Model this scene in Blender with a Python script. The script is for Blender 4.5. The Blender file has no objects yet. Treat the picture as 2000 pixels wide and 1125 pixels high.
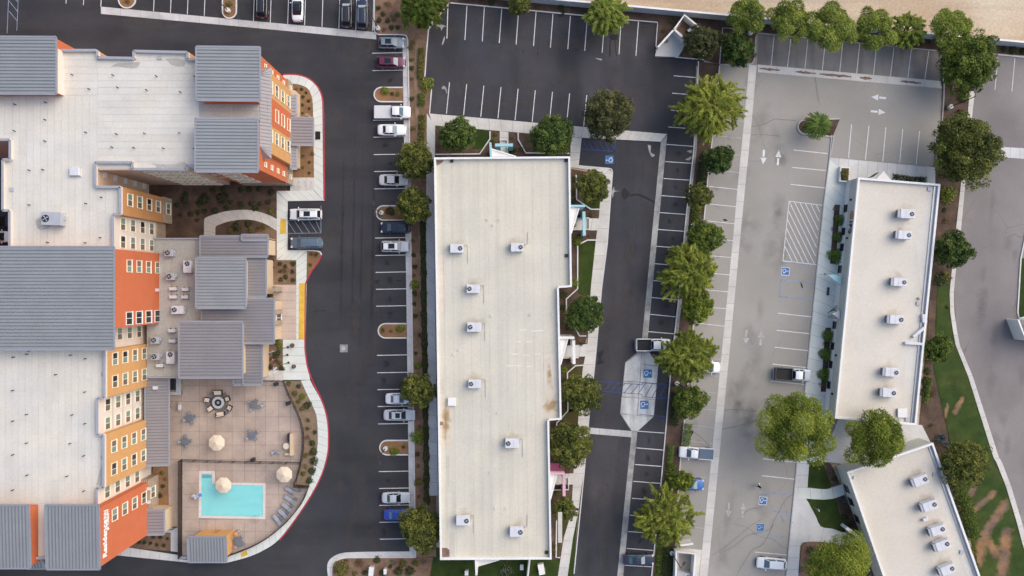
import bpy, math, random
import numpy as np
from mathutils import Vector, Matrix
random.seed(7); RNG = np.random.default_rng(11)
SC = bpy.context.scene; COL = SC.collection
R = math.radians
# ---------------------------------------------------------------- camera, sky, sun, exposure
F = 1560.0; H = 128.7            # focal length in photo pixels, flying height in metres
cd = bpy.data.cameras.new('camera'); cam = bpy.data.objects.new('camera', cd); COL.objects.link(cam)
cd.sensor_width = 36; cd.lens = 36*F/2000; cd.clip_start = 1; cd.clip_end = 2000
cam.location = (0, 0, H); cam.rotation_euler = (0, 0, 0); SC.camera = cam
SUN_AZ, SUN_EL = 60, 42
wd = bpy.data.worlds.new('World'); SC.world = wd; wd.use_nodes = True
nt = wd.node_tree; bg = nt.nodes['Background']; sky = nt.nodes.new('ShaderNodeTexSky'); sky.sky_type = 'NISHITA'
sky.sun_disc = False; sky.sun_elevation = R(SUN_EL); sky.sun_rotation = R(SUN_AZ)
sky.air_density = 0.9; sky.dust_density = 2.8; sky.ozone_density = 0.8
nt.links.new(sky.outputs[0], bg.inputs[0]); bg.inputs[1].default_value = 0.15
sd = bpy.data.lights.new('sun', 'SUN'); sd.energy = 1.3; sd.angle = R(75); sd.color = (1, .93, .84)
so = bpy.data.objects.new('sun', sd); COL.objects.link(so)
so.rotation_euler = (R(90-SUN_EL), 0, R(180-SUN_AZ)); so.location = (40, 30, 90)
vs = SC.view_settings; vs.view_transform = 'Standard'; vs.look = 'None'; vs.exposure = 0.55; vs.gamma = 1; vs.use_curve_mapping = False
SC.cycles.max_bounces = 5; SC.cycles.diffuse_bounces = 3; SC.cycles.transparent_max_bounces = 32

# ---------------------------------------------------------------- helpers
def P(x, y, z=0.0):
    s = (H-z)/F
    return ((x-1000)*s, (562.5-y)*s)
def W(pts, z=0.0): return [P(a, b, z) for a, b in pts]
def cr(pts, n=6):
    out = []
    for i in range(len(pts)-1):
        p0 = pts[max(i-1, 0)]; p1 = pts[i]; p2 = pts[i+1]; p3 = pts[min(i+2, len(pts)-1)]
        for k in range(n):
            t = k/n
            out.append(tuple(.5*((2*p1[j])+(-p0[j]+p2[j])*t+(2*p0[j]-5*p1[j]+4*p2[j]-p3[j])*t*t+(-p0[j]+3*p1[j]-3*p2[j]+p3[j])*t**3) for j in (0, 1)))
    out.append(tuple(pts[-1])); return out
def resample(pts, n):
    d = [0]
    for a, b in zip(pts, pts[1:]): d.append(d[-1]+math.dist(a, b))
    out = []; j = 0
    for i in range(n+1):
        t = d[-1]*i/n
        while j < len(pts)-2 and d[j+1] < t: j += 1
        u = (t-d[j])/max(d[j+1]-d[j], 1e-9)
        out.append((pts[j][0]+(pts[j+1][0]-pts[j][0])*u, pts[j][1]+(pts[j+1][1]-pts[j][1])*u))
    return out
def ccw(pts):
    a = sum(p[0]*q[1]-q[0]*p[1] for p, q in zip(pts, pts[1:]+pts[:1]))
    return list(pts) if a > 0 else list(pts)[::-1]

MATS = {}
def mat(name, col, rough=.8, var=.14, scale=.35, fine=.10, fscale=6.0, objrand=0.0, metal=0.0, spec=.3, bump=0.0, extra=None, col2=None, cscale=.2, cw=.12):
    m = bpy.data.materials.new(name); MATS[name] = m; m.use_nodes = True
    t = m.node_tree; N = t.nodes; L = t.links; b = N['Principled BSDF']
    b.inputs['Roughness'].default_value = rough; b.inputs['Metallic'].default_value = metal; b.inputs['Specular IOR Level'].default_value = spec
    geo = N.new('ShaderNodeNewGeometry'); cur = None
    def mul(a, c):
        n = N.new('ShaderNodeMath'); n.operation = 'MULTIPLY'; L.new(a, n.inputs[0]); L.new(c, n.inputs[1]); return n.outputs[0]
    for s, v, d in ((scale, var, 5), (fscale, fine, 3)):
        if v <= 0: continue
        nz = N.new('ShaderNodeTexNoise'); nz.inputs['Scale'].default_value = s; nz.inputs['Detail'].default_value = d; nz.inputs['Roughness'].default_value = .6
        L.new(geo.outputs['Position'], nz.inputs['Vector'])
        mr = N.new('ShaderNodeMapRange'); mr.inputs[1].default_value = .3; mr.inputs[2].default_value = .7; mr.inputs[3].default_value = 1-v; mr.inputs[4].default_value = 1+v
        L.new(nz.outputs[0], mr.inputs[0]); cur = mr.outputs[0] if cur is None else mul(cur, mr.outputs[0])
    if objrand:
        oi = N.new('ShaderNodeObjectInfo'); mr = N.new('ShaderNodeMapRange'); mr.inputs[3].default_value = 1-objrand; mr.inputs[4].default_value = 1+objrand
        L.new(oi.outputs['Random'], mr.inputs[0]); cur = mr.outputs[0] if cur is None else mul(cur, mr.outputs[0])
    base = None
    if col2:
        nz = N.new('ShaderNodeTexNoise'); nz.inputs['Scale'].default_value = cscale; nz.inputs['Detail'].default_value = 6; L.new(geo.outputs['Position'], nz.inputs['Vector'])
        mr = N.new('ShaderNodeMapRange'); mr.inputs[1].default_value = .5-cw; mr.inputs[2].default_value = .5+cw; L.new(nz.outputs[0], mr.inputs[0])
        mx = N.new('ShaderNodeMix'); mx.data_type = 'RGBA'; L.new(mr.outputs[0], mx.inputs[0]); mx.inputs[6].default_value = (*col, 1); mx.inputs[7].default_value = (*col2, 1); base = mx.outputs[2]
    if base is None:
        rgb = N.new('ShaderNodeRGB'); rgb.outputs[0].default_value = (*col, 1); base = rgb.outputs[0]
    if extra: base = extra(N, L, geo, base)
    if cur is not None:
        sc = N.new('ShaderNodeVectorMath'); sc.operation = 'SCALE'; L.new(base, sc.inputs[0]); L.new(cur, sc.inputs['Scale']); base = sc.outputs[0]
    L.new(base, b.inputs['Base Color'])
    if bump and cur is not None:
        bp = N.new('ShaderNodeBump'); bp.inputs['Strength'].default_value = bump; L.new(cur, bp.inputs['Height']); L.new(bp.outputs[0], b.inputs['Normal'])
    return m
def cracks(scale, amt, wid=.02, dark=.6):
    def f(N, L, geo, base):
        nz = N.new('ShaderNodeTexNoise'); nz.inputs['Scale'].default_value = scale*3; nz.inputs['Detail'].default_value = 4; L.new(geo.outputs['Position'], nz.inputs['Vector'])
        ad = N.new('ShaderNodeMix'); ad.data_type = 'VECTOR'; ad.inputs[0].default_value = amt
        L.new(geo.outputs['Position'], ad.inputs[4]); mv = N.new('ShaderNodeVectorMath'); mv.operation = 'SCALE'; mv.inputs['Scale'].default_value = 60; L.new(nz.outputs['Color'], mv.inputs[0]); L.new(mv.outputs[0], ad.inputs[5])
        vo = N.new('ShaderNodeTexVoronoi'); vo.feature = 'DISTANCE_TO_EDGE'; vo.inputs['Scale'].default_value = scale; L.new(ad.outputs[1], vo.inputs['Vector'])
        mr = N.new('ShaderNodeMapRange'); mr.inputs[1].default_value = 0; mr.inputs[2].default_value = wid; mr.inputs[3].default_value = dark; mr.inputs[4].default_value = 1; L.new(vo.outputs['Distance'], mr.inputs[0])
        n2 = N.new('ShaderNodeTexNoise'); n2.inputs['Scale'].default_value = .06; L.new(geo.outputs['Position'], n2.inputs['Vector'])
        m2 = N.new('ShaderNodeMapRange'); m2.inputs[1].default_value = .5; m2.inputs[2].default_value = .58; L.new(n2.outputs[0], m2.inputs[0])
        m3 = N.new('ShaderNodeMix'); m3.data_type = 'FLOAT'; L.new(m2.outputs[0], m3.inputs[0]); m3.inputs[2].default_value = 1; L.new(mr.outputs[0], m3.inputs[3])
        s = N.new('ShaderNodeVectorMath'); s.operation = 'SCALE'; L.new(base, s.inputs[0]); L.new(m3.outputs[0], s.inputs['Scale']); return s.outputs[0]
    return f
def streaks(sx, sy, amt, lo=.45, hi=.65):
    def f(N, L, geo, base):
        mp = N.new('ShaderNodeMapping'); mp.inputs['Scale'].default_value = (sx, sy, 1); L.new(geo.outputs['Position'], mp.inputs[0])
        nz = N.new('ShaderNodeTexNoise'); nz.inputs['Scale'].default_value = 1; nz.inputs['Detail'].default_value = 6; L.new(mp.outputs[0], nz.inputs['Vector'])
        mr = N.new('ShaderNodeMapRange'); mr.inputs[1].default_value = lo; mr.inputs[2].default_value = hi; mr.inputs[3].default_value = 1+amt*.5; mr.inputs[4].default_value = 1-amt; L.new(nz.outputs[0], mr.inputs[0])
        s = N.new('ShaderNodeVectorMath'); s.operation = 'SCALE'; L.new(base, s.inputs[0]); L.new(mr.outputs[0], s.inputs['Scale']); return s.outputs[0]
    return f

class MB:
    def __init__(s): s.v = []; s.f = []; s.m = []; s.cm = 0
    def use(s, i): s.cm = i; return s
    def add(s, v, f):
        b = len(s.v); s.v += [tuple(map(float, p)) for p in v]; s.f += [tuple(b+i for i in q) for q in f]; s.m += [s.cm]*len(f); return s
    def poly(s, pts, z): pts = ccw(pts); return s.add([(x, y, z) for x, y in pts], [tuple(range(len(pts)))])
    def prism(s, pts, z0, z1, bottom=False):
        pts = ccw(pts); n = len(pts); v = [(x, y, z0) for x, y in pts]+[(x, y, z1) for x, y in pts]
        f = [tuple(range(n, 2*n))]+[(i, (i+1) % n, n+(i+1) % n, n+i) for i in range(n)]
        if bottom: f.append(tuple(range(n-1, -1, -1)))
        return s.add(v, f)
    def slab(s, c0, c1, t):      # two lists of 3-D points: sloped top polygon, thickness t downward
        return s
    def box(s, x, y, z, sx, sy, sz, rz=0, pitch=0):
        c, n = math.cos(rz), math.sin(rz); v = []
        for k in (-.5, .5):
            for a, b in ((-.5, -.5), (.5, -.5), (.5, .5), (-.5, .5)):
                u, w, q = a*sx, b*sy, k*sz
                if pitch: u, q = u*math.cos(pitch)+q*math.sin(pitch), -u*math.sin(pitch)+q*math.cos(pitch)
                v.append((x+u*c-w*n, y+u*n+w*c, z+q))
        return s.add(v, [(3, 2, 1, 0), (4, 5, 6, 7), (0, 1, 5, 4), (1, 2, 6, 5), (2, 3, 7, 6), (3, 0, 4, 7)])
    def tube(s, p0, p1, r0, r1=None, n=8, cap=True):
        r1 = r0 if r1 is None else r1; p0 = Vector(p0); p1 = Vector(p1); d = (p1-p0)
        if d.length < 1e-6: return s
        d.normalize(); a = Vector((0, 0, 1)) if abs(d.z) < .9 else Vector((1, 0, 0)); u = d.cross(a).normalized(); w = d.cross(u)
        v = []
        for p, r in ((p0, r0), (p1, r1)):
            for i in range(n):
                t = 2*math.pi*i/n; v.append(p+(u*math.cos(t)+w*math.sin(t))*r)
        f = [(i, i+n, (i+1) % n+n, (i+1) % n) for i in range(n)]
        if cap: f += [tuple(range(n)), tuple(range(2*n-1, n-1, -1))]
        return s.add(v, f)
    def path(s, pts, r, n=6):
        for a, b in zip(pts, pts[1:]): s.tube(a, b, r, n=n)
        return s
    def lathe(s, x, y, prof, n=16, ph=0):
        v = []; f = []
        for r, z in prof:
            for i in range(n): t = 2*math.pi*i/n+ph; v.append((x+r*math.cos(t), y+r*math.sin(t), z))
        for k in range(len(prof)-1):
            for i in range(n): j = (i+1) % n; f.append((k*n+i, k*n+j, (k+1)*n+j, (k+1)*n+i))
        f.append(tuple(range((len(prof)-1)*n, len(prof)*n))); return s.add(v, f)
    def ribbon(s, pts, w, z0, z1, off=0):      # a kerb-like bar along world points
        n = len(pts); L = []; Rr = []
        for i in range(n):
            a = pts[max(i-1, 0)]; b = pts[min(i+1, n-1)]; dx, dy = b[0]-a[0], b[1]-a[1]; l = math.hypot(dx, dy) or 1
            nx, ny = -dy/l, dx/l
            L.append((pts[i][0]+nx*(w/2+off), pts[i][1]+ny*(w/2+off))); Rr.append((pts[i][0]-nx*(w/2-off), pts[i][1]-ny*(w/2-off)))
        v = [(x, y, z) for z in (z0, z1) for x, y in L]+[(x, y, z) for z in (z0, z1) for x, y in Rr]
        f = []
        for i in range(n-1):
            l0, l1, l2, l3 = i, i+1, n+i, n+i+1; r0, r1, r2, r3 = 2*n+i, 2*n+i+1, 3*n+i, 3*n+i+1
            f += [(l2, r2, r3, l3), (l0, l2, l3, l1), (r0, r1, r3, r2)]
        f += [(0, 2*n, 3*n, n), (n-1, 2*n-1, 4*n-1, 3*n-1)]
        return s.add(v, f)
    def mesh(s, name, mats, off=(0, 0, 0), smooth=False):
        me = bpy.data.meshes.new(name); me.from_pydata([(a-off[0], b-off[1], c-off[2]) for a, b, c in s.v], [], s.f)
        for k in (mats if isinstance(mats, (list, tuple)) else [mats]): me.materials.append(MATS[k])
        me.polygons.foreach_set('material_index', s.m)
        if smooth: me.polygons.foreach_set('use_smooth', [True]*len(s.f))
        me.update(); return me
    def build(s, name, mats, parent=None, off=(0, 0, 0), smooth=False, bevel=0, sub=0):
        o = link(name, s.mesh(name, mats, off, smooth), parent)
        if bevel:
            m = o.modifiers.new('bevel', 'BEVEL'); m.width = bevel; m.segments = 2; m.limit_method = 'ANGLE'
        if sub:
            m = o.modifiers.new('sub', 'SUBSURF'); m.levels = sub; m.render_levels = sub
        return o
def link(name, me, parent=None, loc=None, rz=None):
    o = bpy.data.objects.new(name, me); COL.objects.link(o)
    if parent is not None: o.parent = parent
    if loc is not None: o.location = loc
    if rz is not None: o.rotation_euler = (0, 0, rz)
    return o
def tag(o, label, cat=None, group=None, kind=None):
    o['label'] = label
    if cat: o['category'] = cat
    if group: o['group'] = group
    if kind: o['kind'] = kind
    return o
def thing(name, label, cat, loc=(0, 0, 0), rz=0, group=None):
    o = link(name, None, None, loc, rz); o.empty_display_size = .3; return tag(o, label, cat, group)
CH = {}
def copy_tree(o, loc=None, rz=None, parent=None):
    c = o.copy(); COL.objects.link(c); c.parent = parent
    if loc is not None: c.location = loc
    if rz is not None: c.rotation_euler = (0, 0, rz)
    for k in list(o.children): copy_tree(k, parent=c)
    return c
class Proto:           # first use places the original, later uses copy it
    def __init__(s, make): s.make = make; s.o = None
    def put(s, label, cat, loc, rz=0, group=None, scale=None):
        if s.o is None: s.o = s.make(); o = s.o; o.location = loc; o.rotation_euler = (0, 0, rz)
        else: o = copy_tree(s.o, loc, rz)
        if scale: o.scale = (scale, scale, scale) if not isinstance(scale, tuple) else scale
        tag(o, label, cat)
        if group: o['group'] = group
        elif 'group' in o: del o['group']
        return o

# ---------------------------------------------------------------- materials
mat('asphalt_hotel', (.033, .035, .042), .9, .18, .12, .16, 5, col2=(.053, .051, .054), cscale=.07, cw=.18, extra=streaks(.028, .214, .172))
mat('asphalt_office', (.037, .039, .049), .9, .22, .1, .16, 5, col2=(.064, .059, .061), cscale=.08, cw=.2, extra=streaks(.225, .043, .207))
mat('asphalt_grey', (.302, .287, .255), .9, .10, .08, .07, 5, col2=(.336, .312, .278), cscale=.05, extra=cracks(.09, .02, .005, .78))
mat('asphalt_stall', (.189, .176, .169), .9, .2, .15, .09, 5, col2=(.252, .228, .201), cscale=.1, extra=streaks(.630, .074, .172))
mat('asphalt_street', (.206, .187, .183), .9, .14, .1, .08, 5, col2=(.262, .236, .221), cscale=.06, extra=cracks(.12, .02, .01, .72))
mat('concrete', (.569, .558, .534), .85, .10, .3, .06, 5, objrand=.045)
mat('concrete_warm', (.563, .538, .493), .85, .12, .3, .08, 5, objrand=.05)
mat('concrete_white', (.638, .657, .602), .8, .07, .3, .04, 5, objrand=.035)
mat('concrete_dull', (.324, .313, .297), .9, .2, .25, .1, 4, objrand=.05, extra=streaks(.540, .540, .270))
mat('pad_concrete', (.50, .50, .48), .85, .16, .5, .08, 4, objrand=.08, extra=streaks(.9, .12, .22))
mat('gutter', (.500, .494, .488), .85, .16, .4, .1, 5, objrand=.05)
mat('joint', (.16, .15, .14), .9, .1)
mat('kerb_white', (.60, .59, .57), .8, .12, .6, .06)
mat('kerb_grey', (.42, .41, .40), .8, .15, .6, .06)
mat('kerb_red', (.420, .045, .070), .7, .2, 1.5, .1)
mat('paint_white', (.66, .66, .66), .7, .14, 1.2, .12, 9)
mat('paint_faded', (.40, .395, .385), .8, .25, 1.5, .2, 7)
mat('paint_blue', (.038, .085, .25), .7, .2, 1.2, .15)
mat('paint_blue_sign', (.05, .155, .36), .7, .12, 2, .1)
mat('paint_blue_pale', (.24, .30, .40), .8, .25, 1.2, .2)
mat('paint_yellow', (.66, .42, .06), .7, .16, .8, .08)
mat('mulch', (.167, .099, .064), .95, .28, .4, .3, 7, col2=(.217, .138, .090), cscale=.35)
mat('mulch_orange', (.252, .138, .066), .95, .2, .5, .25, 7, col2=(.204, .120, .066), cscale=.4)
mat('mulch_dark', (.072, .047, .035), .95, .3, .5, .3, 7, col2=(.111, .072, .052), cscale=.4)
mat('soil_tan', (.22, .155, .10), .95, .2, .5, .2, 6)
mat('sand', (.522, .436, .323), .95, .12, .06, .14, 3, col2=(.454, .327, .215), cscale=.05, extra=streaks(.023, .363, .152))
mat('lawn', (.024, .045, .006), .95, .3, .5, .3, 9, col2=(.035, .053, .008), cscale=.3)
mat('lawn_olive', (.052, .060, .014), .95, .3, .5, .3, 9, col2=(.080, .064, .024), cscale=.4)
def bare(N, L, geo, base):
    at = N.new('ShaderNodeAttribute'); at.attribute_name = 'bare'; nz = N.new('ShaderNodeTexNoise'); nz.inputs['Scale'].default_value = 1.3; nz.inputs['Detail'].default_value = 8; L.new(geo.outputs['Position'], nz.inputs['Vector'])
    ad = N.new('ShaderNodeMath'); ad.operation = 'MULTIPLY_ADD'; ad.inputs[1].default_value = .9; L.new(nz.outputs[0], ad.inputs[0]); L.new(at.outputs['Fac'], ad.inputs[2]); mr = N.new('ShaderNodeMapRange'); mr.inputs[1].default_value = .72; mr.inputs[2].default_value = 1.2; L.new(ad.outputs[0], mr.inputs[0])
    n2 = N.new('ShaderNodeTexNoise'); n2.inputs['Scale'].default_value = .35; L.new(geo.outputs['Position'], n2.inputs['Vector']); m2 = N.new('ShaderNodeMix'); m2.data_type = 'RGBA'; m3 = N.new('ShaderNodeMapRange'); m3.inputs[1].default_value = .4; m3.inputs[2].default_value = .6; L.new(n2.outputs[0], m3.inputs[0]); L.new(m3.outputs[0], m2.inputs[0]); m2.inputs[6].default_value = (.27, .15, .075, 1); m2.inputs[7].default_value = (.17, .115, .085, 1)
    mx = N.new('ShaderNodeMix'); mx.data_type = 'RGBA'; L.new(mr.outputs[0], mx.inputs[0]); L.new(base, mx.inputs[6]); L.new(m2.outputs[2], mx.inputs[7]); return mx.outputs[2]
mat('lawn_bare', (.030, .058, .010), .95, .3, .5, .3, 9, col2=(.048, .068, .014), cscale=.3, extra=bare)
mat('bare_soil', (.26, .165, .10), .95, .25, .5, .25, 7, col2=(.17, .115, .085), cscale=.4)
mat('patio', (.444, .354, .292), .85, .10, .5, .07, 5, objrand=.06, col2=(.396, .318, .264), cscale=.3)
mat('patio_pink', (.504, .403, .336), .85, .10, .4, .07, 5, objrand=.05)
mat('orange', (.528, .145, .063), .85, .05, .6, .04, 8)
mat('ochre', (.569, .308, .121), .85, .05, .6, .04, 8)
mat('ochre_brown', (.484, .234, .090), .85, .05, .6, .04, 8)
mat('cream', (.684, .590, .504), .85, .04, .6, .03, 8)
mat('tan_wall', (.55, .40, .29), .85, .06, .6, .05, 8)
mat('beige_wall', (.60, .46, .31), .85, .06, .6, .05, 8)
mat('stone', (.33, .255, .19), .9, .25, 1.2, .25, 5)
def brickstone(N, L, geo, base):
    b = N.new('ShaderNodeTexBrick'); b.inputs['Scale'].default_value = 1.6; b.inputs['Color1'].default_value = (.34, .26, .19, 1); b.inputs['Color2'].default_value = (.42, .33, .24, 1); b.inputs['Mortar'].default_value = (.2, .16, .12, 1)
    mp = N.new('ShaderNodeMapping'); mp.inputs['Rotation'].default_value = (R(90), 0, R(90)); L.new(geo.outputs['Position'], mp.inputs[0]); L.new(mp.outputs[0], b.inputs['Vector']); return b.outputs['Color']
mat('stone_veneer', (.33, .255, .19), .9, .15, 1.2, .2, 5, extra=brickstone)
mat('membrane', (.608, .585, .528), .7, .06, .25, .05, 3, objrand=.03, col2=(.639, .596, .513), cscale=.12)
mat('membrane_dirty', (.454, .437, .400), .8, .16, .3, .1, 3, objrand=.04, col2=(.378, .362, .324), cscale=.3)
mat('membrane_cream', (.560, .531, .442), .7, .05, .2, .05, 3, objrand=.02, col2=(.586, .545, .445), cscale=.1, extra=streaks(.900, .027, .049))
mat('membrane_pale', (.590, .549, .474), .7, .05, .15, .05, 3, objrand=.02, col2=(.625, .567, .474), cscale=.1)
mat('roof_stain', (.40, .30, .17), .85, .3, .9, .2, 4, col2=(.62, .52, .38), cscale=.7)
def softstain(c, lo=.25):
    def f(N, L, geo, base):
        tc = N.new('ShaderNodeTexCoord'); mp = N.new('ShaderNodeMapping'); mp.inputs['Location'].default_value = (-.5, -.5, 0); L.new(tc.outputs['Generated'], mp.inputs[0])
        ml = N.new('ShaderNodeVectorMath'); ml.operation = 'MULTIPLY'; ml.inputs[1].default_value = (2.2, 2.2, 0); L.new(mp.outputs[0], ml.inputs[0]); ln = N.new('ShaderNodeVectorMath'); ln.operation = 'LENGTH'; L.new(ml.outputs[0], ln.inputs[0])
        nz = N.new('ShaderNodeTexNoise'); nz.inputs['Scale'].default_value = .9; nz.inputs['Detail'].default_value = 7; L.new(geo.outputs['Position'], nz.inputs['Vector'])
        ad = N.new('ShaderNodeMath'); ad.operation = 'MULTIPLY_ADD'; ad.inputs[1].default_value = 2.2; L.new(nz.outputs[0], ad.inputs[0]); sb = N.new('ShaderNodeMath'); sb.operation = 'SUBTRACT'; L.new(ad.outputs[0], sb.inputs[0]); L.new(ln.outputs['Value'], sb.inputs[1]); ad.inputs[2].default_value = -.25
        mr = N.new('ShaderNodeMapRange'); mr.inputs[1].default_value = lo; mr.inputs[2].default_value = lo+.7; L.new(sb.outputs[0], mr.inputs[0])
        mx = N.new('ShaderNodeMix'); mx.data_type = 'RGBA'; L.new(mr.outputs[0], mx.inputs[0]); L.new(base, mx.inputs[6]); mx.inputs[7].default_value = (*c, 1); return mx.outputs[2]
    return f
mat('patch_stained', (.60, .53, .425), .8, .06, .5, .05, extra=softstain((.36, .25, .13), .0))
mat('roof_patch', (.612, .552, .463), .75, .08, .5, .05)
mat('streak_stain', (.52, .485, .42), .8, .05, .4, .05, 3, extra=softstain((.40, .33, .24), .5))
mat('crack_seal', (.20, .182, .17), .9, .2, 1, .1)
mat('roof_mud', (.20, .135, .10), .9, .3, 1, .2)
mat('coping_white', (.744, .735, .707), .6, .04)
mat('coping_grey', (.33, .34, .38), .55, .06, .8, .03)
mat('metal_roof', (.314, .330, .329), .5, .07, .3, .03, 6, metal=.25, spec=.4)
mat('metal_roof_painted_shading', (.281, .262, .266), .5, .08, .3, .03, 6, metal=.2, spec=.4)  # shading difference between the metal roofs put into a second, warmer colour
mat('metal_trim', (.30, .31, .34), .5, .06, metal=.2)
mat('seam', (.190, .199, .224), .5, .06, metal=.25)
mat('unit_white', (.609, .609, .636), .5, .06, .8, .03)
mat('unit_grey', (.40, .41, .44), .5, .08, .8, .03)
mat('unit_dark', (.03, .032, .04), .5, .1)
mat('steel', (.45, .46, .48), .4, .08, metal=.6)
mat('black_metal', (.018, .017, .018), .5, .1)
mat('dark_bronze', (.045, .038, .034), .5, .1)
mat('glass_green', (.19, .26, .215), .15, .10, .7, 0, spec=.5)
mat('glass_taupe', (.155, .125, .10), .15, .10, .7, 0, spec=.5)
mat('glass_dark', (.016, .019, .026), .08, .1, .7, 0, spec=.6)
mat('frame_cream', (.78, .71, .56), .6, .03)
mat('sign_white', (.85, .85, .85), .5, .02)
mat('sign_navy', (.04, .05, .09), .5, .02)
mat('sign_red', (.5, .12, .12), .5, .02); mat('sign_green', (.14, .35, .12), .5, .02); mat('sign_gold', (.5, .38, .12), .5, .02)
mat('wall_white', (.72, .70, .66), .8, .06, .5, .04)
mat('wall_olive', (.504, .500, .441), .85, .06, .5, .04)
mat('wall_block', (.50, .51, .51), .85, .10, .6, .06)
mat('teal', (.33, .55, .60), .6, .06); mat('teal_dark', (.12, .29, .34), .6, .06)
mat('pink', (.60, .38, .43), .6, .05); mat('plum', (.17, .035, .075), .6, .1)
mat('bark', (.12, .085, .06), .95, .25, 2, .2, 9)
mat('canvas', (.68, .57, .43), .85, .05, .8, .03); mat('canvas_seam', (.50, .41, .30), .85, .05)
mat('wicker', (.045, .035, .03), .8, .2, 4, .2); mat('cushion', (.66, .58, .46), .9, .06)
mat('table_grey', (.145, .16, .185), .5, .1); mat('chair_grey', (.12, .13, .15), .5, .1); mat('sling', (.30, .33, .37), .7, .08)
mat('counter', (.50, .51, .52), .4, .1); mat('wood_orange', (.50, .23, .08), .8, .1)
mat('pool_tile', (.66, .59, .54), .7, .06, 1, .05, objrand=.015); mat('pool_plaster_caustics', (.62, .80, .80), .6, .16, 1.1, .1, 4)  # plaster mottling paints caustic light variation into the pool floor colour
mat('pool_line', (.03, .16, .28), .5, .05); mat('blue_plastic', (.10, .22, .50), .4, .1)
w = bpy.data.materials.new('pool_water'); MATS['pool_water'] = w; w.use_nodes = True; n = w.node_tree.nodes; b = n['Principled BSDF']
b.inputs['Base Color'].default_value = (.42, .77, .77, 1); b.inputs['Roughness'].default_value = .06; b.inputs['IOR'].default_value = 1.33
tb = n.new('ShaderNodeBsdfTransparent'); tb.inputs[0].default_value = (.50, .95, .95, 1); mx = n.new('ShaderNodeMixShader'); mx.inputs[0].default_value = .42
nz = n.new('ShaderNodeTexNoise'); nz.inputs['Scale'].default_value = 2.2; bp = n.new('ShaderNodeBump'); bp.inputs['Strength'].default_value = .3
w.node_tree.links.new(nz.outputs[0], bp.inputs['Height']); w.node_tree.links.new(bp.outputs[0], b.inputs['Normal'])
w.node_tree.links.new(tb.outputs[0], mx.inputs[1]); w.node_tree.links.new(b.outputs[0], mx.inputs[2]); w.node_tree.links.new(mx.outputs[0], n['Material Output'].inputs[0])
def softdecal(name, col, amax, nscale=.8, ramp=.6):
    m = mat(name, col, .8, .1, 1, .1); t = m.node_tree; N = t.nodes; L = t.links; b = N['Principled BSDF']
    tc = N.new('ShaderNodeTexCoord'); mp = N.new('ShaderNodeMapping'); mp.inputs['Location'].default_value = (-1, -1, 0); mp.inputs['Scale'].default_value = (2, 2, 0); L.new(tc.outputs['Generated'], mp.inputs[0]); ln = N.new('ShaderNodeVectorMath'); ln.operation = 'LENGTH'; L.new(mp.outputs[0], ln.inputs[0])
    g = N.new('ShaderNodeNewGeometry'); nz = N.new('ShaderNodeTexNoise'); nz.inputs['Scale'].default_value = nscale; nz.inputs['Detail'].default_value = 6; L.new(g.outputs['Position'], nz.inputs['Vector'])
    ad = N.new('ShaderNodeMath'); ad.operation = 'MULTIPLY_ADD'; L.new(nz.outputs[0], ad.inputs[0]); ad.inputs[1].default_value = 1.5; L.new(ln.outputs['Value'], ad.inputs[2]); mr = N.new('ShaderNodeMapRange'); mr.inputs[1].default_value = 1.55; mr.inputs[2].default_value = 1.55-ramp; mr.inputs[3].default_value = 0; mr.inputs[4].default_value = amax; L.new(ad.outputs[0], mr.inputs[0]); L.new(mr.outputs[0], b.inputs['Alpha'])
softdecal('oil_soft', (.016, .015, .015), .34, 1.2); softdecal('dust_soft', (.11, .095, .08), .32, .5, .9); softdecal('tyre_soft', (.02, .019, .019), .25, .35, .9); softdecal('grime_soft', (.16, .145, .135), .17, .6, .8); softdecal('rust_soft', (.30, .20, .11), .26, 1.0, .9)
mat('tyre', (.02, .02, .02), .9, .1); mat('rim', (.38, .39, .40), .35, .1, metal=.7)
mat('car_glass', (.012, .016, .022), .06, 0, 1, 0, spec=.7); mat('car_glass_pale', (.33, .37, .38), .1, .08, 2, 0, spec=.6); mat('car_glass_teal', (.10, .16, .19), .08, .08, 2, 0, spec=.6)
mat('lamp_clear', (.6, .62, .64), .15, 0, 1, 0, spec=.6); mat('lamp_red', (.25, .015, .015), .2, 0, 1, 0, spec=.6)
mat('trim_black', (.015, .015, .016), .6, .1); mat('rail_silver', (.5, .51, .52), .4, .05, metal=.5)
def paint(name, c, rough=.28, metal=.0):
    m = mat(name, c, rough, .03, .8, 0, spec=.5, metal=metal); m.node_tree.nodes['Principled BSDF'].inputs['Coat Weight'].default_value = .5; m.node_tree.nodes['Principled BSDF'].inputs['Coat Roughness'].default_value = .12
for nme, c in dict(c_white=(.76, .77, .78), c_pearl=(.60, .60, .59), c_silver=(.46, .50, .54), c_grey=(.20, .235, .28), c_bluegrey=(.105, .145, .19), c_black=(.018, .02, .026), c_navy=(.02, .03, .055), c_maroon=(.12, .022, .055), c_blue=(.02, .06, .36), c_skyblue=(.03, .135, .42), c_greyblue=(.13, .165, .23)).items(): paint(nme, c)
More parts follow.
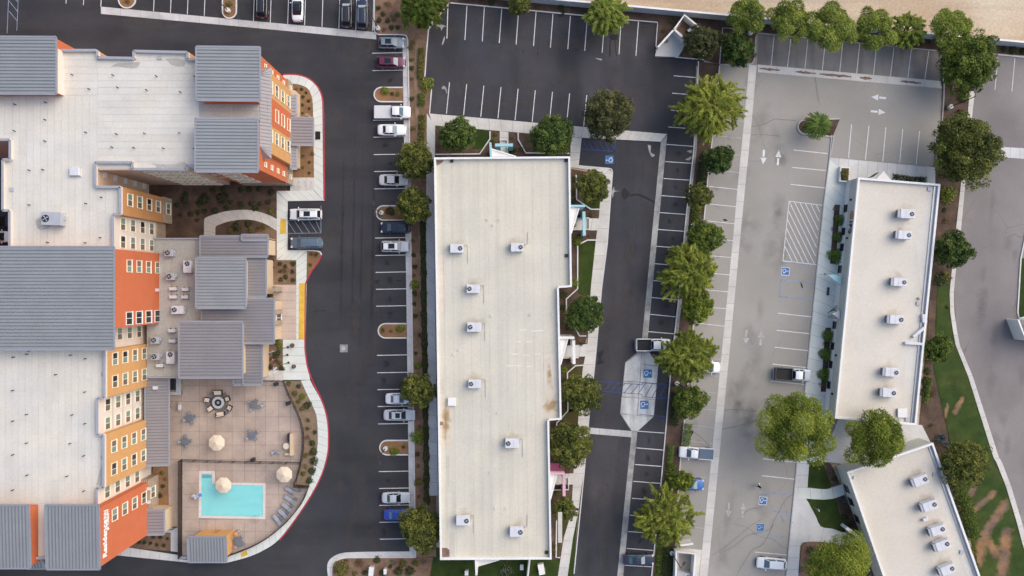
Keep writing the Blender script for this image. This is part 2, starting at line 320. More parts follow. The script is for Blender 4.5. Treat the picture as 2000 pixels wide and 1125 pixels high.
def leafmat(name, dark, mid, light):
    m = bpy.data.materials.new(name); MATS[name] = m; m.use_nodes = True; t = m.node_tree; N = t.nodes; L = t.links; b = N['Principled BSDF']
    a = N.new('ShaderNodeAttribute'); a.attribute_name = 'tint'; r = N.new('ShaderNodeValToRGB'); e = r.color_ramp.elements
    e[0].position = .05; e[0].color = (*dark, 1); e[1].position = .95; e[1].color = (*light, 1); k = e.new(.5); k.color = (*mid, 1)
    L.new(a.outputs['Fac'], r.inputs[0]); L.new(r.outputs[0], b.inputs['Base Color']); b.inputs['Roughness'].default_value = .55; b.inputs['Specular IOR Level'].default_value = .25
    tr = N.new('ShaderNodeBsdfTranslucent'); L.new(r.outputs[0], tr.inputs[0]); mx = N.new('ShaderNodeMixShader'); mx.inputs[0].default_value = .25
    L.new(b.outputs[0], mx.inputs[1]); L.new(tr.outputs[0], mx.inputs[2]); L.new(mx.outputs[0], N['Material Output'].inputs[0])
leafmat('leaf_oak', (.040, .055, .013), (.104, .127, .025), (.259, .256, .051))
leafmat('leaf_green', (.026, .053, .012), (.075, .123, .024), (.182, .231, .048))
leafmat('leaf_dusty', (.039, .046, .018), (.098, .105, .036), (.196, .189, .072))
leafmat('leaf_feather', (.080, .110, .017), (.238, .275, .040), (.496, .509, .083))
leafmat('leaf_bright', (.057, .093, .011), (.172, .225, .024), (.345, .379, .055))
leafmat('leaf_willow', (.100, .136, .023), (.255, .312, .052), (.466, .510, .106))
leafmat('leaf_box', (.061, .105, .019), (.119, .189, .031), (.189, .274, .053))
leafmat('leaf_yellow', (.07, .075, .014), (.17, .17, .03), (.30, .28, .07))
leafmat('leaf_rust', (.06, .03, .012), (.14, .08, .025), (.24, .16, .06))
leafmat('leaf_agave', (.05, .075, .085), (.12, .165, .19), (.26, .31, .33))
leafmat('leaf_sage', (.05, .06, .04), (.14, .15, .10), (.28, .28, .2))
leafmat('leaf_palm', (.039, .077, .009), (.110, .187, .022), (.242, .330, .055))
leafmat('leaf_hedge', (.038, .067, .010), (.095, .141, .019), (.206, .249, .042))
leafmat('leaf_shrub', (.022, .036, .011), (.054, .074, .024), (.108, .132, .042))
mat('skin', (.35, .2, .14), .6, .05); mat('cloth_dark', (.016, .013, .018), .9, .1); mat('cloth_light', (.55, .55, .57), .9, .05); mat('hair', (.012, .01, .009), .7, .1)
# ---------------------------------------------------------------- ground, lots, pavements
def struct(name, pts, z, m, label, z0=None, parent=None, zp=0.0, px=True):
    mb = MB(); w = W(pts, zp) if px else pts
    if z0 is None: mb.poly(w, z)
    else: mb.prism(w, z0, z)
    o = mb.build(name, m, parent)
    if parent is None: tag(o, label, name.replace('_', ' ').split(' ')[-1], kind='structure')
    return o
def strip(name, label, A, B, n, z, m, parent=None, piece='paving_slab', z0=-.03, gap=.035, bm='joint'):
    A = W(A); B = W(B); mb = MB().prism(A+B[::-1], z0, z-.012); o = mb.build(name, bm, parent)
    if parent is None: tag(o, label, name.replace('_', ' ').split(' ')[-1], kind='structure')
    A = resample(A, n*4); B = resample(B, n*4); g = gap/2
    for i in range(n):
        a = [A[i*4+k] for k in range(5)]; b = [B[i*4+k] for k in range(5)]
        def sh(p, q):
            d = math.dist(p, q) or 1; return (p[0]+(q[0]-p[0])*g/d, p[1]+(q[1]-p[1])*g/d)
        a2 = [sh(a[0], a[1])]+a[1:4]+[sh(a[4], a[3])]; b2 = [sh(b[0], b[1])]+b[1:4]+[sh(b[4], b[3])]
        MB().prism(a2+b2[::-1], z-.03, z).build(piece, m, o if parent is None else parent)
    return o
def kerb(parent, pts, m='kerb_white', w=.17, h=.15, name='kerb', z0=-.02):
    return MB().ribbon(W(pts), w, z0, h).build(name, m, parent)
def line(parent, a, b, w=.11, m='paint_white', z=.03, name='stall_line'):
    return MB().ribbon([P(*a), P(*b)], w, z-.004, z).build(name, m, parent)

ground = struct('ground', [(-3000, -3000), (5000, -3000), (5000, 4000), (-3000, 4000)], -.06, 'sand', 'bare tan sandy field beyond the block wall')
lotA = struct('hotel_parking_lot', [(-500, -400), (735, -400), (735, 62), (795, 72), (801, 432), (811, 1087), (690, 1090), (645, 1125), (640, 1500), (-500, 1500)], 0, 'asphalt_hotel', 'dark asphalt parking lot around the orange hotel')
lotB = struct('office_parking_lot', [(880, 4), (1165, 31), (1284, 42), (1280, 92), (1375, 116), (1356, 290), (1340, 420), (1300, 840), (1272, 1125), (1230, 1500), (1080, 1500), (1119, 1125), (1140, 900), (1196, 336), (1130, 324), (1136, 268), (838, 222), (843, 174), (830, 150), (838, 58)], .004, 'asphalt_office', 'freshly sealed dark asphalt lot beside the long white office')
lotC = struct('grey_parking_lot', [(1400, 110), (1480, 64), (1846, 100), (1840, 160), (1826, 326), (1624, 308), (1534, 1125), (1500, 1500), (1290, 1500), (1310, 1125), (1344, 743), (1374, 440), (1384, 325)], .008, 'asphalt_grey', 'weathered light grey asphalt lot between the planter strip and the sign building')
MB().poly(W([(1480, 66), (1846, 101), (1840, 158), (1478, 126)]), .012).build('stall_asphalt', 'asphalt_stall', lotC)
MB().poly(W([(1406, 128), (1463, 130), (1440, 370), (1411, 675), (1373, 1068), (1330, 1060), (1331, 890), (1345, 743), (1375, 440), (1385, 325), (1395, 240)]), .011).build('stall_asphalt', 'asphalt_grey', lotC)
street = struct('street', [(1905, 105), (2600, 165), (2600, 1500), (2100, 1500), (2004, 1070), (1972, 950), (1950, 895), (1871, 675), (1862, 620), (1862, 560), (1866, 528), (1876, 440), (1898, 220)], .004, 'asphalt_street', 'worn purplish grey drive along the right edge')
# --- concrete drainage bands in the lots
strip('drainage_gutter', 'pale concrete band crossing the hotel lot under the top stalls', [(197, 13), (460, 38), (735, 63)], [(197, 27), (460, 51), (735, 77)], 14, .016, 'gutter', piece='gutter_panel')
strip('drainage_gutter', 'pale concrete gutter along the right stalls of the hotel lot', [(786, 74), (789, 268), (794, 598), (797, 828), (800, 1078)], [(796, 74), (799, 268), (804.5, 598), (808.5, 828), (811, 1088)], 26, .016, 'gutter', piece='gutter_panel')
strip('drainage_gutter', 'pale concrete gutter curving round the planting at the bottom', cr([(800, 1077), (700, 1078), (665, 1081), (646, 1091), (639, 1105), (641, 1130)]), cr([(811, 1088), (700, 1088), (670, 1090), (655, 1098), (648, 1110), (648, 1130)]), 9, .018, 'concrete', piece='gutter_panel')
strip('drainage_gutter', 'concrete swale running down the office drive', [(1291, 276), (1274, 450), (1254, 662), (1250, 690)], [(1303, 264), (1285, 450), (1265, 662), (1262, 690)], 20, .02, 'concrete_dull', piece='gutter_panel')
strip('drainage_gutter', 'concrete swale below the handicapped pad', [(1234, 842), (1220, 980), (1200, 1180)], [(1245, 842), (1231, 980), (1212, 1180)], 14, .02, 'concrete_dull', piece='gutter_panel')
strip('drainage_gutter', 'short concrete band across the office drive', [(1150, 835), (1234, 842)], [(1149, 847), (1234, 854)], 4, .019, 'gutter', piece='gutter_panel')
strip('drainage_gutter', 'long concrete swale beside the left stalls of the grey lot', [(1463, 127), (1452, 250), (1440, 370), (1433, 450), (1411, 675), (1389, 900), (1366, 1125)], [(1478, 127), (1467, 250), (1455, 370), (1447, 450), (1426, 675), (1404, 900), (1382, 1125)], 30, .024, 'concrete_warm', piece='gutter_panel')
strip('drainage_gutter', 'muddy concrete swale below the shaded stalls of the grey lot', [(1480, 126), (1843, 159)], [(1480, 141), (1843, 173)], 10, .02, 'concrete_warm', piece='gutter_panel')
for i, (a, b) in enumerate(((1483, 1523), (1554, 1594), (1600, 1663), (1679, 1703), (1759, 1799))):
    ym = lambda x: 133.5+(x-1480)*.0912
    up = [(a+(b-a)*k/8, ym(a+(b-a)*k/8)-1.2-2.6*random.random()*math.sin(math.pi*k/8)) for k in range(9)]; dn = [(a+(b-a)*k/8, ym(a+(b-a)*k/8)+1+2.6*random.random()*math.sin(math.pi*k/8)) for k in range(9)]
    MB().poly(W(up+dn[::-1]), .026).build('mud_patch', 'roof_mud', lotC)
strip('drainage_gutter', 'concrete band crossing the right-hand drive', [(1955, 287), (2010, 290)], [(1955, 307), (2010, 311)], 3, .02, 'concrete', piece='gutter_panel')
# --- handicapped pad
pad = struct('concrete_pad', [(1247, 686), (1268, 687), (1286, 713), (1277, 813), (1246, 842), (1233, 842), (1211, 807), (1221, 708)], .018, 'concrete_dull', 'octagonal concrete pad with two wheelchair symbols')
for q in ([(1222, 709), (1252, 688), (1249, 745), (1218, 744)], [(1254, 688), (1267, 688), (1285, 713), (1282, 749), (1251, 746)], [(1218, 746), (1248, 747), (1246, 776), (1215, 774)], [(1250, 748), (1282, 751), (1280, 780), (1248, 777)], [(1214, 776), (1246, 778), (1244, 812), (1212, 806)], [(1248, 779), (1279, 782), (1276, 812), (1246, 811)], [(1213, 809), (1275, 815), (1246, 841), (1234, 841)]):
    MB().prism(W(q), .0, .024).build('concrete_panel', 'pad_concrete', pad)

# --- paint in the hotel lot
for x, y in ((129, 7), (163, 10), (197, 13), (300, 22), (333, 25), (366, 28), (399, 31), (495, 41), (528, 44), (562, 46.5), (595, 49), (629, 52.5), (662, 55.5), (695, 58.5), (728, 61)): line(lotA, (x+2.5, -30), (x, y))
for y in (104, 138, 235, 268, 302, 335, 369, 465, 499, 532, 565, 598, 694, 728, 761, 794, 828, 921, 954, 987, 1020, 1053):
    x = 727+(y-104)*.0158; line(lotA, (x, y), (x+59, y-1))
for a, b in (((17, -5), (14, 65)), ((36, -5), (33, 60)), ((18, 2), (34, 22)), ((18, 22), (33, 40)), ((27, -5), (36, 5))): line(lotA, a, b, .1, 'paint_blue_pale', name='hatch_line')
for a, b in (((562, 456), (627, 455)), ((562, 431), (627, 430)), ((627, 402), (627, 456))): line(lotA, a, b, .08, 'paint_blue_pale', name='hatch_line')
for k in range(5): line(lotA, (561+k*14, 431), (577+k*14 if k < 4 else 627, 455), .08, 'paint_blue_pale', name='hatch_line')
MB().prism(W([(584.5, 553), (596.3, 553), (595.3, 663), (583.5, 663)]), .08, .141).build('loading_zone', 'paint_yellow', lotA)
sq = MB().prism(W([(664, 673), (679, 673), (679, 688), (664, 688)]), 0, .02).build('drain_frame', 'concrete_dull', lotA)
MB().lathe(*P(671, 680.5), [(.3, .02), (.3, .03)], 14).build('drain_cover', 'unit_grey', sq)
for pts in ([(612, 607), (636, 606), (636, 607.4), (620, 607.8), (612, 608.5)], [(730, 549), (740, 546), (743, 547), (738, 552), (741, 556), (736, 554)], [(773, 548), (783, 547), (784, 549), (775, 550)]): MB().poly(W(pts), .004).build('oil_stain', 'trim_black', lotA)
# --- paint in the office lot
for i, (x0, y0, x1, y1) in enumerate(((875, 8, 873, 75), (912, 11, 908, 78), (946, 14, 942, 81), (980, 17, 975, 84), (1013, 20, 1008, 87), (1047, 23, 1042, 90), (1080, 27, 1075, 93), (1114, 31, 1109, 96), (1147, 33, 1142, 99), (1180, 50, 1176, 103), (1213, 38, 1209, 106), (1247, 42, 1242, 109))): line(lotB, (x0, y0), (x1, y1), .12)
for k in range(9): x = 878+k*33.5; line(lotB, (x, 161+k*3.1), (x-6, 222+k*3.1), .12)
for a, b in (((1316, 148), (1366, 152)), ((1313, 182), (1362, 186)), ((1310, 215), (1360, 219)), ((1305, 248), (1358, 252)), ((1302, 282), (1355, 286)), ((1299, 315.6), (1351, 319)), ((1296, 348.6), (1348, 352)), ((1292, 382), (1343, 386)), ((1288, 415), (1341, 419)), ((1285, 448), (1338, 452)), ((1282, 481), (1335, 485)), ((1279, 515), (1331, 519)), ((1276, 548), (1328, 552)), ((1272, 581), (1325, 585.6)), ((1269, 613.6), (1321, 619)), ((1266, 647.6), (1318, 652)), ((1245, 842), (1300, 846)), ((1243, 874.6), (1296, 879)), ((1240, 907), (1294, 911)), ((1237, 940), (1290, 944)), ((1234, 973), (1286, 977)), ((1230, 1006), (1283, 1010)), ((1227, 1038), (1280, 1042)), ((1224, 1071), (1277, 1075)), ((1220, 1104), (1274, 1107))): line(lotB, a, b)
for pl in ([(1170, 745), (1255, 751.5), (1255, 747), (1309, 751)], [(1175, 764), (1253, 770), (1254, 775), (1305, 779)], [(1248, 809), (1303, 814)], [(1258, 712), (1286, 715)]):
    for a, b in zip(pl, pl[1:]): line(lotB, a, b, .085, 'paint_blue', .034, 'hatch_line')
for k in range(9):
    x = 1178+k*13.5
    if x < 1247 or x > 1250: line(lotB, (x, 764.5+(x-1175)*.08+(5 if x > 1252 else 0)), (x+16, 746+(x-1175)*.075+(0 if x+16 < 1255 else -4)), .1, 'paint_blue', .034, 'hatch_line')
for a, b in (((1136, 291), (1201, 296)), ((1202, 275), (1200, 297))): line(lotB, a, b, .12, 'paint_blue', .034, 'hatch_line')
for k in range(6): line(lotB, (1139+k*10.8, 275+k*.7), (1147+k*10.8, 291+k*.8), .1, 'paint_blue', .034, 'hatch_line')
for pts in (cr([(1213, 379), (1218, 367), (1224, 371), (1230, 380), (1219, 390), (1213, 379)]), cr([(1230, 380), (1245, 378), (1262, 384), (1278, 393), (1278, 397), (1260, 388), (1244, 382), (1230, 384)]), cr([(1165, 690), (1180, 684), (1174, 700), (1180, 708), (1165, 712), (1170, 702)]), cr([(1190, 70), (1198, 66), (1206, 68), (1205, 78), (1192, 77), (1190, 70)]), [(1191, 78), (1193, 78), (1192, 110), (1189, 112)], [(1200, 78), (1201.5, 78), (1205, 110), (1203, 111)], cr([(1088, 30), (1095, 28), (1100, 31), (1094, 33.5), (1088, 30)]), [(1020, 97), (1021.5, 97), (1021, 105), (1020, 105)], [(1049, 102), (1051, 102), (1051, 110), (1050, 110)]): MB().poly(W(pts), .012).build('tar_patch', 'trim_black', lotB)
for pts in (cr([(851, 49), (862, 48), (872, 52), (866, 53), (862, 60), (860, 54), (851, 50)]), cr([(868, 70), (869, 76), (865, 87), (863, 86), (866, 76), (868, 70)]), cr([(863, 170), (868, 168), (873, 175), (873, 183), (869, 175), (863, 174)]), cr([(1194, 376), (1199, 365), (1201, 372), (1211, 373), (1200, 375), (1197, 386), (1194, 376)]), cr([(1341, 295), (1352, 293), (1350, 299), (1341, 295)]), cr([(1338, 312), (1351, 305), (1347, 313), (1338, 312)]), cr([(1265, 283), (1271, 285), (1271, 297), (1279, 303), (1273, 306), (1268, 296), (1265, 283)]), cr([(1163, 113), (1175, 115), (1174, 118), (1164, 115)])): MB().poly(W(pts), .011).build('water_stain', 'concrete_dull', lotB)
# --- paint in the grey lot
for x0, y0, x1, y1 in ((1512, 68, 1506, 128), (1545, 72, 1538, 131), (1578, 75, 1572, 134), (1612, 79, 1606, 137), (1646, 82, 1640, 140), (1679, 86, 1673, 143.5), (1712, 88, 1706, 146), (1746, 93, 1739, 149), (1780, 96, 1773, 152), (1814, 100, 1806, 155)): line(lotC, (x0, y0), (x1, y1))
for x0, y0, x1, y1 in ((1663, 243, 1657, 309), (1697, 246, 1690, 312), (1730, 249, 1724, 315.5), (1763, 252, 1757, 318), (1796, 256, 1789, 322), (1550, 293, 1616, 300), (1547, 327, 1613, 333), (1544, 360, 1611, 367), (1519, 611.6, 1586, 619), (1517, 645, 1583, 652), (1513, 678, 1579, 685), (1509, 711, 1576, 718), (1506, 744, 1573, 751), (1490, 896, 1556, 903), (1488, 929, 1554, 936), (1474, 1078, 1538, 1084)): line(lotC, (x0, y0), (x1, y1), .13)
for x0, y0, x1, y1 in ((1400, 168, 1458, 172), (1398, 200, 1456, 204), (1395, 233, 1454, 237), (1392, 265, 1450, 270), (1390, 298, 1447, 303), (1385, 331, 1444, 337), (1384, 364, 1441, 370), (1382, 398, 1439, 404), (1377, 431, 1434, 437), (1374, 465, 1432, 470), (1371, 498, 1428, 503), (1368, 532, 1426, 537), (1365, 565, 1422, 570), (1362, 598, 1418, 603), (1359, 631, 1415, 637), (1352, 697, 1410, 702), (1349, 730, 1406, 735), (1346, 763, 1403, 768), (1341, 796, 1399, 801), (1338, 829, 1396, 835), (1335, 859, 1392, 867), (1329, 928, 1386, 933), (1325, 993, 1380, 998), (1320, 1026, 1377, 1032)): line(lotC, (x0, y0), (x1, y1), .1, 'paint_faded' if y0 < 340 or y0 > 690 else 'paint_white')
for a, b in (((1541, 393), (1607, 401)), ((1541, 393), (1529, 510)), ((1529, 509.5), (1596, 517))): line(lotC, a, b, .12, name='hatch_line')
line(lotC, (1529, 511.5), (1596, 519), .15, 'paint_blue_pale', .028, 'hatch_line')
def inbox(u, v):  # hatched bay, u across 0..1, v down 0..1
    a = (1541+(1529-1541)*v, 393+(510-393)*v); b = (1607+(1596-1607)*v, 401+(517-401)*v); return (a[0]+(b[0]-a[0])*u, a[1]+(b[1]-a[1])*u)
for k in range(-5, 6):
    u0, v0, u1, v1 = 0, k*.148, .93, k*.148+.86
    if v0 < 0: u0 = -v0/.86*.93; v0 = 0
    if v1 > 1: u1 = u0+(1-v0)/.86*.93; v1 = 1
    if u0 < .9 and v0 < .98: line(lotC, inbox(u0, v0), inbox(min(u1, .93), min(v1, v0+(.93-u0)/.93*.86 if u1 > .93 else v1)), .12, name='hatch_line')
for a, b in (((1526, 547), (1595, 552)), ((1522, 579), (1591, 585)), ((1526, 546), (1522, 580)), ((1483, 961), (1550, 968)), ((1504, 998), (1546, 1000)), ((1508, 1018), (1545, 1019)), ((1522, 999), (1530, 1018)), ((1537, 1000), (1544, 1018)), ((1475, 1044), (1540, 1050))): line(lotC, a, b, .16, 'paint_blue_pale', .028, 'hatch_line')
def isa(parent, cx, cy, s, ang, border=False, faded=False):
    """wheelchair symbol: blue square, white figure; s = side in metres"""
    x, y = P(cx, cy); c, n = math.cos(ang), math.sin(ang)
    T = lambda u, v: (x+(u*c-v*n)*s, y+(u*n+v*c)*s)
    o = MB().poly([T(a, b) for a, b in ((-.5, -.5), (.5, -.5), (.5, .5), (-.5, .5))], .036).build('wheelchair_symbol', 'paint_blue_sign', parent)
    mb = MB(); z = .040; pw = 'paint_faded' if faded else 'paint_white'
    mb.ribbon([T(-.05+.24*math.cos(R(t)), -.14+.24*math.sin(R(t))) for t in range(120, 400, 20)], .07*s, z-.002, z)
    mb.ribbon([T(-.06, .2), T(-.04, -.02), T(.16, -.02), T(.27, -.3)], .09*s, z-.002, z+.001)
    mb.poly([T(-.06+.08*math.cos(t*.6283), .33+.08*math.sin(t*.6283)) for t in range(10)], z)
    mb.build('wheelchair_figure', pw, o)
    if border:
        m2 = MB()
        for a, b in (((-.57, -.54), (.57, -.54)), ((-.57, .54), (.57, .54)), ((-.54, -.5), (-.54, .5)), ((.54, -.5), (.54, .5))): m2.ribbon([T(*a), T(*b)], .075*s, z-.002, z+.001)
        m2.build('symbol_border', pw, o)
isa(lotB, 1190, 312, 1.35, R(90)); isa(lotB, 1265, 729.5, 1.35, R(-90)); isa(lotB, 1258.5, 790.5, 1.35, R(-90))
isa(lotC, 1534, 530, 1.15, R(-95), True); isa(lotC, 1490, 978, 1.15, R(-95), True); isa(lotC, 1485, 1030, 1.15, R(-95), True, True)
def arrow(cx, cy, ang, m='paint_white'):
    x, y = P(cx, cy); c, n = math.cos(ang), math.sin(ang); T = lambda u, v: (x+u*c-v*n, y+u*n+v*c)
    mb = MB(); mb.poly([T(1.2, 0), T(.08, .5), T(.08, -.5)], .03); mb.poly([T(-.08, .17), T(-1.2, .17), T(-1.2, -.17), T(-.08, -.17)], .03); mb.build('lane_arrow', m, lotC)
arrow(1716, 190.5, R(175)); arrow(1715, 218.5, R(-5)); arrow(1491, 307, R(-94)); arrow(1520, 308, R(86))
arrow(1457, 659, R(-94), 'paint_faded'); arrow(1486, 660, R(86), 'paint_faded'); arrow(1423, 996, R(-94), 'paint_faded'); arrow(1451, 996, R(86), 'paint_faded')
def crack(parent, pts, w=.08, z=.03): MB().ribbon(W(cr(pts)), w, z-.003, z).build('sealed_crack', 'crack_seal', parent)
crack(lotC, [(1467, 247), (1490, 244), (1512, 233), (1530, 234), (1555, 235)]); crack(lotC, [(1467, 264), (1490, 263), (1525, 266)])
crack(lotC, [(1414, 801), (1440, 800), (1480, 803)], .11); crack(lotC, [(1411, 838), (1440, 832), (1480, 820)], .11)
crack(lotC, [(1390, 1085), (1420, 1065), (1450, 1040), (1470, 1024), (1488, 1014)]); crack(lotC, [(1405, 1079), (1432, 1068), (1460, 1046), (1500, 1035), (1515, 1010), (1535, 975), (1550, 965)]); crack(lotC, [(1440, 1120), (1455, 1095), (1470, 1073), (1490, 1062), (1510, 1025)], .1); crack(lotC, [(1450, 1007), (1462, 996), (1478, 992), (1490, 991)])
crack(lotC, [(1592, 150), (1596, 180), (1600, 200)]); crack(lotC, [(1350, 840), (1370, 855), (1385, 870)], .09)
for pts in (cr([(1563, 550), (1567, 556), (1568, 563), (1565, 560), (1563, 550)]), cr([(1345, 843), (1353, 841), (1354, 845), (1350, 849), (1345, 843)]), cr([(1411, 428), (1417, 428), (1421, 431), (1415, 432)])): MB().poly(W(pts), .03).build('oil_stain', 'trim_black', lotC)
# --- street lines
for a, b in (((1949, 112), (1943, 176)), ((1982, 113), (1976, 179))): line(street, a, b, .1)

# ---------------------------------------------------------------- beds, lawns, kerbs
def bed(pts, m, label, name='planting_bed', z=.10): return struct(name, pts, z, m, label, z0=-.04)
bedL = bed([(731, -40), (731, 60), (738, 67), (790, 67), (796, 74), (799, 200), (802, 432), (806.5, 694), (810.5, 954), (812, 1087), (852, 1087), (848, 222), (838, 222), (843, 174), (830, 150), (838, 58), (843, 41), (876, 6), (890, -40)], 'mulch', 'long brown mulch bed between the hotel lot and the white office')
kerb(bedL, [(731, -20), (731, 58), (733, 64), (739, 68), (788, 68), (794, 71), (796.5, 78), (799, 200), (802, 432), (806, 694), (810, 954), (812, 1088)])
kerb(bedL, [(843, 41), (840, 52), (837, 58), (833, 104), (830, 150)]); kerb(bedL, [(843, 174), (841, 198), (839, 222)])
MB().ribbon(W([(814, 80), (812, 160), (816, 250), (820, 430), (822, 520), (825, 600), (826, 700), (829, 820), (832, 980)]), .55, 0, .16).build('earth_edge', 'soil_tan', bedL)
bedS = bed(cr([(648, 1135), (650, 1106), (657, 1096), (672, 1090), (700, 1088.5)])+[(846, 1088), (838, 1135)], 'mulch', 'brown planting bed at the bottom behind the curved gutter')
kerb(bedS, cr([(648, 1135), (649, 1106), (656, 1096), (671, 1089.5), (700, 1088.5)])+[(812, 1088)])
bed([(832, 1070), (1110, 1070), (1086, 1140), (836, 1140)], 'lawn', 'dark green lawn below the white office', 'lawn', .09)
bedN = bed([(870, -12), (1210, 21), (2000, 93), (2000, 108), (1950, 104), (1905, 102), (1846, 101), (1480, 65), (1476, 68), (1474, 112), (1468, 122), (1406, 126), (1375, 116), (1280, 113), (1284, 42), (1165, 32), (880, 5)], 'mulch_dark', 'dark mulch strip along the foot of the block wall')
kerb(bedN, [(880, 6), (1165, 33)]); kerb(bedN, [(1213, 38), (1284, 44), (1281, 90), (1283, 94)]); kerb(bedN, [(1405, 125), (1411, 55), (1440, 56)], 'kerb_grey'); kerb(bedN, cr([(1405, 126), (1450, 128), (1465, 126), (1472, 118), (1474, 100), (1476, 72)]), 'kerb_grey'); kerb(bedN, [(1480, 65), (1846, 101)], 'kerb_grey'); kerb(bedN, [(1948, 107), (2010, 113)])
kerb(bedN, [(1318, 112), (1374, 117)])
# planter strip between office lot and grey lot
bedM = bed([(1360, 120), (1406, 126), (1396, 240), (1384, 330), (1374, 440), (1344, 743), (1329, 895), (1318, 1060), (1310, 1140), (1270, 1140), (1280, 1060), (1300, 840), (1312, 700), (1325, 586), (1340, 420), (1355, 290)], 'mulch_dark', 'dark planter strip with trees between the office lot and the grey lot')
MB().ribbon(W([(1362, 130), (1358, 290), (1343, 420), (1329, 586), (1316, 700)]), .45, 0, .125).build('kerb_walk', 'concrete_dull', bedM)
kerb(bedM, [(1364, 120), (1355, 290), (1348, 352), (1340, 420), (1325, 586), (1312, 700), (1300, 840), (1292, 930), (1279, 1060), (1271, 1140)])
kerb(bedM, [(1405, 128), (1398, 220), (1384, 325), (1374, 440), (1360, 570), (1344, 743), (1337, 815), (1329, 895), (1322, 990)])
# right planter, lawn
bedR = bed([(1842, 100), (1905, 104), (1896, 225), (1874, 440), (1864, 528), (1862, 560), (1868, 650), (1880, 700), (1852, 800), (1850, 900), (1790, 900), (1812, 640), (1826, 326), (1833, 262), (1839, 258), (1845, 190), (1838, 160)], 'mulch_dark', 'dark mulch strip right of the sign building')
kerb(bedR, [(1846, 101), (1841, 155), (1843, 163), (1843, 190), (1838, 258), (1832, 266), (1826, 326)], 'kerb_grey')
strip('kerb_band', 'beige concrete kerb band along the right-hand drive', [(1893, 178), (1889, 225), (1878, 340), (1866, 450), (1858, 528), (1854, 570), (1855, 610), (1861, 650), (1866, 675), (1890, 735), (1940, 895), (1944, 900), (1964, 950), (1985, 1020), (1996, 1062), (2012, 1110)], [(1903, 178), (1898, 225), (1886, 340), (1876, 450), (1866, 528), (1862, 570), (1863, 608), (1868, 645), (1874, 675), (1899, 735), (1950, 893), (1955, 900), (1974, 950), (1995, 1020), (2006, 1060), (2022, 1106)], 34, .15, 'concrete_warm', piece='kerb_stone')
lawnR = bed(cr([(1830, 560), (1854, 556), (1855, 610), (1862, 655), (1890, 735), (1940, 895), (1964, 950), (1996, 1064), (2020, 1140)], 4)+[(1915, 1140), (1905, 1090), (1885, 1010), (1870, 930), (1858, 880), (1840, 800), (1822, 720), (1826, 640)], 'lawn', 'green lawn with bare soil scars at the lower right', 'lawn', .12)
def lawn_grid():
    blobs = (((1962, 985), (1920, 1045), 12), ((1966, 1040), (1955, 1130), 15), ((1940, 963), (1903, 995), 8), ((1905, 945), (1895, 965), 9), ((1878, 780), (1864, 805), 7), ((1922, 1045), (1908, 1095), 16), ((1945, 1080), (1930, 1060), 12), ((1850, 790), (1845, 815), 4))
    poly = cr([(1830, 560), (1854, 556), (1855, 610), (1862, 655), (1890, 735), (1940, 895), (1964, 950), (1996, 1064), (2020, 1140)], 4)+[(1915, 1140), (1905, 1090), (1885, 1010), (1870, 930), (1858, 880), (1840, 800), (1822, 720), (1826, 640)]
    def ins(x, y):
        c = False
        for (x1, y1), (x2, y2) in zip(poly, poly[1:]+poly[:1]):
            if (y1 > y) != (y2 > y) and x < (x2-x1)*(y-y1)/(y2-y1)+x1: c = not c
        return c
    v = []; f = []; val = []; idx = {}
    def vid(i, j):
        if (i, j) not in idx:
            x, y = 1820+i*3, 556+j*3; idx[(i, j)] = len(v); v.append((*P(x, y), .126)); best = 0
            for a, b_, r in blobs:
                dx, dy = b_[0]-a[0], b_[1]-a[1]; t = max(0, min(1, ((x-a[0])*dx+(y-a[1])*dy)/(dx*dx+dy*dy))); d = math.hypot(x-a[0]-dx*t, y-a[1]-dy*t); best = max(best, 1-d/(r*1.35))
            val.append(max(0, best))
        return idx[(i, j)]
    for i in range(68):
        for j in range(196):
            if all(ins(1820+(i+a)*3, 556+(j+b_)*3) for a in (0, 1) for b_ in (0, 1)): f.append((vid(i, j), vid(i, j+1), vid(i+1, j+1), vid(i+1, j)))
    me = bpy.data.meshes.new('turf'); me.from_pydata(v, [], f); me.materials.append(MATS['lawn_bare']); me.attributes.new('bare', 'FLOAT', 'POINT').data.foreach_set('value', val); link('turf', me, lawnR)
lawn_grid()
bed([(1993, 505), (2030, 500), (2030, 640), (1990, 622), (1987, 610)], 'lawn', 'small lawn wedge at the right edge', 'lawn', .12)
MB().ribbon(W([(2004, 452), (1993, 505), (1987, 610), (1990, 622), (2030, 610)]), .2, 0, .16).build('kerb', 'kerb_white', bpy.data.objects['lawn.002'] if 'lawn.002' in bpy.data.objects else lawnR)

# ---------------------------------------------------------------- hotel islands and pavements
def island(x0, x1, y0, y1, side, label, m='mulch_orange'):
    r = (y1-y0)/2 if side == 'L' else (x1-x0)/2
    if side == 'L': pts = [(x1, y0)]+[(x0+r+r*math.cos(R(t)), (y0+y1)/2-r*math.sin(R(t))) for t in range(90, 271, 15)]+[(x1, y1)]
    else: pts = [(x1, y0)]+[((x0+x1)/2+r*math.cos(R(t)), y1-r+r*math.sin(R(t))) for t in range(0, 181, 15)]+[(x0, y0)]
    o = bed(pts, m, label, 'planting_island', .11); kerb(o, pts, w=.2); return o
island(731, 787, 171, 199, 'L', 'rounded mulch island above the white pickup'); island(735, 790, 402, 430, 'L', 'rounded mulch island with a lamp between the silver and navy cars')
island(739, 794, 632, 660, 'L', 'rounded mulch island with yellow tufts in the empty row'); island(742, 797, 860, 888, 'L', 'rounded mulch island with a lamp post and green shrub')
island(232, 265, -40, 16, 'B', 'half round mulch island at the top left'); island(435, 462, -40, 36, 'B', 'rounded mulch island with a lamp post at the top')
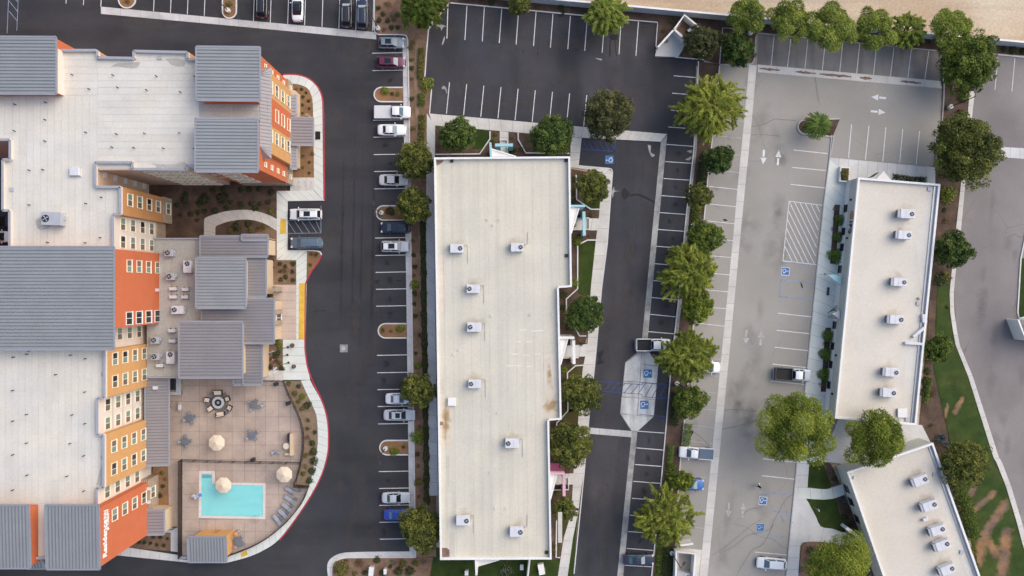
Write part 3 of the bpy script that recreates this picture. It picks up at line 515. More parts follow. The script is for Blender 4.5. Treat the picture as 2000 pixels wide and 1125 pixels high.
isl = bed([(1640, 232), (1575, 234)]+[(1572+14*math.cos(R(t)), 248-14*math.sin(R(t))) for t in range(100, 261, 16)]+[(1575, 262), (1626, 267)], 'mulch_dark', 'kerbed island with a palm in the grey lot', 'planting_island', .11)
kerb(isl, [(1640, 232), (1575, 234)]+[(1572+14*math.cos(R(t)), 248-14*math.sin(R(t))) for t in range(100, 261, 16)]+[(1575, 262), (1626, 267)], 'kerb_grey', .25)
gardenA = bed([(330, 330), (560, 360), (562, 450), (542, 452), (542, 520), (300, 520), (290, 340)], 'mulch_dark', 'dark mulch courtyard garden behind the hotel wing')
gardenB = bed([(500, 450), (542, 440), (544, 508), (580, 506), (580, 556), (548, 556), (546, 586), (500, 590)], 'mulch', 'brown mulch bed beside the hotel lobby', z=.102)
gardenC = bed(cr([(553, 163), (575, 164), (592, 167), (604, 175), (611, 190), (612, 205)])+[(614, 347), (560, 350), (555, 200)], 'mulch_orange', 'orange mulch bed along the short hotel facade')
gardenD = bed([(600, 492)]+cr([(618, 490), (628, 496), (622, 510), (608, 530), (600, 545)])+[(600, 500)], 'mulch_orange', 'small wedge bed beside the accessible stalls', z=.14)
gardenE = bed([(513, 660), (553, 660), (553, 723), (512, 723)], 'mulch', 'mulch bed behind the three flagpoles')
gardenF = bed(cr([(557, 744), (566, 770), (578, 794), (589, 818), (594, 845), (594, 876), (590, 905), (582, 930), (578, 946)])+[(604, 948)]+cr([(614, 905), (620, 875), (621, 850), (619, 815), (612, 795), (598, 765), (588, 744)]), 'soil_tan', 'curved planting bed between the pool fence and the white walk')
gardenG = bed([(300, 905), (330, 905), (329, 990), (290, 992)], 'mulch_orange', 'narrow mulch bed at the foot of the hotel tower')
gardenH = bed([(230, 1050), (335, 1040), (334, 1076), (235, 1068)], 'mulch', 'mulch bed below the orange tower')
# walks
hw = 'concrete_white'
strip('hotel_walk', 'white curved walk with a red kerb at the upper hotel corner', cr([(553, 147), (578, 147), (599, 153), (614, 164), (624, 178), (629, 196), (630, 225)])+[(632, 392)], cr([(553, 163), (575, 164), (590, 167), (602, 174), (609, 188), (611, 200), (612, 225)])+[(614, 372)], 18, .13, hw)
strip('hotel_walk', 'white walk beside the silver van stall', [(560, 392), (632, 392)], [(541, 373), (614, 373)], 5, .128, hw)
strip('hotel_walk', 'square paving with cycle stands by the hotel wing', [(567, 347), (614, 347)], [(567, 373), (614, 373)], 3, .124, 'concrete_warm')
strip('hotel_walk', 'white walk left of the accessible stalls', [(541, 374), (541, 508)], [(561, 393), (561, 490)], 8, .13, hw)
strip('hotel_walk', 'white walk linking the accessible stalls and the yellow kerb', [(542, 508), (579, 508)], [(561, 489), (600, 490)], 3, .131, hw)
strip('hotel_walk', 'white walk beside the long yellow kerb', [(579, 508), (579, 663)], [(600, 491), (597, 663)], 11, .132, hw)
arc = strip('garden_path', 'pale curved path through the courtyard garden', [(399, 470), (399, 428)]+cr([(404, 424), (440, 413), (485, 410), (520, 418), (541, 428)]), [(421, 470), (421, 444)]+cr([(423, 441), (450, 432), (485, 429), (515, 436), (541, 451)]), 10, .126, 'concrete_warm')
strip('entrance_plaza', 'pinkish paved plaza before the hotel lobby', [(534, 556), (534, 663)], [(579, 556), (579, 663)], 7, .128, 'patio_pink')
strip('hotel_walk', 'white walk around the flagpoles', [(553, 663), (553, 742)], [(597, 663), (597, 690), (602, 720), (606, 742)], 5, .13, hw)
strip('hotel_walk', 'pale paving under the lobby roof edge', [(500, 723), (553, 723)], [(500, 743), (553, 743)], 3, .127, 'concrete_warm')
strip('pool_walk', 'long white curved walk with a red kerb around the pool terrace', cr([(606, 742), (613, 756), (626, 779), (635, 803), (640, 830), (641, 860), (640, 882), (635, 905), (626, 930), (611, 960), (589, 995), (564, 1030), (540, 1058), (510, 1077), (480, 1089), (442, 1099)]), cr([(588, 743), (598, 765), (612, 795), (619, 815), (621, 850), (620, 875), (614, 905), (604, 950), (590, 983), (566, 1013), (545, 1033), (520, 1052), (490, 1068), (448, 1084)]), 30, .13, hw)
strip('pool_walk', 'pale walk below the pool house and the orange tower', [(442, 1099), (366, 1098), (218, 1083)], [(448, 1084), (366, 1086), (218, 1064)], 12, .129, 'concrete')
redA = kerb(lotA, cr([(553, 146), (578, 146), (600, 152), (615, 163), (625, 177), (630.5, 196), (632, 225)])+[(634, 391)], 'kerb_red', .2, .145, 'red_kerb')
kerb(lotA, cr([(628, 497), (622, 511), (608, 531), (600, 546), (597, 555)])+cr([(597, 555), (596, 663), (597, 690), (602, 720), (613, 750), (627, 778), (636, 803), (641, 830), (642, 860), (641, 881), (636, 905), (627, 931), (612, 961), (590, 996), (565, 1031), (546, 1055)]), 'kerb_red', .2, .145, 'red_kerb')
kerb(lotA, [(561, 392), (561, 490)], 'kerb_white', .15, .14); kerb(lotA, [(561, 392), (634, 391)], 'kerb_white', .15, .14); kerb(lotA, [(561, 490)]+cr([(600, 489.5), (618, 490), (626, 493), (628, 498)]), 'kerb_white', .2, .15)
MB().prism(W([(548, 428), (559, 428), (559, 457), (547, 457)]), .1, .139).build('tactile_pad', 'paint_yellow', lotA); MB().prism(W([(470, 1080), (482, 1074), (485, 1083), (472, 1088)]), .1, .138).build('tactile_pad', 'paint_yellow', lotA)
tag(MB().prism(W([(616, 257), (626, 257), (626, 273), (616, 273)]), .1, .15).build('entrance_mat', 'black_metal'), 'black rectangular mat on the white walk by the side entrance', 'mat')
# ---------------------------------------------------------------- office pavements
strip('office_walk', 'concrete walk along the top of the white office', [(838, 222), (1000, 236), (1160, 250), (1303, 262)], [(846, 245), (1000, 258), (1130, 269), (1290, 277)], 20, .13, 'concrete_warm')
strip('office_walk', 'narrow grey walk left of the white office', [(834, 222), (832, 440), (834, 600), (836, 800), (838, 968)], [(850, 246), (849, 440), (850, 600), (853, 800), (856, 968)], 28, .132, 'concrete')
strip('office_walk', 'concrete apron by the top right office corner', [(1115, 268), (1113, 328)], [(1136, 270), (1130, 326)], 4, .129, 'concrete_warm')
strip('office_walk', 'concrete walk around the oak right of the office', [(1113, 326), (1150, 332), (1172, 340), (1176, 370)], [(1130, 324), (1186, 328), (1195, 336), (1194, 350)], 4, .128, 'concrete_warm')
strip('office_walk', 'long concrete walk down the right side of the office', [(1176, 340), (1170, 420), (1163, 475), (1154, 560), (1147, 675), (1138, 720), (1131, 800), (1120, 920), (1116, 1000), (1101, 1050), (1088, 1135)], [(1195, 340), (1189, 420), (1185, 475), (1174, 560), (1164, 675), (1159, 725), (1150, 805), (1140, 920), (1129, 1000), (1119, 1050), (1107, 1135)], 30, .131, 'concrete_warm')
kerb(lotB, [(1130, 324), (1188, 329)], 'concrete'); kerb(lotB, cr([(1188, 329), (1194, 331), (1196, 337)])+[(1186, 475), (1175, 562), (1165, 675), (1160, 725), (1151, 805), (1141, 920), (1121, 1120)], 'concrete')
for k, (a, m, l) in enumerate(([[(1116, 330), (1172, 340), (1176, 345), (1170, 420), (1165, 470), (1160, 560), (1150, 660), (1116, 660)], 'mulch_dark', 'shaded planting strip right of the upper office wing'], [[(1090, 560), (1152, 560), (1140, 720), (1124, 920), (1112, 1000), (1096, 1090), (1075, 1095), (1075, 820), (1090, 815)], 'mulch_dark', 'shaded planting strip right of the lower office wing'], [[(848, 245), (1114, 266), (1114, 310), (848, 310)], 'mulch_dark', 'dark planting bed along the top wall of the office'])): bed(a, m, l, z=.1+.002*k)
for pts, l in (([(1131, 476), (1164, 470), (1155, 576), (1128, 574)], 'narrow lawn beside the upper office wing'), ([(925, 251), (957, 256), (957, 273), (945, 291), (922, 292)], 'small bright lawn by the top entrance'), ([(1110, 715), (1140, 714), (1133, 800), (1108, 805)], 'olive lawn behind the middle oak'), ([(1128, 395), (1171, 385), (1170, 408), (1152, 409)], 'grass corner beside the teal entrance'), ([(1084, 980), (1117, 965), (1108, 1020), (1098, 1050), (1088, 1090), (1086, 1090)], 'olive grass beside the lower office wing'), ([(1122, 1010), (1128, 1010), (1118, 1135), (1108, 1135)], 'thin grass verge beside the lower walk'), ([(1098, 800), (1132, 800), (1130, 830), (1090, 835)], 'olive grass behind the lower oak')): bed(pts, 'lawn' if 'olive' not in l else 'lawn_olive', l, 'lawn', .112)
cw = MB()
for pl in ([(957, 257), (957, 272), (937, 301), (851, 302)], [(1012, 260), (1012, 273), (1027, 299), (1112, 300)], [(1125, 342), (1126, 390), (1154, 409), (1171, 409)], [(1164, 469), (1147, 469), (1133, 476)], [(1128, 480), (1128, 564), (1106, 584), (1106, 625), (1122, 640), (1132, 656), (1145, 656)], [(1141, 713), (1124, 714), (1108, 728), (1109, 802), (1087, 826), (1087, 860)], [(1090, 985), (1087, 1008), (1086, 1088), (1094, 1088)]): MB().ribbon(W(pl), .2, 0, .28).build('garden_kerb', 'kerb_white', bpy.data.objects['planting_bed'])
strip('entrance_path', 'concrete path to the teal top entrance', [(976, 256), (976, 306)], [(993, 258), (993, 306)], 4, .134, 'concrete_warm')
strip('entrance_path', 'concrete path to the teal side entrance', [(1112, 425), (1172, 427)], [(1112, 450), (1168, 450)], 4, .133, 'concrete_warm')
strip('entrance_path', 'concrete path to the white side entrance', [(1092, 676), (1148, 672)], [(1092, 698), (1143, 696)], 4, .133, 'concrete')
strip('entrance_path', 'concrete path to the pink entrance', [(1073, 926), (1124, 924)], [(1073, 946), (1120, 946)], 4, .133, 'concrete_warm')
# ---------------------------------------------------------------- right-hand pavements
strip('office_walk', 'broad pale walk above the sign building', [(1620, 308), (1826, 327)], [(1615, 365), (1826, 380)], 11, .13, 'concrete')
strip('office_walk', 'long pale walk left of the sign building', [(1619, 310), (1608, 401), (1596, 518), (1586, 619), (1572, 760), (1556, 905)], [(1655, 345), (1645, 420), (1640, 518), (1632, 619), (1622, 760), (1612, 905)], 26, .132, 'concrete_white')
kerb(lotC, [(1624, 264), (1620, 308), (1608, 401), (1596, 518), (1586, 619), (1572, 760), (1556, 905), (1550, 970), (1541, 1060), (1534, 1135)], 'kerb_grey', .15, .138)
kerb(lotC, [(1628, 265), (1622, 306)], 'kerb_grey', .15, .14)
strip('office_walk', 'pale walk at the lower right of the grey lot', [(1556, 905), (1550, 970), (1541, 1060), (1534, 1135)], [(1580, 905), (1577, 952), (1562, 1065), (1558, 1135)], 10, .133, 'concrete')
struct('entrance_court', [(1580, 905), (1612, 880), (1640, 810), (1800, 830), (1830, 890), (1812, 905), (1660, 925), (1640, 905), (1600, 900)], .128, 'concrete', 'pale entrance court between the two right-hand buildings', z0=-.03)
strip('entrance_path', 'concrete path between the two dark lawns', [(1560, 952), (1600, 953), (1618, 954), (1645, 945)], [(1560, 973), (1600, 975), (1620, 976), (1650, 966)], 4, .134, 'concrete_white')
strip('entrance_path', 'curved concrete path below the lower dark lawn', cr([(1560, 1000), (1590, 1024), (1620, 1031), (1650, 1040), (1680, 1062), (1700, 1090)]), cr([(1556, 1062), (1575, 1058), (1605, 1058), (1640, 1064), (1665, 1078), (1680, 1100)]), 6, .135, 'concrete')
struct('entrance_court', [(1572, 972), (1578, 980), (1602, 1026), (1560, 1062), (1548, 1060), (1552, 972)], .1305, 'concrete', 'triangle of paving beside the accessible stalls', z0=-.03)
bed(cr([(1580, 905), (1608, 900), (1618, 930), (1623, 950), (1610, 955), (1580, 952), (1577, 948), (1580, 905)], 3), 'lawn', 'dark green lawn above the forked path', 'lawn', .137)
bed(cr([(1575, 974), (1600, 976), (1632, 973)], 3)+cr([(1640, 1000), (1651, 1038), (1625, 1032), (1602, 1027), (1590, 1000), (1575, 974)], 3), 'lawn', 'dark green lawn below the forked path', 'lawn', .138)
bed([(1606, 902), (1622, 905), (1640, 945), (1624, 950)], 'mulch_dark', 'narrow bed along the lower building above the forked path', z=.14)
bed([(1633, 972), (1648, 966), (1690, 1060), (1655, 1040)], 'mulch_dark', 'narrow bed along the lower building below the forked path', z=.14)
bed(cr([(1565, 1066), (1575, 1058), (1600, 1058), (1625, 1063)], 4)+[(1700, 1085), (1720, 1140), (1558, 1140)], 'mulch', 'mulch bed with agaves under the lower tree', z=.136)
for y0, y1 in ((400, 455), (455, 515), (640, 700), (700, 765)):
    xa = 1655-(y0-345)*.073-22; bed([(xa, y0), (xa+11, y0), (xa+11-(y1-y0)*.073, y1), (xa-(y1-y0)*.073, y1)], 'mulch_dark', {400: 'topmost', 455: 'second', 640: 'third', 700: 'lowest'}[y0]+' clipped shrub bed along the sign building', z=.145)

# worn patches, oil drips and tyre tracks on the lots
def decal(parent, x, y, rx, ry, rot, m, z, name):
    X, Y = P(x, y); c, n = math.cos(rot), math.sin(rot); link(name, MB().poly([(-rx, -ry), (rx, -ry), (rx, ry), (-rx, ry)], 0).mesh(name, m), parent, (X, Y, z), rot)
rd = random.Random(21); zi = [0]
def zz(b): zi[0] += 1; return b+.00012*(zi[0] % 60)
for y in (104, 138, 235, 268, 302, 335, 465, 499, 532, 565, 598, 694, 728, 761, 921, 954, 1020):
    decal(lotA, 757+rd.uniform(-8, 8), y+17+rd.uniform(-3, 3), rd.uniform(.5, 1.1), rd.uniform(.4, .8), rd.uniform(0, 3), 'oil_soft', zz(.004), 'oil_stain')
for k in range(24): decal(lotA, rd.uniform(640, 740), rd.uniform(60, 1080), rd.uniform(2, 6), rd.uniform(1, 3), R(90)+rd.uniform(-.2, .2), 'dust_soft', zz(.004), 'worn_patch')
for k in range(9): decal(lotA, rd.uniform(60, 560), rd.uniform(5, 75), rd.uniform(3, 7), rd.uniform(.8, 2), R(-5), 'dust_soft', zz(.004), 'worn_patch')
for x in (668, 690, 706, 728): decal(lotA, x, 480, 26, .35, R(-91), 'tyre_soft', zz(.006), 'tyre_track')
for k in range(26): decal(lotB, rd.uniform(850, 1280), rd.uniform(50, 215), rd.uniform(1.2, 4.5), rd.uniform(.8, 2.4), rd.uniform(-.3, .3), 'dust_soft', zz(.012), 'worn_patch')
for k in range(26): y = rd.uniform(290, 1110); decal(lotB, 1255-(y-290)*.095+rd.uniform(-32, 22), y, rd.uniform(1.2, 5), rd.uniform(.5, 1.4), R(-97)+rd.uniform(-.1, .1), 'dust_soft', zz(.012), 'worn_patch')
for y in range(300, 660, 33): decal(lotB, 1325-(y-300)*.095+rd.uniform(-6, 6), y, rd.uniform(.5, 1.0), rd.uniform(.4, .7), rd.uniform(0, 3), 'oil_soft', zz(.012), 'oil_stain')
for y in range(860, 1080, 33): decal(lotB, 1268-(y-860)*.095, y, rd.uniform(.5, 1.0), rd.uniform(.4, .7), rd.uniform(0, 3), 'oil_soft', zz(.012), 'oil_stain')
for k in range(26): y = rd.uniform(150, 1110); decal(lotC, 1500-(y-150)*.07+rd.uniform(-40, 60), y, rd.uniform(1.5, 6), rd.uniform(.6, 2), R(-96)+rd.uniform(-.3, .3), 'grime_soft', zz(.014), 'worn_patch')
for y in range(170, 1000, 33): decal(lotC, 1425-(y-170)*.095+rd.uniform(-8, 8), y, rd.uniform(.5, 1.4), rd.uniform(.4, .9), rd.uniform(0, 3), 'grime_soft', zz(.014), 'oil_stain')
for k in range(16): decal(street, rd.uniform(1900, 2000), rd.uniform(150, 900), rd.uniform(2, 6), rd.uniform(.6, 2), R(-95), 'grime_soft', zz(.008), 'worn_patch')
struct('side_path', [(329, 905), (353, 905), (353, 1030), (321, 1030), (320, 990), (330, 990)], .112, 'patio', 'narrow paved strip between the hotel and the pool fence', z0=-.03)
struct('side_path', [(321, 1031), (350, 1031), (349, 1078), (334, 1076), (334, 1040), (321, 1040)], .111, 'concrete', 'pale paving below the gate beside the pool fence', z0=-.03)
# ---------------------------------------------------------------- building helpers
def bb(pts): return (sum(p[0] for p in pts)/len(pts), sum(p[1] for p in pts)/len(pts), 0)
def prismpart(name, parent, off, pts, z0, z1, m, **k): return MB().prism(pts, z0, z1).build(name, m, parent, off, **k)
def rect(x0, x1, y0, y1): return [(x0, y0), (x1, y0), (x1, y1), (x0, y1)]
def mroof(parent, off, x0, x1, y0, y1, za, zb, ribs='x', m='metal_roof', t=.28, sp=.47, name='metal_roof', trim=True):
    if x0 > x1: x0, x1 = x1, x0
    if y0 > y1: y0, y1 = y1, y0
    zf = (lambda x, y: za+(zb-za)*(x-x0)/(x1-x0)) if ribs == 'x' else (lambda x, y: za+(zb-za)*(y-y0)/(y1-y0))
    c = [(x0, y0), (x1, y0), (x1, y1), (x0, y1)]
    o = MB().add([(a, b, zf(a, b)-t) for a, b in c]+[(a, b, zf(a, b)) for a, b in c], [(3, 2, 1, 0), (4, 5, 6, 7), (0, 1, 5, 4), (1, 2, 6, 5), (2, 3, 7, 6), (3, 0, 4, 7)]).build(name, m, parent, off)
    mb = MB(); n = max(2, round(((y1-y0) if ribs == 'x' else (x1-x0))/sp))
    def bar(a, b, w, h):
        d = ((b[0]-a[0]), (b[1]-a[1])); l = math.hypot(*d); nx, ny = -d[1]/l*w/2, d[0]/l*w/2
        q = [(a[0]+nx, a[1]+ny), (a[0]-nx, a[1]-ny), (b[0]-nx, b[1]-ny), (b[0]+nx, b[1]+ny)]
        return [(x, y, zf(x, y)-.02) for x, y in q]+[(x, y, zf(x, y)+h) for x, y in q]
    FB = [(4, 5, 6, 7), (0, 1, 5, 4), (1, 2, 6, 5), (2, 3, 7, 6), (3, 0, 4, 7)]
    for i in range(1, n):
        if ribs == 'x': y = y0+(y1-y0)*i/n; v = bar((x0+.1, y), (x1-.1, y), .09, .075)
        else: x = x0+(x1-x0)*i/n; v = bar((x, y0+.1), (x, y1-.1), .09, .075)
        mb.add(v, FB)
    s = mb.build('standing_seams', 'seam', o); s['kind'] = 'stuff'; s.data.transform(Matrix.Translation((-off[0], -off[1], -off[2])))
    if trim:
        tm = MB()
        for a, b in ((c[0], c[1]), (c[1], c[2]), (c[2], c[3]), (c[3], c[0])): tm.add(bar(a, b, .26, .05), FB)
        tm.build('eave_trim', 'metal_trim', o, off)
    return o
WIN = {}
def window(parent, off, x, y, z, w=1.8, h=1.5, face=0, panes=('glass_green', 'glass_taupe'), fm='frame_cream', fw=.09, split=True, sub=True):
    k = (w, h, fm, split)
    if k not in WIN:
        mb = MB(); d = .10
        for s in (-1, 1): mb.box(d/2, s*(w/2-fw/2), 0, d, fw, h-2*fw)
        for s in (-1, 1): mb.box(d/2, 0, s*(h/2-fw/2), d, w, fw)
        if split: mb.box(d/2-.01, 0, 0, d-.02, fw*.8, h-2*fw)
        mb.box(d/2+.03, 0, -h/2-.03, d+.06, w+.12, .06)
        WIN[k] = mb.mesh('window', fm)
        WIN[k+('p',)] = {}
    o = link('window', WIN[k], parent, (x-off[0], y-off[1], z-off[2]), face)
    pw = (w-2*fw)/2 if split else w-2*fw
    for i, p in enumerate(panes if split else panes[:1]):
        kk = (w, h, split, p)
        if kk not in WIN: WIN[kk] = MB().box(.02, 0, 0, .04, pw-.01, h-2*fw-.005).mesh('pane', p)
        link('pane', WIN[kk], o, (0, (pw/2 if i == 0 else -pw/2) if split else 0, 0))
    return o
def parapets(parent, off, pts, z0, z1, m, cm=None, w=.24, name='parapet'):
    pts = ccw(pts); n = len(pts)
    for i in range(n):
        a, b = pts[i], pts[(i+1) % n]; d = math.dist(a, b); ux, uy = (b[0]-a[0])/d, (b[1]-a[1])/d; nx, ny = -uy, ux
        q = [a, b, (b[0]+nx*w-ux*w*.0, b[1]+ny*w), (a[0]+nx*w, a[1]+ny*w)]
        e = .004*(i % 2)
        o = MB().prism(q, z0, z1-e).build(name, m, parent, off)
        if cm:
            q2 = [(a[0]-nx*.04-ux*.04, a[1]-ny*.04-uy*.04), (b[0]-nx*.04+ux*.04, b[1]-ny*.04+uy*.04), (b[0]+nx*(w+.05)+ux*.04, b[1]+ny*(w+.05)+uy*.04), (a[0]+nx*(w+.05)-ux*.04, a[1]+ny*(w+.05)-uy*.04)]
            MB().prism(q2, z1+.002, z1+.06+e).build('coping', cm, o, off)
def text_mesh(s, size, depth=.04, bold=.0):
    cu = bpy.data.curves.new('lettering', 'FONT'); cu.body = s; cu.size = size; cu.extrude = depth; cu.offset = bold
    t = bpy.data.objects.new('tmp_text', cu); COL.objects.link(t); bpy.context.view_layer.update()
    me = bpy.data.meshes.new_from_object(t.evaluated_get(bpy.context.evaluated_depsgraph_get())); bpy.data.objects.remove(t); bpy.data.curves.remove(cu); return me
def lettering(parent, off, s, size, loc, rot, m, sx=1, bold=0, name='lettering'):
    me = text_mesh(s, size, .04, bold); me.materials.clear(); me.materials.append(MATS[m])
    o = link(name, me, parent, tuple(loc[i]-off[i] for i in range(3))); o.rotation_euler = rot; o.scale = (sx, 1, 1); return o

# ---------------------------------------------------------------- white office
ZO = 7.0
offp = W([(848, 308), (1113, 306), (1116.5, 560), (1091, 562), (1096.5, 819), (1072, 821), (1077, 1092), (860, 1093)], ZO)
oo = bb(offp); off_b = thing('office_building', 'long white flat-roofed office with stepped right side in the middle', 'building', oo)
prismpart('wall', off_b, oo, offp, 0, ZO-.6, 'wall_white'); dk = MB().poly(offp, ZO-.594).build('roof_deck', 'membrane_cream', off_b, oo)
parapets(off_b, oo, offp, ZO-.6, ZO, 'coping_white', 'coping_white', .2)
def rp(pts, m, name='roof_patch', z=ZO-.588, o=None, par=None): return MB().poly(W(pts, z), z).build(name, m, par or dk, o or oo)
rp([(1057, 692), (1094, 691), (1096, 817), (1059, 818)], 'roof_patch'); rp([(1059, 768), (1094, 767), (1095.5, 815), (1060, 816)], 'patch_stained', z=ZO-.584); rp([(1063, 700), (1073, 700), (1082, 770), (1070, 770)], 'patch_stained', z=ZO-.583)
rp([(857, 776), (884, 776), (884, 872), (858, 872)], 'patch_stained')
for x_, y_, w_, h_ in ((860, 740, 8, 30), (872, 890, 6, 60), (885, 960, 6, 60), (878, 1040, 10, 50), (1090, 1000, 8, 60)): rp([(x_, y_), (x_+w_, y_), (x_+w_, y_+h_), (x_, y_+h_)], 'streak_stain', z=ZO-.586)
rp([(856, 497), (870, 498), (869, 610), (855, 610)], 'roof_patch'); rp([(852, 313), (867, 313), (863, 318), (853, 324)], 'roof_mud'); rp([(862, 1070), (872, 1070), (878, 1074), (889, 1087), (862, 1088)], 'roof_mud')
for x_ in range(0, 14):
    xx = 866+x_*17.5; MB().ribbon(W([(xx-2, 316), (xx+8 if xx < 1066 else xx, 1084 if xx < 1066 else 556)], ZO-.59), .03, ZO-.60, ZO-.588).build('membrane_seam', 'membrane_dirty', dk, oo)
for k, (x, y) in enumerate(((1016, 644), (1038, 646), (1006, 667), (1028, 667), (1050, 645), (1000, 691), (1022, 693), (1044, 691), (1006, 713), (1028, 715), (990, 714))): rp([(x, y), (x+12, y-.3), (x+12, y+.9), (x, y+1.2)], 'coping_white', 'roof_patch')
for x, y in ((882, 313), (1106, 312), (1107, 499), (862, 828), (1068, 1081)):
    MB().box(*P(x, y, ZO), ZO-.5, .5, .5, .18).build('roof_drain', 'unit_dark' if x > 870 else 'roof_mud', dk, oo)
for x, y in ((1037, 615), (1079, 615), (952, 428), (976, 428), (963, 439), (896, 684), (885, 692), (958, 924), (967, 994), (989, 994), (973, 807), (960, 617)): MB().lathe(*P(x, y, ZO), [(.07, ZO-.6), (.07, ZO-.3), (.1, ZO-.28), (.1, ZO-.2)], 8).build('vent_pipe', 'unit_white', dk, oo)
for k in range(9): MB().box(P(1116, 380+k*22, 3)[0]+.05 if k < 8 else P(1094, 700, 3)[0]+.05, P(1100, 380+k*22, 3)[1], 1.8, .08, 1.2, 1.6).build('window', 'glass_dark', off_b, oo)
def canopy(parent, off, base, tip, far, z, m='wall_white'):   # triangular concrete hood
    o = MB().prism(W([base, tip, far], z), z-.35, z).build('canopy', m, parent, off)
    MB().ribbon(W([tip, far], z), .18, z-.36, z+.1).build('canopy_edge', 'coping_white', o, off); return o
def beam(parent, off, a, b, z, m, md, w=.45, legs=True):
    o = MB().ribbon(W([a, b], z), w, z-.5, z).build('portal_beam', m, parent, off)
    A, B = P(*a, z), P(*b, z); d = math.dist(A, B); u = ((B[0]-A[0])/d, (B[1]-A[1])/d)
    for s, q in ((1, A), (-1, B)): MB().box(q[0]+s*u[0]*.4, q[1]+s*u[1]*.4, (z-.5)/2, .5 if abs(u[0]) < .5 else .8, .8 if abs(u[0]) < .5 else .5, z-.5).build('portal_pier', md, parent, off)
    return o
canopy(off_b, oo, (958, 306), (960, 291), (1008, 306), 6.2); MB().ribbon(W([(957.5, 278), (959, 307)], 7), .3, 0, 7.0).build('fin_wall', 'teal', off_b, oo); beam(off_b, oo, (967, 283), (1002, 283), 4.2, 'teal', 'teal_dark')
canopy(off_b, oo, (1115, 404), (1131, 406), (1115.5, 456), 6.2); MB().ribbon(W([(1114, 402), (1143, 402)], 6.6), .3, 0, 6.6).build('fin_wall', 'teal', off_b, oo); beam(off_b, oo, (1140.5, 413), (1141.5, 460), 4.2, 'teal', 'teal_dark')
canopy(off_b, oo, (1094, 661), (1109, 662), (1095, 712), 6.2, 'wall_white'); MB().ribbon(W([(1093, 660), (1122, 660)], 6.6), .3, 0, 6.6).build('fin_wall', 'wall_white', off_b, oo); beam(off_b, oo, (1120.5, 665), (1121.5, 711), 4.2, 'coping_white', 'wall_white')
canopy(off_b, oo, (1074, 925), (1088, 926), (1075, 975), 6.2); MB().ribbon(W([(1072, 925), (1103, 925)], 6.6), .3, 0, 6.6).build('fin_wall', 'pink', off_b, oo); beam(off_b, oo, (1101.5, 926), (1102, 969), 4.6, 'pink', 'plum')
MB().prism(W([(1075, 905), (1102, 905), (1102, 923), (1075, 923)], 5.5), 5.2, 5.5).build('entrance_roof', 'plum', off_b, oo)
for pl in ([(977.5, 306), (977.5, 275), (991, 275), (991, 306)], [(1117, 427), (1150, 426), (1150, 448), (1117, 449)], [(1100, 699), (1130, 698)], [(1103, 932), (1110, 932), (1110, 955), (1080, 956)]): MB().ribbon(W(pl), .18, 0, .45).build('planter_kerb', 'kerb_white', off_b, oo)
canopy(off_b, oo, (928, 1094), (930, 1106), (975, 1093), 6.2); MB().ribbon(W([(929, 1092), (930.5, 1124)], 6.8), .28, 0, 6.8).build('fin_wall', 'wall_white', off_b, oo); MB().ribbon(W([(1035, 1092), (1030, 1140)], 3), .25, 0, 2.6).build('garden_wall', 'wall_white', off_b, oo)

# ---------------------------------------------------------------- sign building and the lower right building
ZI = 4.4
ifp = W([(1676, 347), (1836, 360), (1789, 830), (1631, 817)], ZI); io = bb(ifp)
ifb = thing('sign_building', 'pale flat-roofed office with lettered sign on its left wall', 'building', io)
prismpart('wall', ifb, io, ifp, 0, ZI-.5, 'wall_olive'); MB().ribbon([P(1676.3, 347, ZI), P(1631.3, 817, ZI)], .3, 0, 1.85).build('wall_base', 'wall_white', ifb, io); idk = MB().poly(ifp, ZI-.494).build('roof_deck', 'membrane_pale', ifb, io); parapets(ifb, io, ifp, ZI-.5, ZI, 'coping_white', 'coping_white', .22)
lb = W([(1655, 922), (1822, 865), (1914, 1125), (1960, 1250), (1768, 1250)], ZI); lo = bb(lb)
lowb = thing('corner_building', 'angled pale flat-roofed office cut by the bottom edge', 'building', lo)
prismpart('wall', lowb, lo, lb, 0, ZI-.5, 'wall_olive'); ldk = MB().poly(lb, ZI-.494).build('roof_deck', 'membrane_pale', lowb, lo); parapets(lowb, lo, lb, ZI-.5, ZI, 'coping_white', 'coping_white', .22)
MB().ribbon(W([(1830, 362), (1784, 828)], ZI), .5, ZI-.52, ZI-.35).build('roof_gutter', 'steel', idk, io); MB().ribbon(W([(1817, 868), (1945, 1225)], ZI), .5, ZI-.52, ZI-.35).build('roof_gutter', 'steel', ldk, lo)
rp(cr([(1668, 812), (1690, 806), (1720, 806), (1745, 808), (1755, 822), (1700, 822), (1668, 812)]), 'roof_patch', z=ZI-.488, o=io, par=idk)
for pts in ([(1818, 366), (1828, 368), (1812, 520), (1806, 580), (1800, 570), (1788, 470)], [(1799, 610), (1803, 620), (1790, 780), (1766, 760), (1770, 680)]): MB().poly(W(pts, ZI-.49), ZI-.489).build('membrane_sheet', 'membrane', idk, io)
MB().poly(W([(1812, 880), (1822, 885), (1905, 1125), (1890, 1125), (1868, 1060), (1838, 985)], ZI-.49), ZI-.489).build('membrane_sheet', 'membrane', ldk, lo)
for x, y, w_, l_, a in ((1806, 622, .7, 1.3, -85), (1795, 649, .45, 2.3, 40), (1786, 671, .4, 2.9, -3)): MB().box(*P(x, y, ZI), ZI-.2, l_, w_, .5, R(a)).build('roof_duct', 'unit_white', idk, io, bevel=.04)
for x, y, b_, d_ in ((1818, 369, io, idk), (1796, 593, io, idk), (1774, 820, io, idk), (1828, 928, lo, ldk), (1881, 1080, lo, ldk)): MB().box(*P(x, y, ZI), ZI-.4, .55, .6, .2, R(-5)).build('roof_drain', 'unit_grey', d_, b_)
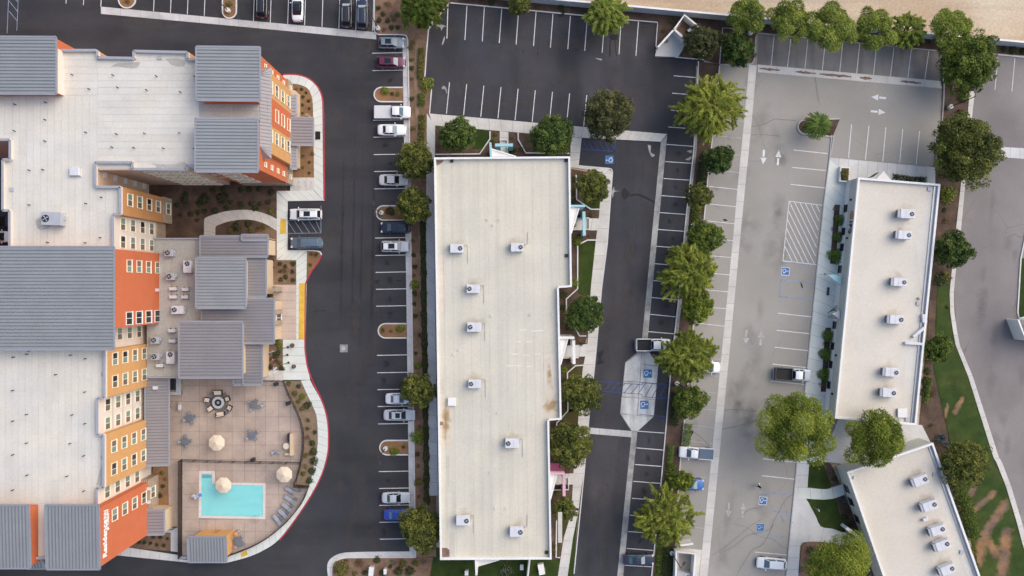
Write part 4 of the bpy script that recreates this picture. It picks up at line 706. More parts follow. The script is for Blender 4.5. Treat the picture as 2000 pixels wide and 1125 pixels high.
for x, y in ((1797, 583), (1663, 925), (1670, 934)): MB().lathe(*P(x, y, ZI), [(.22, ZI-.5), (.22, ZI-.2), (.12, ZI-.1)], 10).build('roof_vent', 'roof_stain' if x > 1700 else 'unit_white', idk if x > 1700 else ldk, io if x > 1700 else lo)
A0, A1 = P(1676, 347, ZI), P(1631, 817, ZI); fa = math.atan2(A1[1]-A0[1], A1[0]-A0[0])+math.pi/2
fn = math.atan2(A1[0]-A0[0], -(A1[1]-A0[1]))  # wall leans from due south
WA = math.pi+math.atan2(A1[0]-A0[0], -(A1[1]-A0[1]))
def wallpt(py, z):          # point on the sign building's left wall seen at photo row py when at height z
    Y = (562.5-py)*(H-z)/F; t = (Y-A0[1])/(A1[1]-A0[1]); return (A0[0]+(A1[0]-A0[0])*t, Y)
for py in (407, 452, 483, 526, 635, 676, 712, 752, 440+128): 
    if py == 568: continue
    x, y = wallpt(py, 1.3); window(ifb, io, x-.15, y, 1.3, 1.15, 1.0, WA, ('glass_dark',), 'dark_bronze', .07, False)
for py in (390, 465, 694, 769): x, y = wallpt(py, 2.6); MB().box(x-.1, y, 2.6, .2, .3, .4, WA).build('wall_lamp', 'unit_dark', ifb, io)
cx, cy = wallpt(428, 3.5); rotW = (R(90), 0, WA-math.pi/2-math.pi)
sg = MB()
def wl(d, z, out=.06): # along the wall (southwards), height
    ux, uy = (A1[0]-A0[0]), (A1[1]-A0[1]); l = math.hypot(ux, uy); ux /= l; uy /= l; return (cx+ux*d-(-uy)*0-abs(uy)*out, cy+uy*d+ux*out*0, z)
def wring(d0, z0, rx, rz, t, a0, a1, m, name):
    mb = MB(); n = 14; v = []; f = []
    for i in range(n+1):
        a = R(a0+(a1-a0)*i/n)
        for r in (1, 1-t): v.append(wl(d0+rx*r*math.cos(a), z0+rz*r*math.sin(a), .1)); v.append(wl(d0+rx*r*math.cos(a), z0+rz*r*math.sin(a), .0))
    for i in range(n): k = i*4; f += [(k, k+2, k+6, k+4), (k, k+4, k+5, k+1), (k+2, k+3, k+7, k+6)]
    mb.add(v, f).build(name, m, ifb, io)
wring(-.6, 3.45, .72, .6, .2, 30, 330, 'sign_red', 'logo_ring'); wring(-.6, 3.45, .30, .30, .22, 0, 360, 'sign_gold', 'logo_ring'); wring(-.02, 3.85, .3, .24, .45, 90, 270, 'sign_green', 'logo_leaf')
for d0, sh in ((.45, 'I'), (.8, 'F'), (1.45, 'G')):
    if sh == 'G': wring(1.85, 3.35, .42, .5, .32, 40, 320, 'sign_navy', 'sign_letter'); qs = ((1.9, 2.28, 3.25, 3.40), (2.12, 2.28, 3.00, 3.25))
    elif sh == 'I': qs = ((.3, .5, 2.88, 3.85),)
    else: qs = ((.75, .95, 2.88, 3.85), (.95, 1.35, 3.67, 3.85), (.95, 1.25, 3.30, 3.47))
    mb = MB()
    for a, b, c, d in qs: mb.add([wl(a, c, .1), wl(b, c, .1), wl(b, d, .1), wl(a, d, .1), wl(a, c, 0), wl(b, c, 0), wl(b, d, 0), wl(a, d, 0)], [(0, 1, 2, 3), (0, 4, 5, 1), (1, 5, 6, 2), (2, 6, 7, 3), (3, 7, 4, 0)])
    mb.build('sign_letter', 'sign_navy', ifb, io)
# entrance hoods on the sign building
def hood(parent, off, pts, z, m='wall_white'): return MB().prism(W(pts, z), z-.3, z).build('entrance_hood', m, parent, off)
hood(ifb, io, [(1617, 537), (1634, 536), (1644, 545), (1642, 557)], 2.6, 'teal'); hood(ifb, io, [(1626, 613), (1640, 606), (1640, 624)], 2.8); hood(ifb, io, [(1709, 352), (1726, 334), (1742, 353)], 3.0)
mb = MB()
for k in range(4): mb.ribbon(W([(1618+k*4, 612-k*3), (1637, 597+k*5)], 3), .08, 2.6, 2.75)
for k in range(3): mb.ribbon(W([(1619, 615+k*3), (1637, 618+k*2)], 3), .08, 2.6, 2.74)
mb.build('pergola_bars', 'black_metal', ifb, io)
mb = MB()
for k in range(3): mb.ribbon(W([(1698+k*4, 347-k*1), (1712+k*3, 338-k*1)], 3), .09, 2.6, 2.75)
mb.build('pergola_bars', 'black_metal', ifb, io)
B0, B1 = P(1655, 922, ZI), P(1768, 1250, ZI); WB = math.pi-math.atan2(B1[0]-B0[0], -(B1[1]-B0[1]))*-1
for py in (955, 980, 1014, 1070): Y = (562.5-py)*(H-1.6)/F; t = (Y-B0[1])/(B1[1]-B0[1]); window(lowb, lo, B0[0]+(B1[0]-B0[0])*t, Y, 1.6, 1.25, 1.3, math.pi+math.atan2(B1[0]-B0[0], -(B1[1]-B0[1])), ('glass_dark',), 'dark_bronze', .07, False)
MB().ribbon(W([(1653, 1031), (1690, 1058)], 2.2), .5, 0, 2.3).build('screen_wall', 'wall_white', lowb, lo)

# ---------------------------------------------------------------- hotel
ZP, ZD, ZT, ZL = 16.85, 16.3, 18.6, 4.6
ho = (-62, 0, 0); hotel = thing('hotel', 'orange, ochre and cream five-storey hotel with grey metal roofs', 'hotel', ho)
def hx(px, z=ZP): return (px-1000)*(H-z)/F
def hy(py, z=ZP): return (562.5-py)*(H-z)/F
XW = -95.0
def block(x0, x1, y0, y1, z1, m, z0=0): return prismpart('wall', hotel, ho, rect(x0, x1, y0, y1), z0, z1, m)
# west wing blocks (east face x, from photo rows at parapet height)
YB = dict(a=(hy(364), hy(419)), b=(hy(419), hy(490)))
block(XW, hx(185), hy(272), hy(112), ZD, 'tan_wall'); block(hx(19), hx(185)-.01, hy(311), hy(272)-.01, ZD-.01, 'tan_wall'); block(hx(4), hx(185)-.005, hy(364)+.02, hy(311)-.02, ZD-.005, 'tan_wall')
for q in (rect(hx(20), hx(186), hy(486), hy(118)), rect(hx(-30), hx(20), hy(271), hy(186)), rect(hx(5), hx(20)+.01, hy(411), hy(312)), rect(hx(117), hx(384), hy(328), hy(116)), rect(hx(117), hx(187), hy(118), hy(100)), rect(hx(262), hx(364), hy(118), hy(102)), rect(hx(186), hx(233), hy(417), hy(366)), rect(hx(186), hx(219), hy(486), hy(417)), rect(XW+2, hx(189), hy(985), hy(686)), rect(hx(189), hx(203), hy(776), hy(686)), rect(hx(189), hx(201), hy(952), hy(851)), rect(hx(57), hx(90), hy(1089), hy(984)), rect(hx(384), hx(505), hy(232), hy(197))): UZ = globals().get('UZ', ZD+.002)+.0006; MB().poly(q, UZ).build('underlay', 'membrane', hotel, ho)
block(hx(4)+.05, hx(235), hy(411), hy(364), ZD, 'ochre_brown'); block(hx(18)-.03, hx(235)-.01, hy(419), hy(411)+.02, ZD-.01, 'ochre_brown'); block(hx(18), hx(221), hy(490), hy(419)-.01, ZD, 'cream')
block(XW+.3, -54.95, hy(641, ZT), hy(486, ZT), ZT-.3, 'orange'); block(XW+.4, -57.8, hy(684), hy(641, ZT)-.01, ZT-.35, 'cream')
block(XW+.5, hx(205), hy(777), hy(684)-.01, ZD, 'ochre'); block(XW+.6, hx(190.5), hy(849.5), hy(777)-.01, ZD, 'cream'); block(XW+.7, hx(203), hy(953), hy(849.5)-.01, ZD, 'ochre'); block(XW+.8, hx(189.5), hy(987), hy(953)-.01, ZD, 'cream')
block(hx(92, ZT)+.4, -57.05, hy(1110, ZT), hy(987), ZT-.3, 'orange'); block(XW+.9, hx(56, ZT), hy(1108, ZT), hy(987)-.01, ZT-.32, 'orange'); block(XW+1, hx(90), hy(1090), hy(987)-.02, ZD, 'cream')
# north wing
YS = 16.6
block(hx(189), hx(366), YS, hy(112)-.01, ZD, 'tan_wall'); block(hx(115), hx(189), hy(317)+.3, hy(98), ZD-.01, 'ochre'); block(hx(260), hx(366)-.02, hy(130), hy(99.5), ZD-.02, 'ochre'); block(hx(185)+.02, hx(258), hy(317), hy(140), ZD-.015, 'cream')
block(XW+1.1, hx(108, ZT)-.1, 27.0, 34.5, ZT-.3, 'orange'); block(hx(366)-.1, hx(384), hy(323), hy(115), ZD-.025, 'ochre_brown')
block(-43.1, -35.42, 25.9, 32.75, ZT-.3, 'orange'); block(-43.2, -35.44, YS-.02, 23.2, ZT-.3, 'orange'); block(-43.15, -35.46, 23.1, 26.0, ZD, 'orange')
prismpart('wall_skirt', hotel, ho, rect(hx(108, ZT)-.3, hx(108, ZT)-.07, 27.05, hy(99)), ZD, 17.85, 'cream')
# coloured bays on the short east facade
def bay(py0, py1, m, z0=0, z1=15.6, d=.0): y0, y1 = (562.5-py1)/12.12, (562.5-py0)/12.12; return prismpart('facade_bay', hotel, ho, rect(-35.6, -34.68+d, y0, y1), z0, z1, m)
bay(187, 231, 'ochre', 3.4); bay(231, 279, 'orange', 3.4, d=.03); bay(279, 328, 'ochre', 3.4)
prismpart('stone_base', hotel, ho, rect(-36, -35.25, 16.5, 32.9), 0, 3.2, 'stone_veneer'); prismpart('stone_base', hotel, ho, rect(-43, -35.6, YS-.14, YS+.5), 0, 3.2, 'stone_veneer')
prismpart('stone_base', hotel, ho, rect(-58, hx(235)+.12, hy(419)+.02, hy(364)+.1), 0, 3.3, 'stone_veneer'); prismpart('stone_base', hotel, ho, rect(-60, -56.9, -36, -30), 0, 3.6, 'stone_veneer'); prismpart('stone_base', hotel, ho, rect(-60, hx(221)+.1, hy(490), hy(419)-.1), 0, 3.3, 'stone_veneer')
prismpart('stone_base', hotel, ho, rect(hx(203)-2, hx(203)+.1, hy(953), hy(900)), 0, 3.6, 'stone_veneer')
# roof decks with membrane sheets
def deck(name, x0, x1, y0, y1, along, w, m='membrane'):
    d = MB().poly(rect(x0, x1, y0, y1), ZD+.01).build(name, 'coping_grey', hotel, ho)
    n = max(1, round(((y1-y0) if along == 'x' else (x1-x0))/w))
    for i in range(n):
        L0 = x0 if along == 'x' else y0; L1 = x1 if along == 'x' else y1; cuts = [L0]; p = L0+random.uniform(.2, 1)*(L1-L0)*.25
        while p < L1-2: cuts.append(p); p += random.uniform(3.5, 7)
        cuts.append(L1)
        for a, b in zip(cuts, cuts[1:]):
            u0, u1 = (y0+(y1-y0)*i/n, y0+(y1-y0)*(i+1)/n) if along == 'x' else (x0+(x1-x0)*i/n, x0+(x1-x0)*(i+1)/n)
            g = .012; q = rect(a+g*.5, b-g*.5, u0+g, u1-g) if along == 'x' else rect(u0+g, u1-g, a+g*.5, b-g*.5)
            MB().prism(q, ZD+.005, ZD+.035).build('membrane_sheet', m, d, ho)
    return d
deck('roof_deck', hx(7), hx(20)-.02, hy(410), hy(313), 'y', .95); deck('roof_deck', hx(-25), hx(20)-.02, hy(270), hy(187), 'y', .95)
deckW = deck('roof_deck', hx(20), hx(185)-.05, hy(484), hy(186), 'y', .95); deckN = deck('roof_deck', hx(116), hx(384), hy(329), hy(101), 'x', .95) if 0 else deck('roof_deck', hx(187), hx(384), hy(315), hy(116), 'x', .95)
deck('roof_deck', hx(117), hx(187)-.05, hy(184), hy(101), 'x', .95); deck('roof_deck', hx(191), hx(258), hy(116)+.02, hy(114), 'x', .9); deck('roof_deck', hx(262), hx(364), hy(116)+.02, hy(103), 'x', .95); deck('roof_deck', hx(262), hx(362), hy(328), hy(315)-.02, 'x', .95)
deck('roof_deck', hx(187), hx(233), hy(417), hy(366), 'y', .95); deck('roof_deck', hx(187), hx(219), hy(484), hy(421), 'y', .95); pass
deckS = deck('roof_deck', hx(-20), hx(188), hy(985), hy(686), 'y', .95); deck('roof_deck', hx(190), hx(202), hy(775), hy(686), 'y', .95); deck('roof_deck', hx(190), hx(200), hy(951), hy(853), 'y', .9); deck('roof_deck', hx(58), hx(88), hy(1087), hy(985)-.03, 'y', .95); deck('roof_deck', hx(386), hx(503), hy(231), hy(199), 'x', .95, 'membrane_dirty')
def par(a, b, m='cream', inn=.22, z1=ZP, cm='coping_grey'):
    A = (hx(a[0]), hy(a[1])); B = (hx(b[0]), hy(b[1])); o = MB().ribbon([A, B], .24, ZD-.02, z1).build('parapet', m, hotel, ho); MB().ribbon([A, B], .34, z1+.003, z1+.05).build('coping', cm, o, ho)
for a, b in (((115, 98), (188, 98)), ((190, 99), (190, 112)), ((190, 112), (260, 113.5)), ((261, 99.5), (261, 113)), ((261, 99.5), (365, 102)), ((366, 102), (366, 115)), ((366, 115.5), (384, 116)), ((186, 317), (186, 364)), ((186, 317), (258, 317)), ((259, 317), (259, 329)), ((259, 330), (363, 331)), ((363, 331), (364, 323)), ((364, 323), (384, 323.5)), ((186, 365), (235, 365)), ((234.5, 365), (234.5, 418)), ((234, 418.5), (221, 418.5)), ((220.5, 419), (220.5, 486)), ((204, 684), (204, 777)), ((204, 777.5), (190, 777.5)), ((190, 778), (190, 849)), ((190, 849.5), (202, 849.5)), ((202, 850), (202, 953)), ((202, 953), (189, 953)), ((189, 953), (189, 985)), ((58, 1090), (90, 1090)), ((5, 312), (5, 411)), ((19.5, 273), (19.5, 311)), ((19, 272.5), (-10, 272.5)), ((18.5, 411), (18.5, 482)), ((5, 311.5), (19, 311.5)), ((5, 411), (18, 411))): par(a, b)
mroof(hotel, ho, XW, hx(108, ZT), hy(183, ZT), hy(71, ZT), ZT+.3, ZT-.2); mroof(hotel, ho, hx(385, ZT), hx(508, ZT), hy(197, ZT), hy(92, ZT), ZT+.3, ZT); mroof(hotel, ho, hx(383, ZT), hx(504, ZT), hy(336, ZT), hy(232, ZT), ZT+.3, ZT)
mroof(hotel, ho, XW, hx(223, ZT), hy(683, ZT), hy(482, ZT), ZT+.4, ZT); mroof(hotel, ho, hx(89, ZT), -56.9, hy(1113, ZT), hy(986, ZT), ZT-.2, ZT+.1, 'y', t=.2); mroof(hotel, ho, XW, hx(58, ZT), hy(1111, ZT), hy(985.5, ZT), ZT-.2, ZT+.2, 'y')
mroof(hotel, ho, hx(52, 15), hx(88, 15), hy(1111, 15), hy(1092, 15), 15, 15.6, 'y', 'metal_roof')
# mansard awning on the short facade
z0, z1 = 15.1, 16.4; ya, yb = 18.4, 31.4
aw = MB().add([(-34.2, ya, z0), (-34.2, yb, z0), (-35.45, yb-1.4, z1), (-35.45, ya+1.4, z1), (-35.45, ya, z0), (-35.45, yb, z0)], [(0, 1, 2, 3), (4, 0, 3), (1, 5, 2), (0, 4, 5, 1)]).build('awning_roof', 'metal_roof_painted_shading', hotel, ho)
mb = MB()
for i in range(1, 26): y = ya+(yb-ya)*i/26; mb.add([(-34.2, y-.04, z0+.06), (-34.2, y+.04, z0+.06), (-35.4, min(max(y, ya+1.4), yb-1.4)+.04, z1+.06), (-35.4, min(max(y, ya+1.4), yb-1.4)-.04, z1+.06)], [(0, 1, 2, 3)])
sm = mb.build('standing_seams', 'seam', aw, ho); sm['kind'] = 'stuff'
mroof(hotel, ho, hx(569, 3.6), hx(612, 3.6), hy(284, 3.6), hy(230, 3.6), 3.9, 3.6, 'x', 'metal_roof_painted_shading'); mroof(hotel, ho, -34.66, -33.75, hy(330, 3.4), hy(287, 3.4), 3.5, 3.3, 'x', 'metal_roof_painted_shading'); mroof(hotel, ho, -34.66, -33.85, hy(224, 3.4), hy(186, 3.4), 3.5, 3.3, 'x', 'metal_roof_painted_shading')
for x, y in ((609, 233), (609, 281)): MB().box(hx(x, 0), hy(y, 0)-.0, 1.7, .4, .4, 3.4).build('canopy_post', 'stone', hotel, ho)
prismpart('wall', hotel, ho, rect(-35.3, -34.1, (562.5-330)/12.12, (562.5-186)/12.12), 0, 3.2, 'beige_wall')
# windows
FL = (14.1, 11.1, 8.05, 5.0)
def wcol(X, Y, zs=FL, face=0, flip=False, **k):
    for z in zs:
        p = ('glass_taupe', 'glass_green') if flip else ('glass_green', 'glass_taupe')
        if random.random() < .12: p = ('glass_dark', p[1])
        window(hotel, ho, X, Y, z, face=face, panes=p, **k)
wcol(hx(235), 12.6, FL); window(hotel, ho, hx(235)+.12, 12.6, 1.6); wcol(hx(221), 9.15); wcol(hx(221), 6.6); wcol(-54.95, 3.15, FL, flip=True)
for z in FL: window(hotel, ho, -54.95, -4.35, z, 1.9, 1.9, panes=('glass_dark', 'glass_dark'), fm='wall_white', fw=.1)
wcol(-57.8, -6.75); wcol(hx(205), -10.15, FL, flip=True); wcol(hx(205), -13.4); wcol(hx(190.5), -16.75); wcol(hx(190.5), -19.4); wcol(hx(203), -22.7, FL, flip=True); wcol(hx(203), -25.95); wcol(hx(189.5), -29.2); wcol(-57.05, -32.5); window(hotel, ho, -56.9, -32.3, 2.2)
wcol(-34.68, 28.9, (14.0, 11.1, 8.05, 5.0)); wcol(-34.68, 21.9, (14.0, 11.1, 8.05, 5.0))
for z in (11.1, 8.05, 5.0): window(hotel, ho, -34.65, 25.25, z, 1.9, 1.4, panes=('orange', 'orange'), split=False, fm='frame_cream')
for Y in (31.75, 17.7):
    for z in (14.1, 11.1, 8.05, 5.0): window(hotel, ho, -35.42, Y, z, .75, .75, panes=('glass_taupe',), split=False, fw=.12)
    window(hotel, ho, -35.25, Y, 1.7, .75, .75, panes=('glass_taupe',), split=False, fw=.12)
for X in (-41.6, -39.9, ): wcol(X, YS-.02, (14.1, 11.1, 8.05, 5.0), R(-90), w=1.5)
for X in (-51.9, -50.3, -48.5, -46.9): wcol(X, YS, (14.1, 11.1, 8.05, 5.0, 1.8), R(-90), w=1.4)
for X in (-57, -55.2): wcol(X, hy(317), FL, R(-90), w=1.4)
for z in (14.1, 11.1, 8.05, 5.0, 1.8): MB().box(hx(185)+.05, 16.2, z, .12, .85, .95).build('wall_louvre', 'unit_white', hotel, ho)
for z in (14.1, 11.1, 8.05, 5.0): MB().box(hx(374), hy(323)-.05, z, .8, .12, .9).build('wall_louvre', 'unit_white', hotel, ho)
for X, Y, z in ((-57.05, -31.4, 3.7), (-57.05, -33.5, 3.7), (-54.95, -.3, 5.4)): MB().box(X+.2, Y, z, .4, .45, .5).build('wall_lamp', 'unit_white', hotel, ho)
MB().path([(hx(185)+.1, 15.0, 10.5), (hx(185)+.1, 14.6, 6), (hx(185)+.1, 14.4, 4.2)], .09).build('downpipe', 'dark_bronze', hotel, ho)
# cream facade grooves
for z in (6.5, 9.6, 12.6): MB().box(hx(190.5)+.012, (hy(777)+hy(849.5))/2, z, .03, abs(hy(777)-hy(849.5))-.1, .05).build('facade_groove', 'joint', hotel, ho)
for s, sz, y0, y1, z, b in (('Residence', 1.42, -37.75, -32.55, 16.38, .03), ('INN', 1.1, -32.4, -31.2, 16.38, .015), ('BY MARRIOTT', .66, -34.15, -31.2, 15.78, .012)):
    o = lettering(hotel, ho, s, sz, (-57.0, y0, z), (R(90), 0, R(90)), 'sign_white', 1, b); xs = [v.co.x for v in o.data.vertices]; o.scale = ((y1-y0)/(max(xs)-min(xs)), 1, 1)
# vent pipes etc.
VP = MB().lathe(0, 0, [(.06, 0), (.06, .5), (.085, .51), (.085, .62)], 8).mesh('vent_pipe', 'unit_dark')
for x, y in ((139, 145), (219, 146), (304, 148), (379, 149), (172, 173), (228, 170), (285, 175), (351, 179), (27, 203), (87, 199), (86, 233), (26, 255), (166, 258), (226, 261), (281, 260), (349, 259), (86, 275), (217, 287), (260, 288), (318, 289), (378, 290), (55, 332), (82, 331), (166, 397), (55, 400), (196, 385), (165, 474), (91, 473), (194, 464)): link('vent_pipe', VP, deckN, (hx(x)-ho[0], hy(y)-ho[1], ZD+.02))
for x, y in ((55, 686), (51, 692), (24, 698), (136, 694), (165, 701), (107, 732), (23, 763), (164, 766), (50, 810), (139, 811), (23, 823), (164, 828), (50, 866), (135, 867), (23, 889), (162, 891), (51, 929), (129, 931), (23, 958), (162, 960)): link('vent_pipe', VP, deckS, (hx(x)-ho[0], hy(y)-ho[1], ZD+.02))
for pts in (cr([(212, 129), (225, 122), (245, 121), (268, 119), (269, 124), (262, 131), (245, 131), (228, 128), (212, 129)]), cr([(320, 113), (345, 112), (358, 118), (355, 127), (335, 126), (320, 113)]), cr([(65, 430), (75, 424), (90, 426), (96, 438), (85, 447), (70, 446), (65, 430)]), cr([(290, 318), (330, 320), (358, 316), (356, 327), (320, 327), (290, 318)]), cr([(184, 950), (190, 925), (197, 905), (200, 930), (198, 948), (184, 950)])): MB().poly([(hx(a), hy(b)) for a, b in pts], ZD+.045).build('roof_stain', 'membrane_dirty', deckN, ho)
for x, y in ((309, 111), (308, 324), (19, 369), (199, 732), (198, 895)): MB().box(hx(x), hy(y), ZD+.1, .6, .5, .14).build('roof_drain', 'unit_grey', deckN, ho)
MB().box(hx(145), hy(335), ZD+.35, 1.3, 1.1, .55).build('roof_hatch', 'unit_white', deckN, ho, bevel=.05)
for a, b in (((135, 325), (139, 329)), ((156, 325), (151, 329)), ((135, 345), (139, 341)), ((156, 345), (151, 341))): MB().tube((hx(a[0]), hy(a[1]), ZD+.05), (hx(b[0]), hy(b[1]), ZD+.5), .05).build('hatch_brace', 'unit_grey', deckN, ho)
# ---- lobby: low flat roof, low metal roofs
def low(x0, x1, y0, y1, z, ribs='x', m='metal_roof_painted_shading', wall='beige_wall', ins=.45, slope=.25, pin=(.45, .45, .45, .45)):
    X0, X1, Y0, Y1 = hx(x0, z), hx(x1, z), hy(y1, z), hy(y0, z)
    mroof(hotel, ho, X0, X1, Y0, Y1, z+slope, z, ribs, m); prismpart('wall', hotel, ho, rect(X0+pin[0], X1-pin[1], Y0+pin[2], Y1-pin[3]), 0, z-.2, wall)
lx0, lx1, ly0, ly1 = -56.9, hx(397, ZL), hy(737, ZL), hy(466, ZL)
prismpart('wall', hotel, ho, rect(lx0, lx1, ly0, ly1), 0, ZL-.35, 'beige_wall'); dl = MB().poly(rect(lx0, lx1, ly0, ly1), ZL-.34).build('roof_deck', 'membrane_dirty', hotel, ho)
for i in range(7):
    for j in range(8):
        a0 = lx0+.1+(lx1-lx0-.2)*i/7; a1 = lx0+.1+(lx1-lx0-.2)*(i+1)/7; b0 = ly0+.1+(ly1-ly0-.2)*j/8; b1 = ly0+.1+(ly1-ly0-.2)*(j+1)/8
        MB().prism(rect(a0+.012, a1-.012, b0+.012, b1-.012), ZL-.35, ZL-.32).build('membrane_sheet', 'membrane_dirty', dl, ho)
MB().ribbon([(lx0, ly1), (lx1, ly1)], .24, ZL-.36, ZL).build('parapet', 'coping_grey', hotel, ho); MB().ribbon([(lx0, ly0), (lx1, ly0)], .24, ZL-.36, ZL).build('parapet', 'coping_grey', hotel, ho)
low(392, 523, 461, 502, 5.6); low(473, 523.5, 458.5, 470, 5.75, pin=(.5, .55, .5, .5)); low(480, 520, 501, 580, 5.2, slope=.1); low(395, 535.5, 583, 671, 5.4); low(475, 512, 668, 752, 4.6, slope=.1, pin=(.5, .3, 1, .5)); low(456, 480, 735, 752, 4.55, slope=.1)
low(384, 480.5, 503, 602, 7.4, m='metal_roof'); low(351, 474, 628, 738, 7.4, m='metal_roof_painted_shading')
mroof(hotel, ho, hx(286, 3.6), hx(330, 3.6), hy(909, 3.6), hy(726, 3.6), 4.0, 3.5, 'x', 'metal_roof_painted_shading'); mroof(hotel, ho, hx(283, 3.6), hx(321, 3.6), hy(1044, 3.6), hy(995, 3.6), 3.9, 3.6, 'x', 'metal_roof_painted_shading')
prismpart('wall', hotel, ho, rect(hx(285, 3.6), hx(321, 3.6)-.1, hy(1041, 3.6), hy(998, 3.6)), 0, 3.4, 'beige_wall')
for y in (733, 792, 845, 880): MB().box(*P(334, y, 0), 1.7, .28, .28, 3.4).build('roof_post', 'wood_orange', hotel, ho)
for y in (565, 608, 629): MB().box(*P(549, y, 0), 1.9, .7, .7, 3.8).build('porch_post', 'stone_veneer', hotel, ho)
window(hotel, ho, hx(535.5, 5.4)-.4, P(0, 621, 2)[1], 1.7, 2.2, 2.6, panes=('glass_dark', 'glass_dark'), fm='wall_white')
MB().box(hx(305, 3.8), hy(757, 3.8), 4.05, .7, .5, .4).build('roof_vent', 'unit_white', hotel, ho)
# pool house
ph = W([(367, 1048), (442, 1048), (442, 1099), (366, 1099)], 3.4); po = bb(ph); pool_house = thing('pool_house', 'small ochre pool house with ribbed grey metal roof', 'pool house', po)
x0, x1, y0, y1 = ph[0][0], ph[1][0], ph[2][1], ph[0][1]
mroof(pool_house, po, x0, x1, y0, y1, 3.2, 3.6, 'y'); prismpart('wall', pool_house, po, rect(x0+1.0, x1-.05, y0+.8, y1+.05), 0, 3.2, 'ochre')
prismpart('door', pool_house, po, rect(x0+3.2, x0+4.1, y1+.05, y1+.09), 0, 2.1, 'ochre_brown')
# block wall, trash enclosures
def wtop(x): return 10+(x-1214)*.0914
wl_ = MB(); A = P(900, wtop(900), 2.4); B = P(2300, wtop(2300), 2.4); wo = ((A[0]+B[0])/2, (A[1]+B[1])/2, 0)
bw = thing('block_wall', 'long grey block wall below the tan field', 'wall', wo); MB().ribbon([A, B], .2, 0, 2.34).build('wall_face', 'wall_block', bw, wo); MB().ribbon([A, B], .3, 2.34, 2.42).build('wall_cap', 'coping_white', bw, wo)
def wallthing(name, label, segs, h, m, cat='enclosure', cap='coping_white', w=.2, floor=None, zf=.05, fm='concrete_dull'):
    p = W(segs[0], h); o_ = bb(p); t = thing(name, label, cat, o_)
    for s in segs: MB().ribbon(W(s, h), w, 0, h-.05).build('wall', m, t, o_); MB().ribbon(W(s, h), w+.08, h-.05, h+.01).build('wall_cap', cap, t, o_)
    if floor: MB().prism(W(floor), -.02, zf).build('floor_slab', fm, t, o_)
    return t
te = wallthing('trash_enclosure', 'white walled trash enclosure set diagonally by the block wall', [[(1317, 57), (1337, 29), (1367, 54)], [(1367, 54), (1348, 80)], [(1317, 57), (1343, 82)], [(1315, 59), (1285, 92)]], 2.0, 'wall_white', floor=[(1283, 92), (1318, 58), (1340, 33), (1362, 55), (1343, 82), (1324, 112), (1279, 110)], zf=.125, fm='concrete')
MB().prism(W([(1320, 58), (1338, 36), (1362, 54), (1345, 78)]), .0, .135).build('inner_floor', 'mulch', te, bb(W([(1317, 57), (1337, 29), (1367, 54)], 2.0)))
te2 = wallthing('trash_enclosure', 'cream walled enclosure cut by the bottom edge beside the planter', [[(1320, 1140), (1321, 1078), (1358, 1082), (1354, 1140)], [(1325, 1066), (1354, 1062)]], 2.2, 'wall_white', floor=[(1316, 1140), (1318, 1070), (1371, 1074), (1362, 1140)], zf=.03, fm='concrete_warm')
MB().prism(W([(1324, 1140), (1326, 1082), (1355, 1084), (1352, 1140)]), 0, .04).build('inner_floor', 'asphalt_grey', te2, bb(W([(1320, 1140), (1321, 1078), (1358, 1082), (1354, 1140)], 2.2)))
wallthing('white_shed', 'white corner of a building at the right edge', [[(1989, 624), (2004, 664), (2060, 640)]], 3.0, 'wall_white', 'building', floor=[(1990, 624), (2060, 600), (2060, 680), (2004, 664)], zf=2.9, fm='coping_white')
# ---------------------------------------------------------------- rooftop air conditioners
def ac_make(L=2.0, Wd=1.35, Hh=1.0, hood=False, fan=.30, m='unit_white'):
    def f():
        t = thing('air_conditioner', '', 'air conditioner')
        MB().box(0, 0, .18+Hh/2, L, Wd, Hh).build('cabinet', m, t, bevel=.04)
        MB().box(0, 0, .09, L*.9, Wd*.9, .18).build('base_frame', 'unit_grey', t)
        fx = L/2-fan-.14; z = .18+Hh
        MB().lathe(fx, 0, [(fan+.05, z), (fan+.05, z+.05), (fan, z+.05), (fan, z+.012)], 20).build('fan_well', 'unit_dark', t)
        mb = MB()
        for k in range(4):
            a = k*math.pi/2+.5; mb.add([(fx+.06*math.cos(a), .06*math.sin(a), z+.05), (fx+fan*.92*math.cos(a-.22), fan*.92*math.sin(a-.22), z+.04), (fx+fan*.92*math.cos(a+.32), fan*.92*math.sin(a+.32), z+.06)], [(0, 1, 2)])
        mb.lathe(fx, 0, [(.09, z+.02), (.09, z+.08)], 8); mb.build('fan_blade', 'unit_grey', t)
        MB().box(-L*.12, 0, z+.006, .02, Wd*.98, .02).build('panel_seam', 'unit_grey', t)
        if hood:
            h = MB().box(-L/2-.18, 0, .18+Hh*.62, .36, Wd*.9, Hh*.6, 0, .0).build('intake_hood', 'unit_grey', t)
            mm = MB()
            for k in range(4): mm.box(-L/2-.365, 0, .45+k*.14, .02, Wd*.8, .06)
            mm.build('louvre', 'unit_dark', h)
        else: MB().box(-L/2-.09, -.15, .5, .18, .5, .4).build('service_box', 'unit_grey', t)
        MB().path([(L/2, Wd*.35, .3), (L/2+.35, Wd*.35, .3), (L/2+.35, Wd*.35, .02)], .035, 6).build('drain_pipe', 'steel', t)
        return t
    return f
acA = Proto(ac_make()); acB = Proto(ac_make(2.15, 1.35, 1.1, True, .28)); acH = Proto(ac_make(2.4, 1.6, 1.1, False, .4, 'unit_grey')); acC = Proto(ac_make(1.3, 1.1, .95, False, .34, 'unit_grey')); acD = Proto(ac_make(2.2, 1.5, 1.1, False, .4, 'unit_white'))
zr = ZO-.58
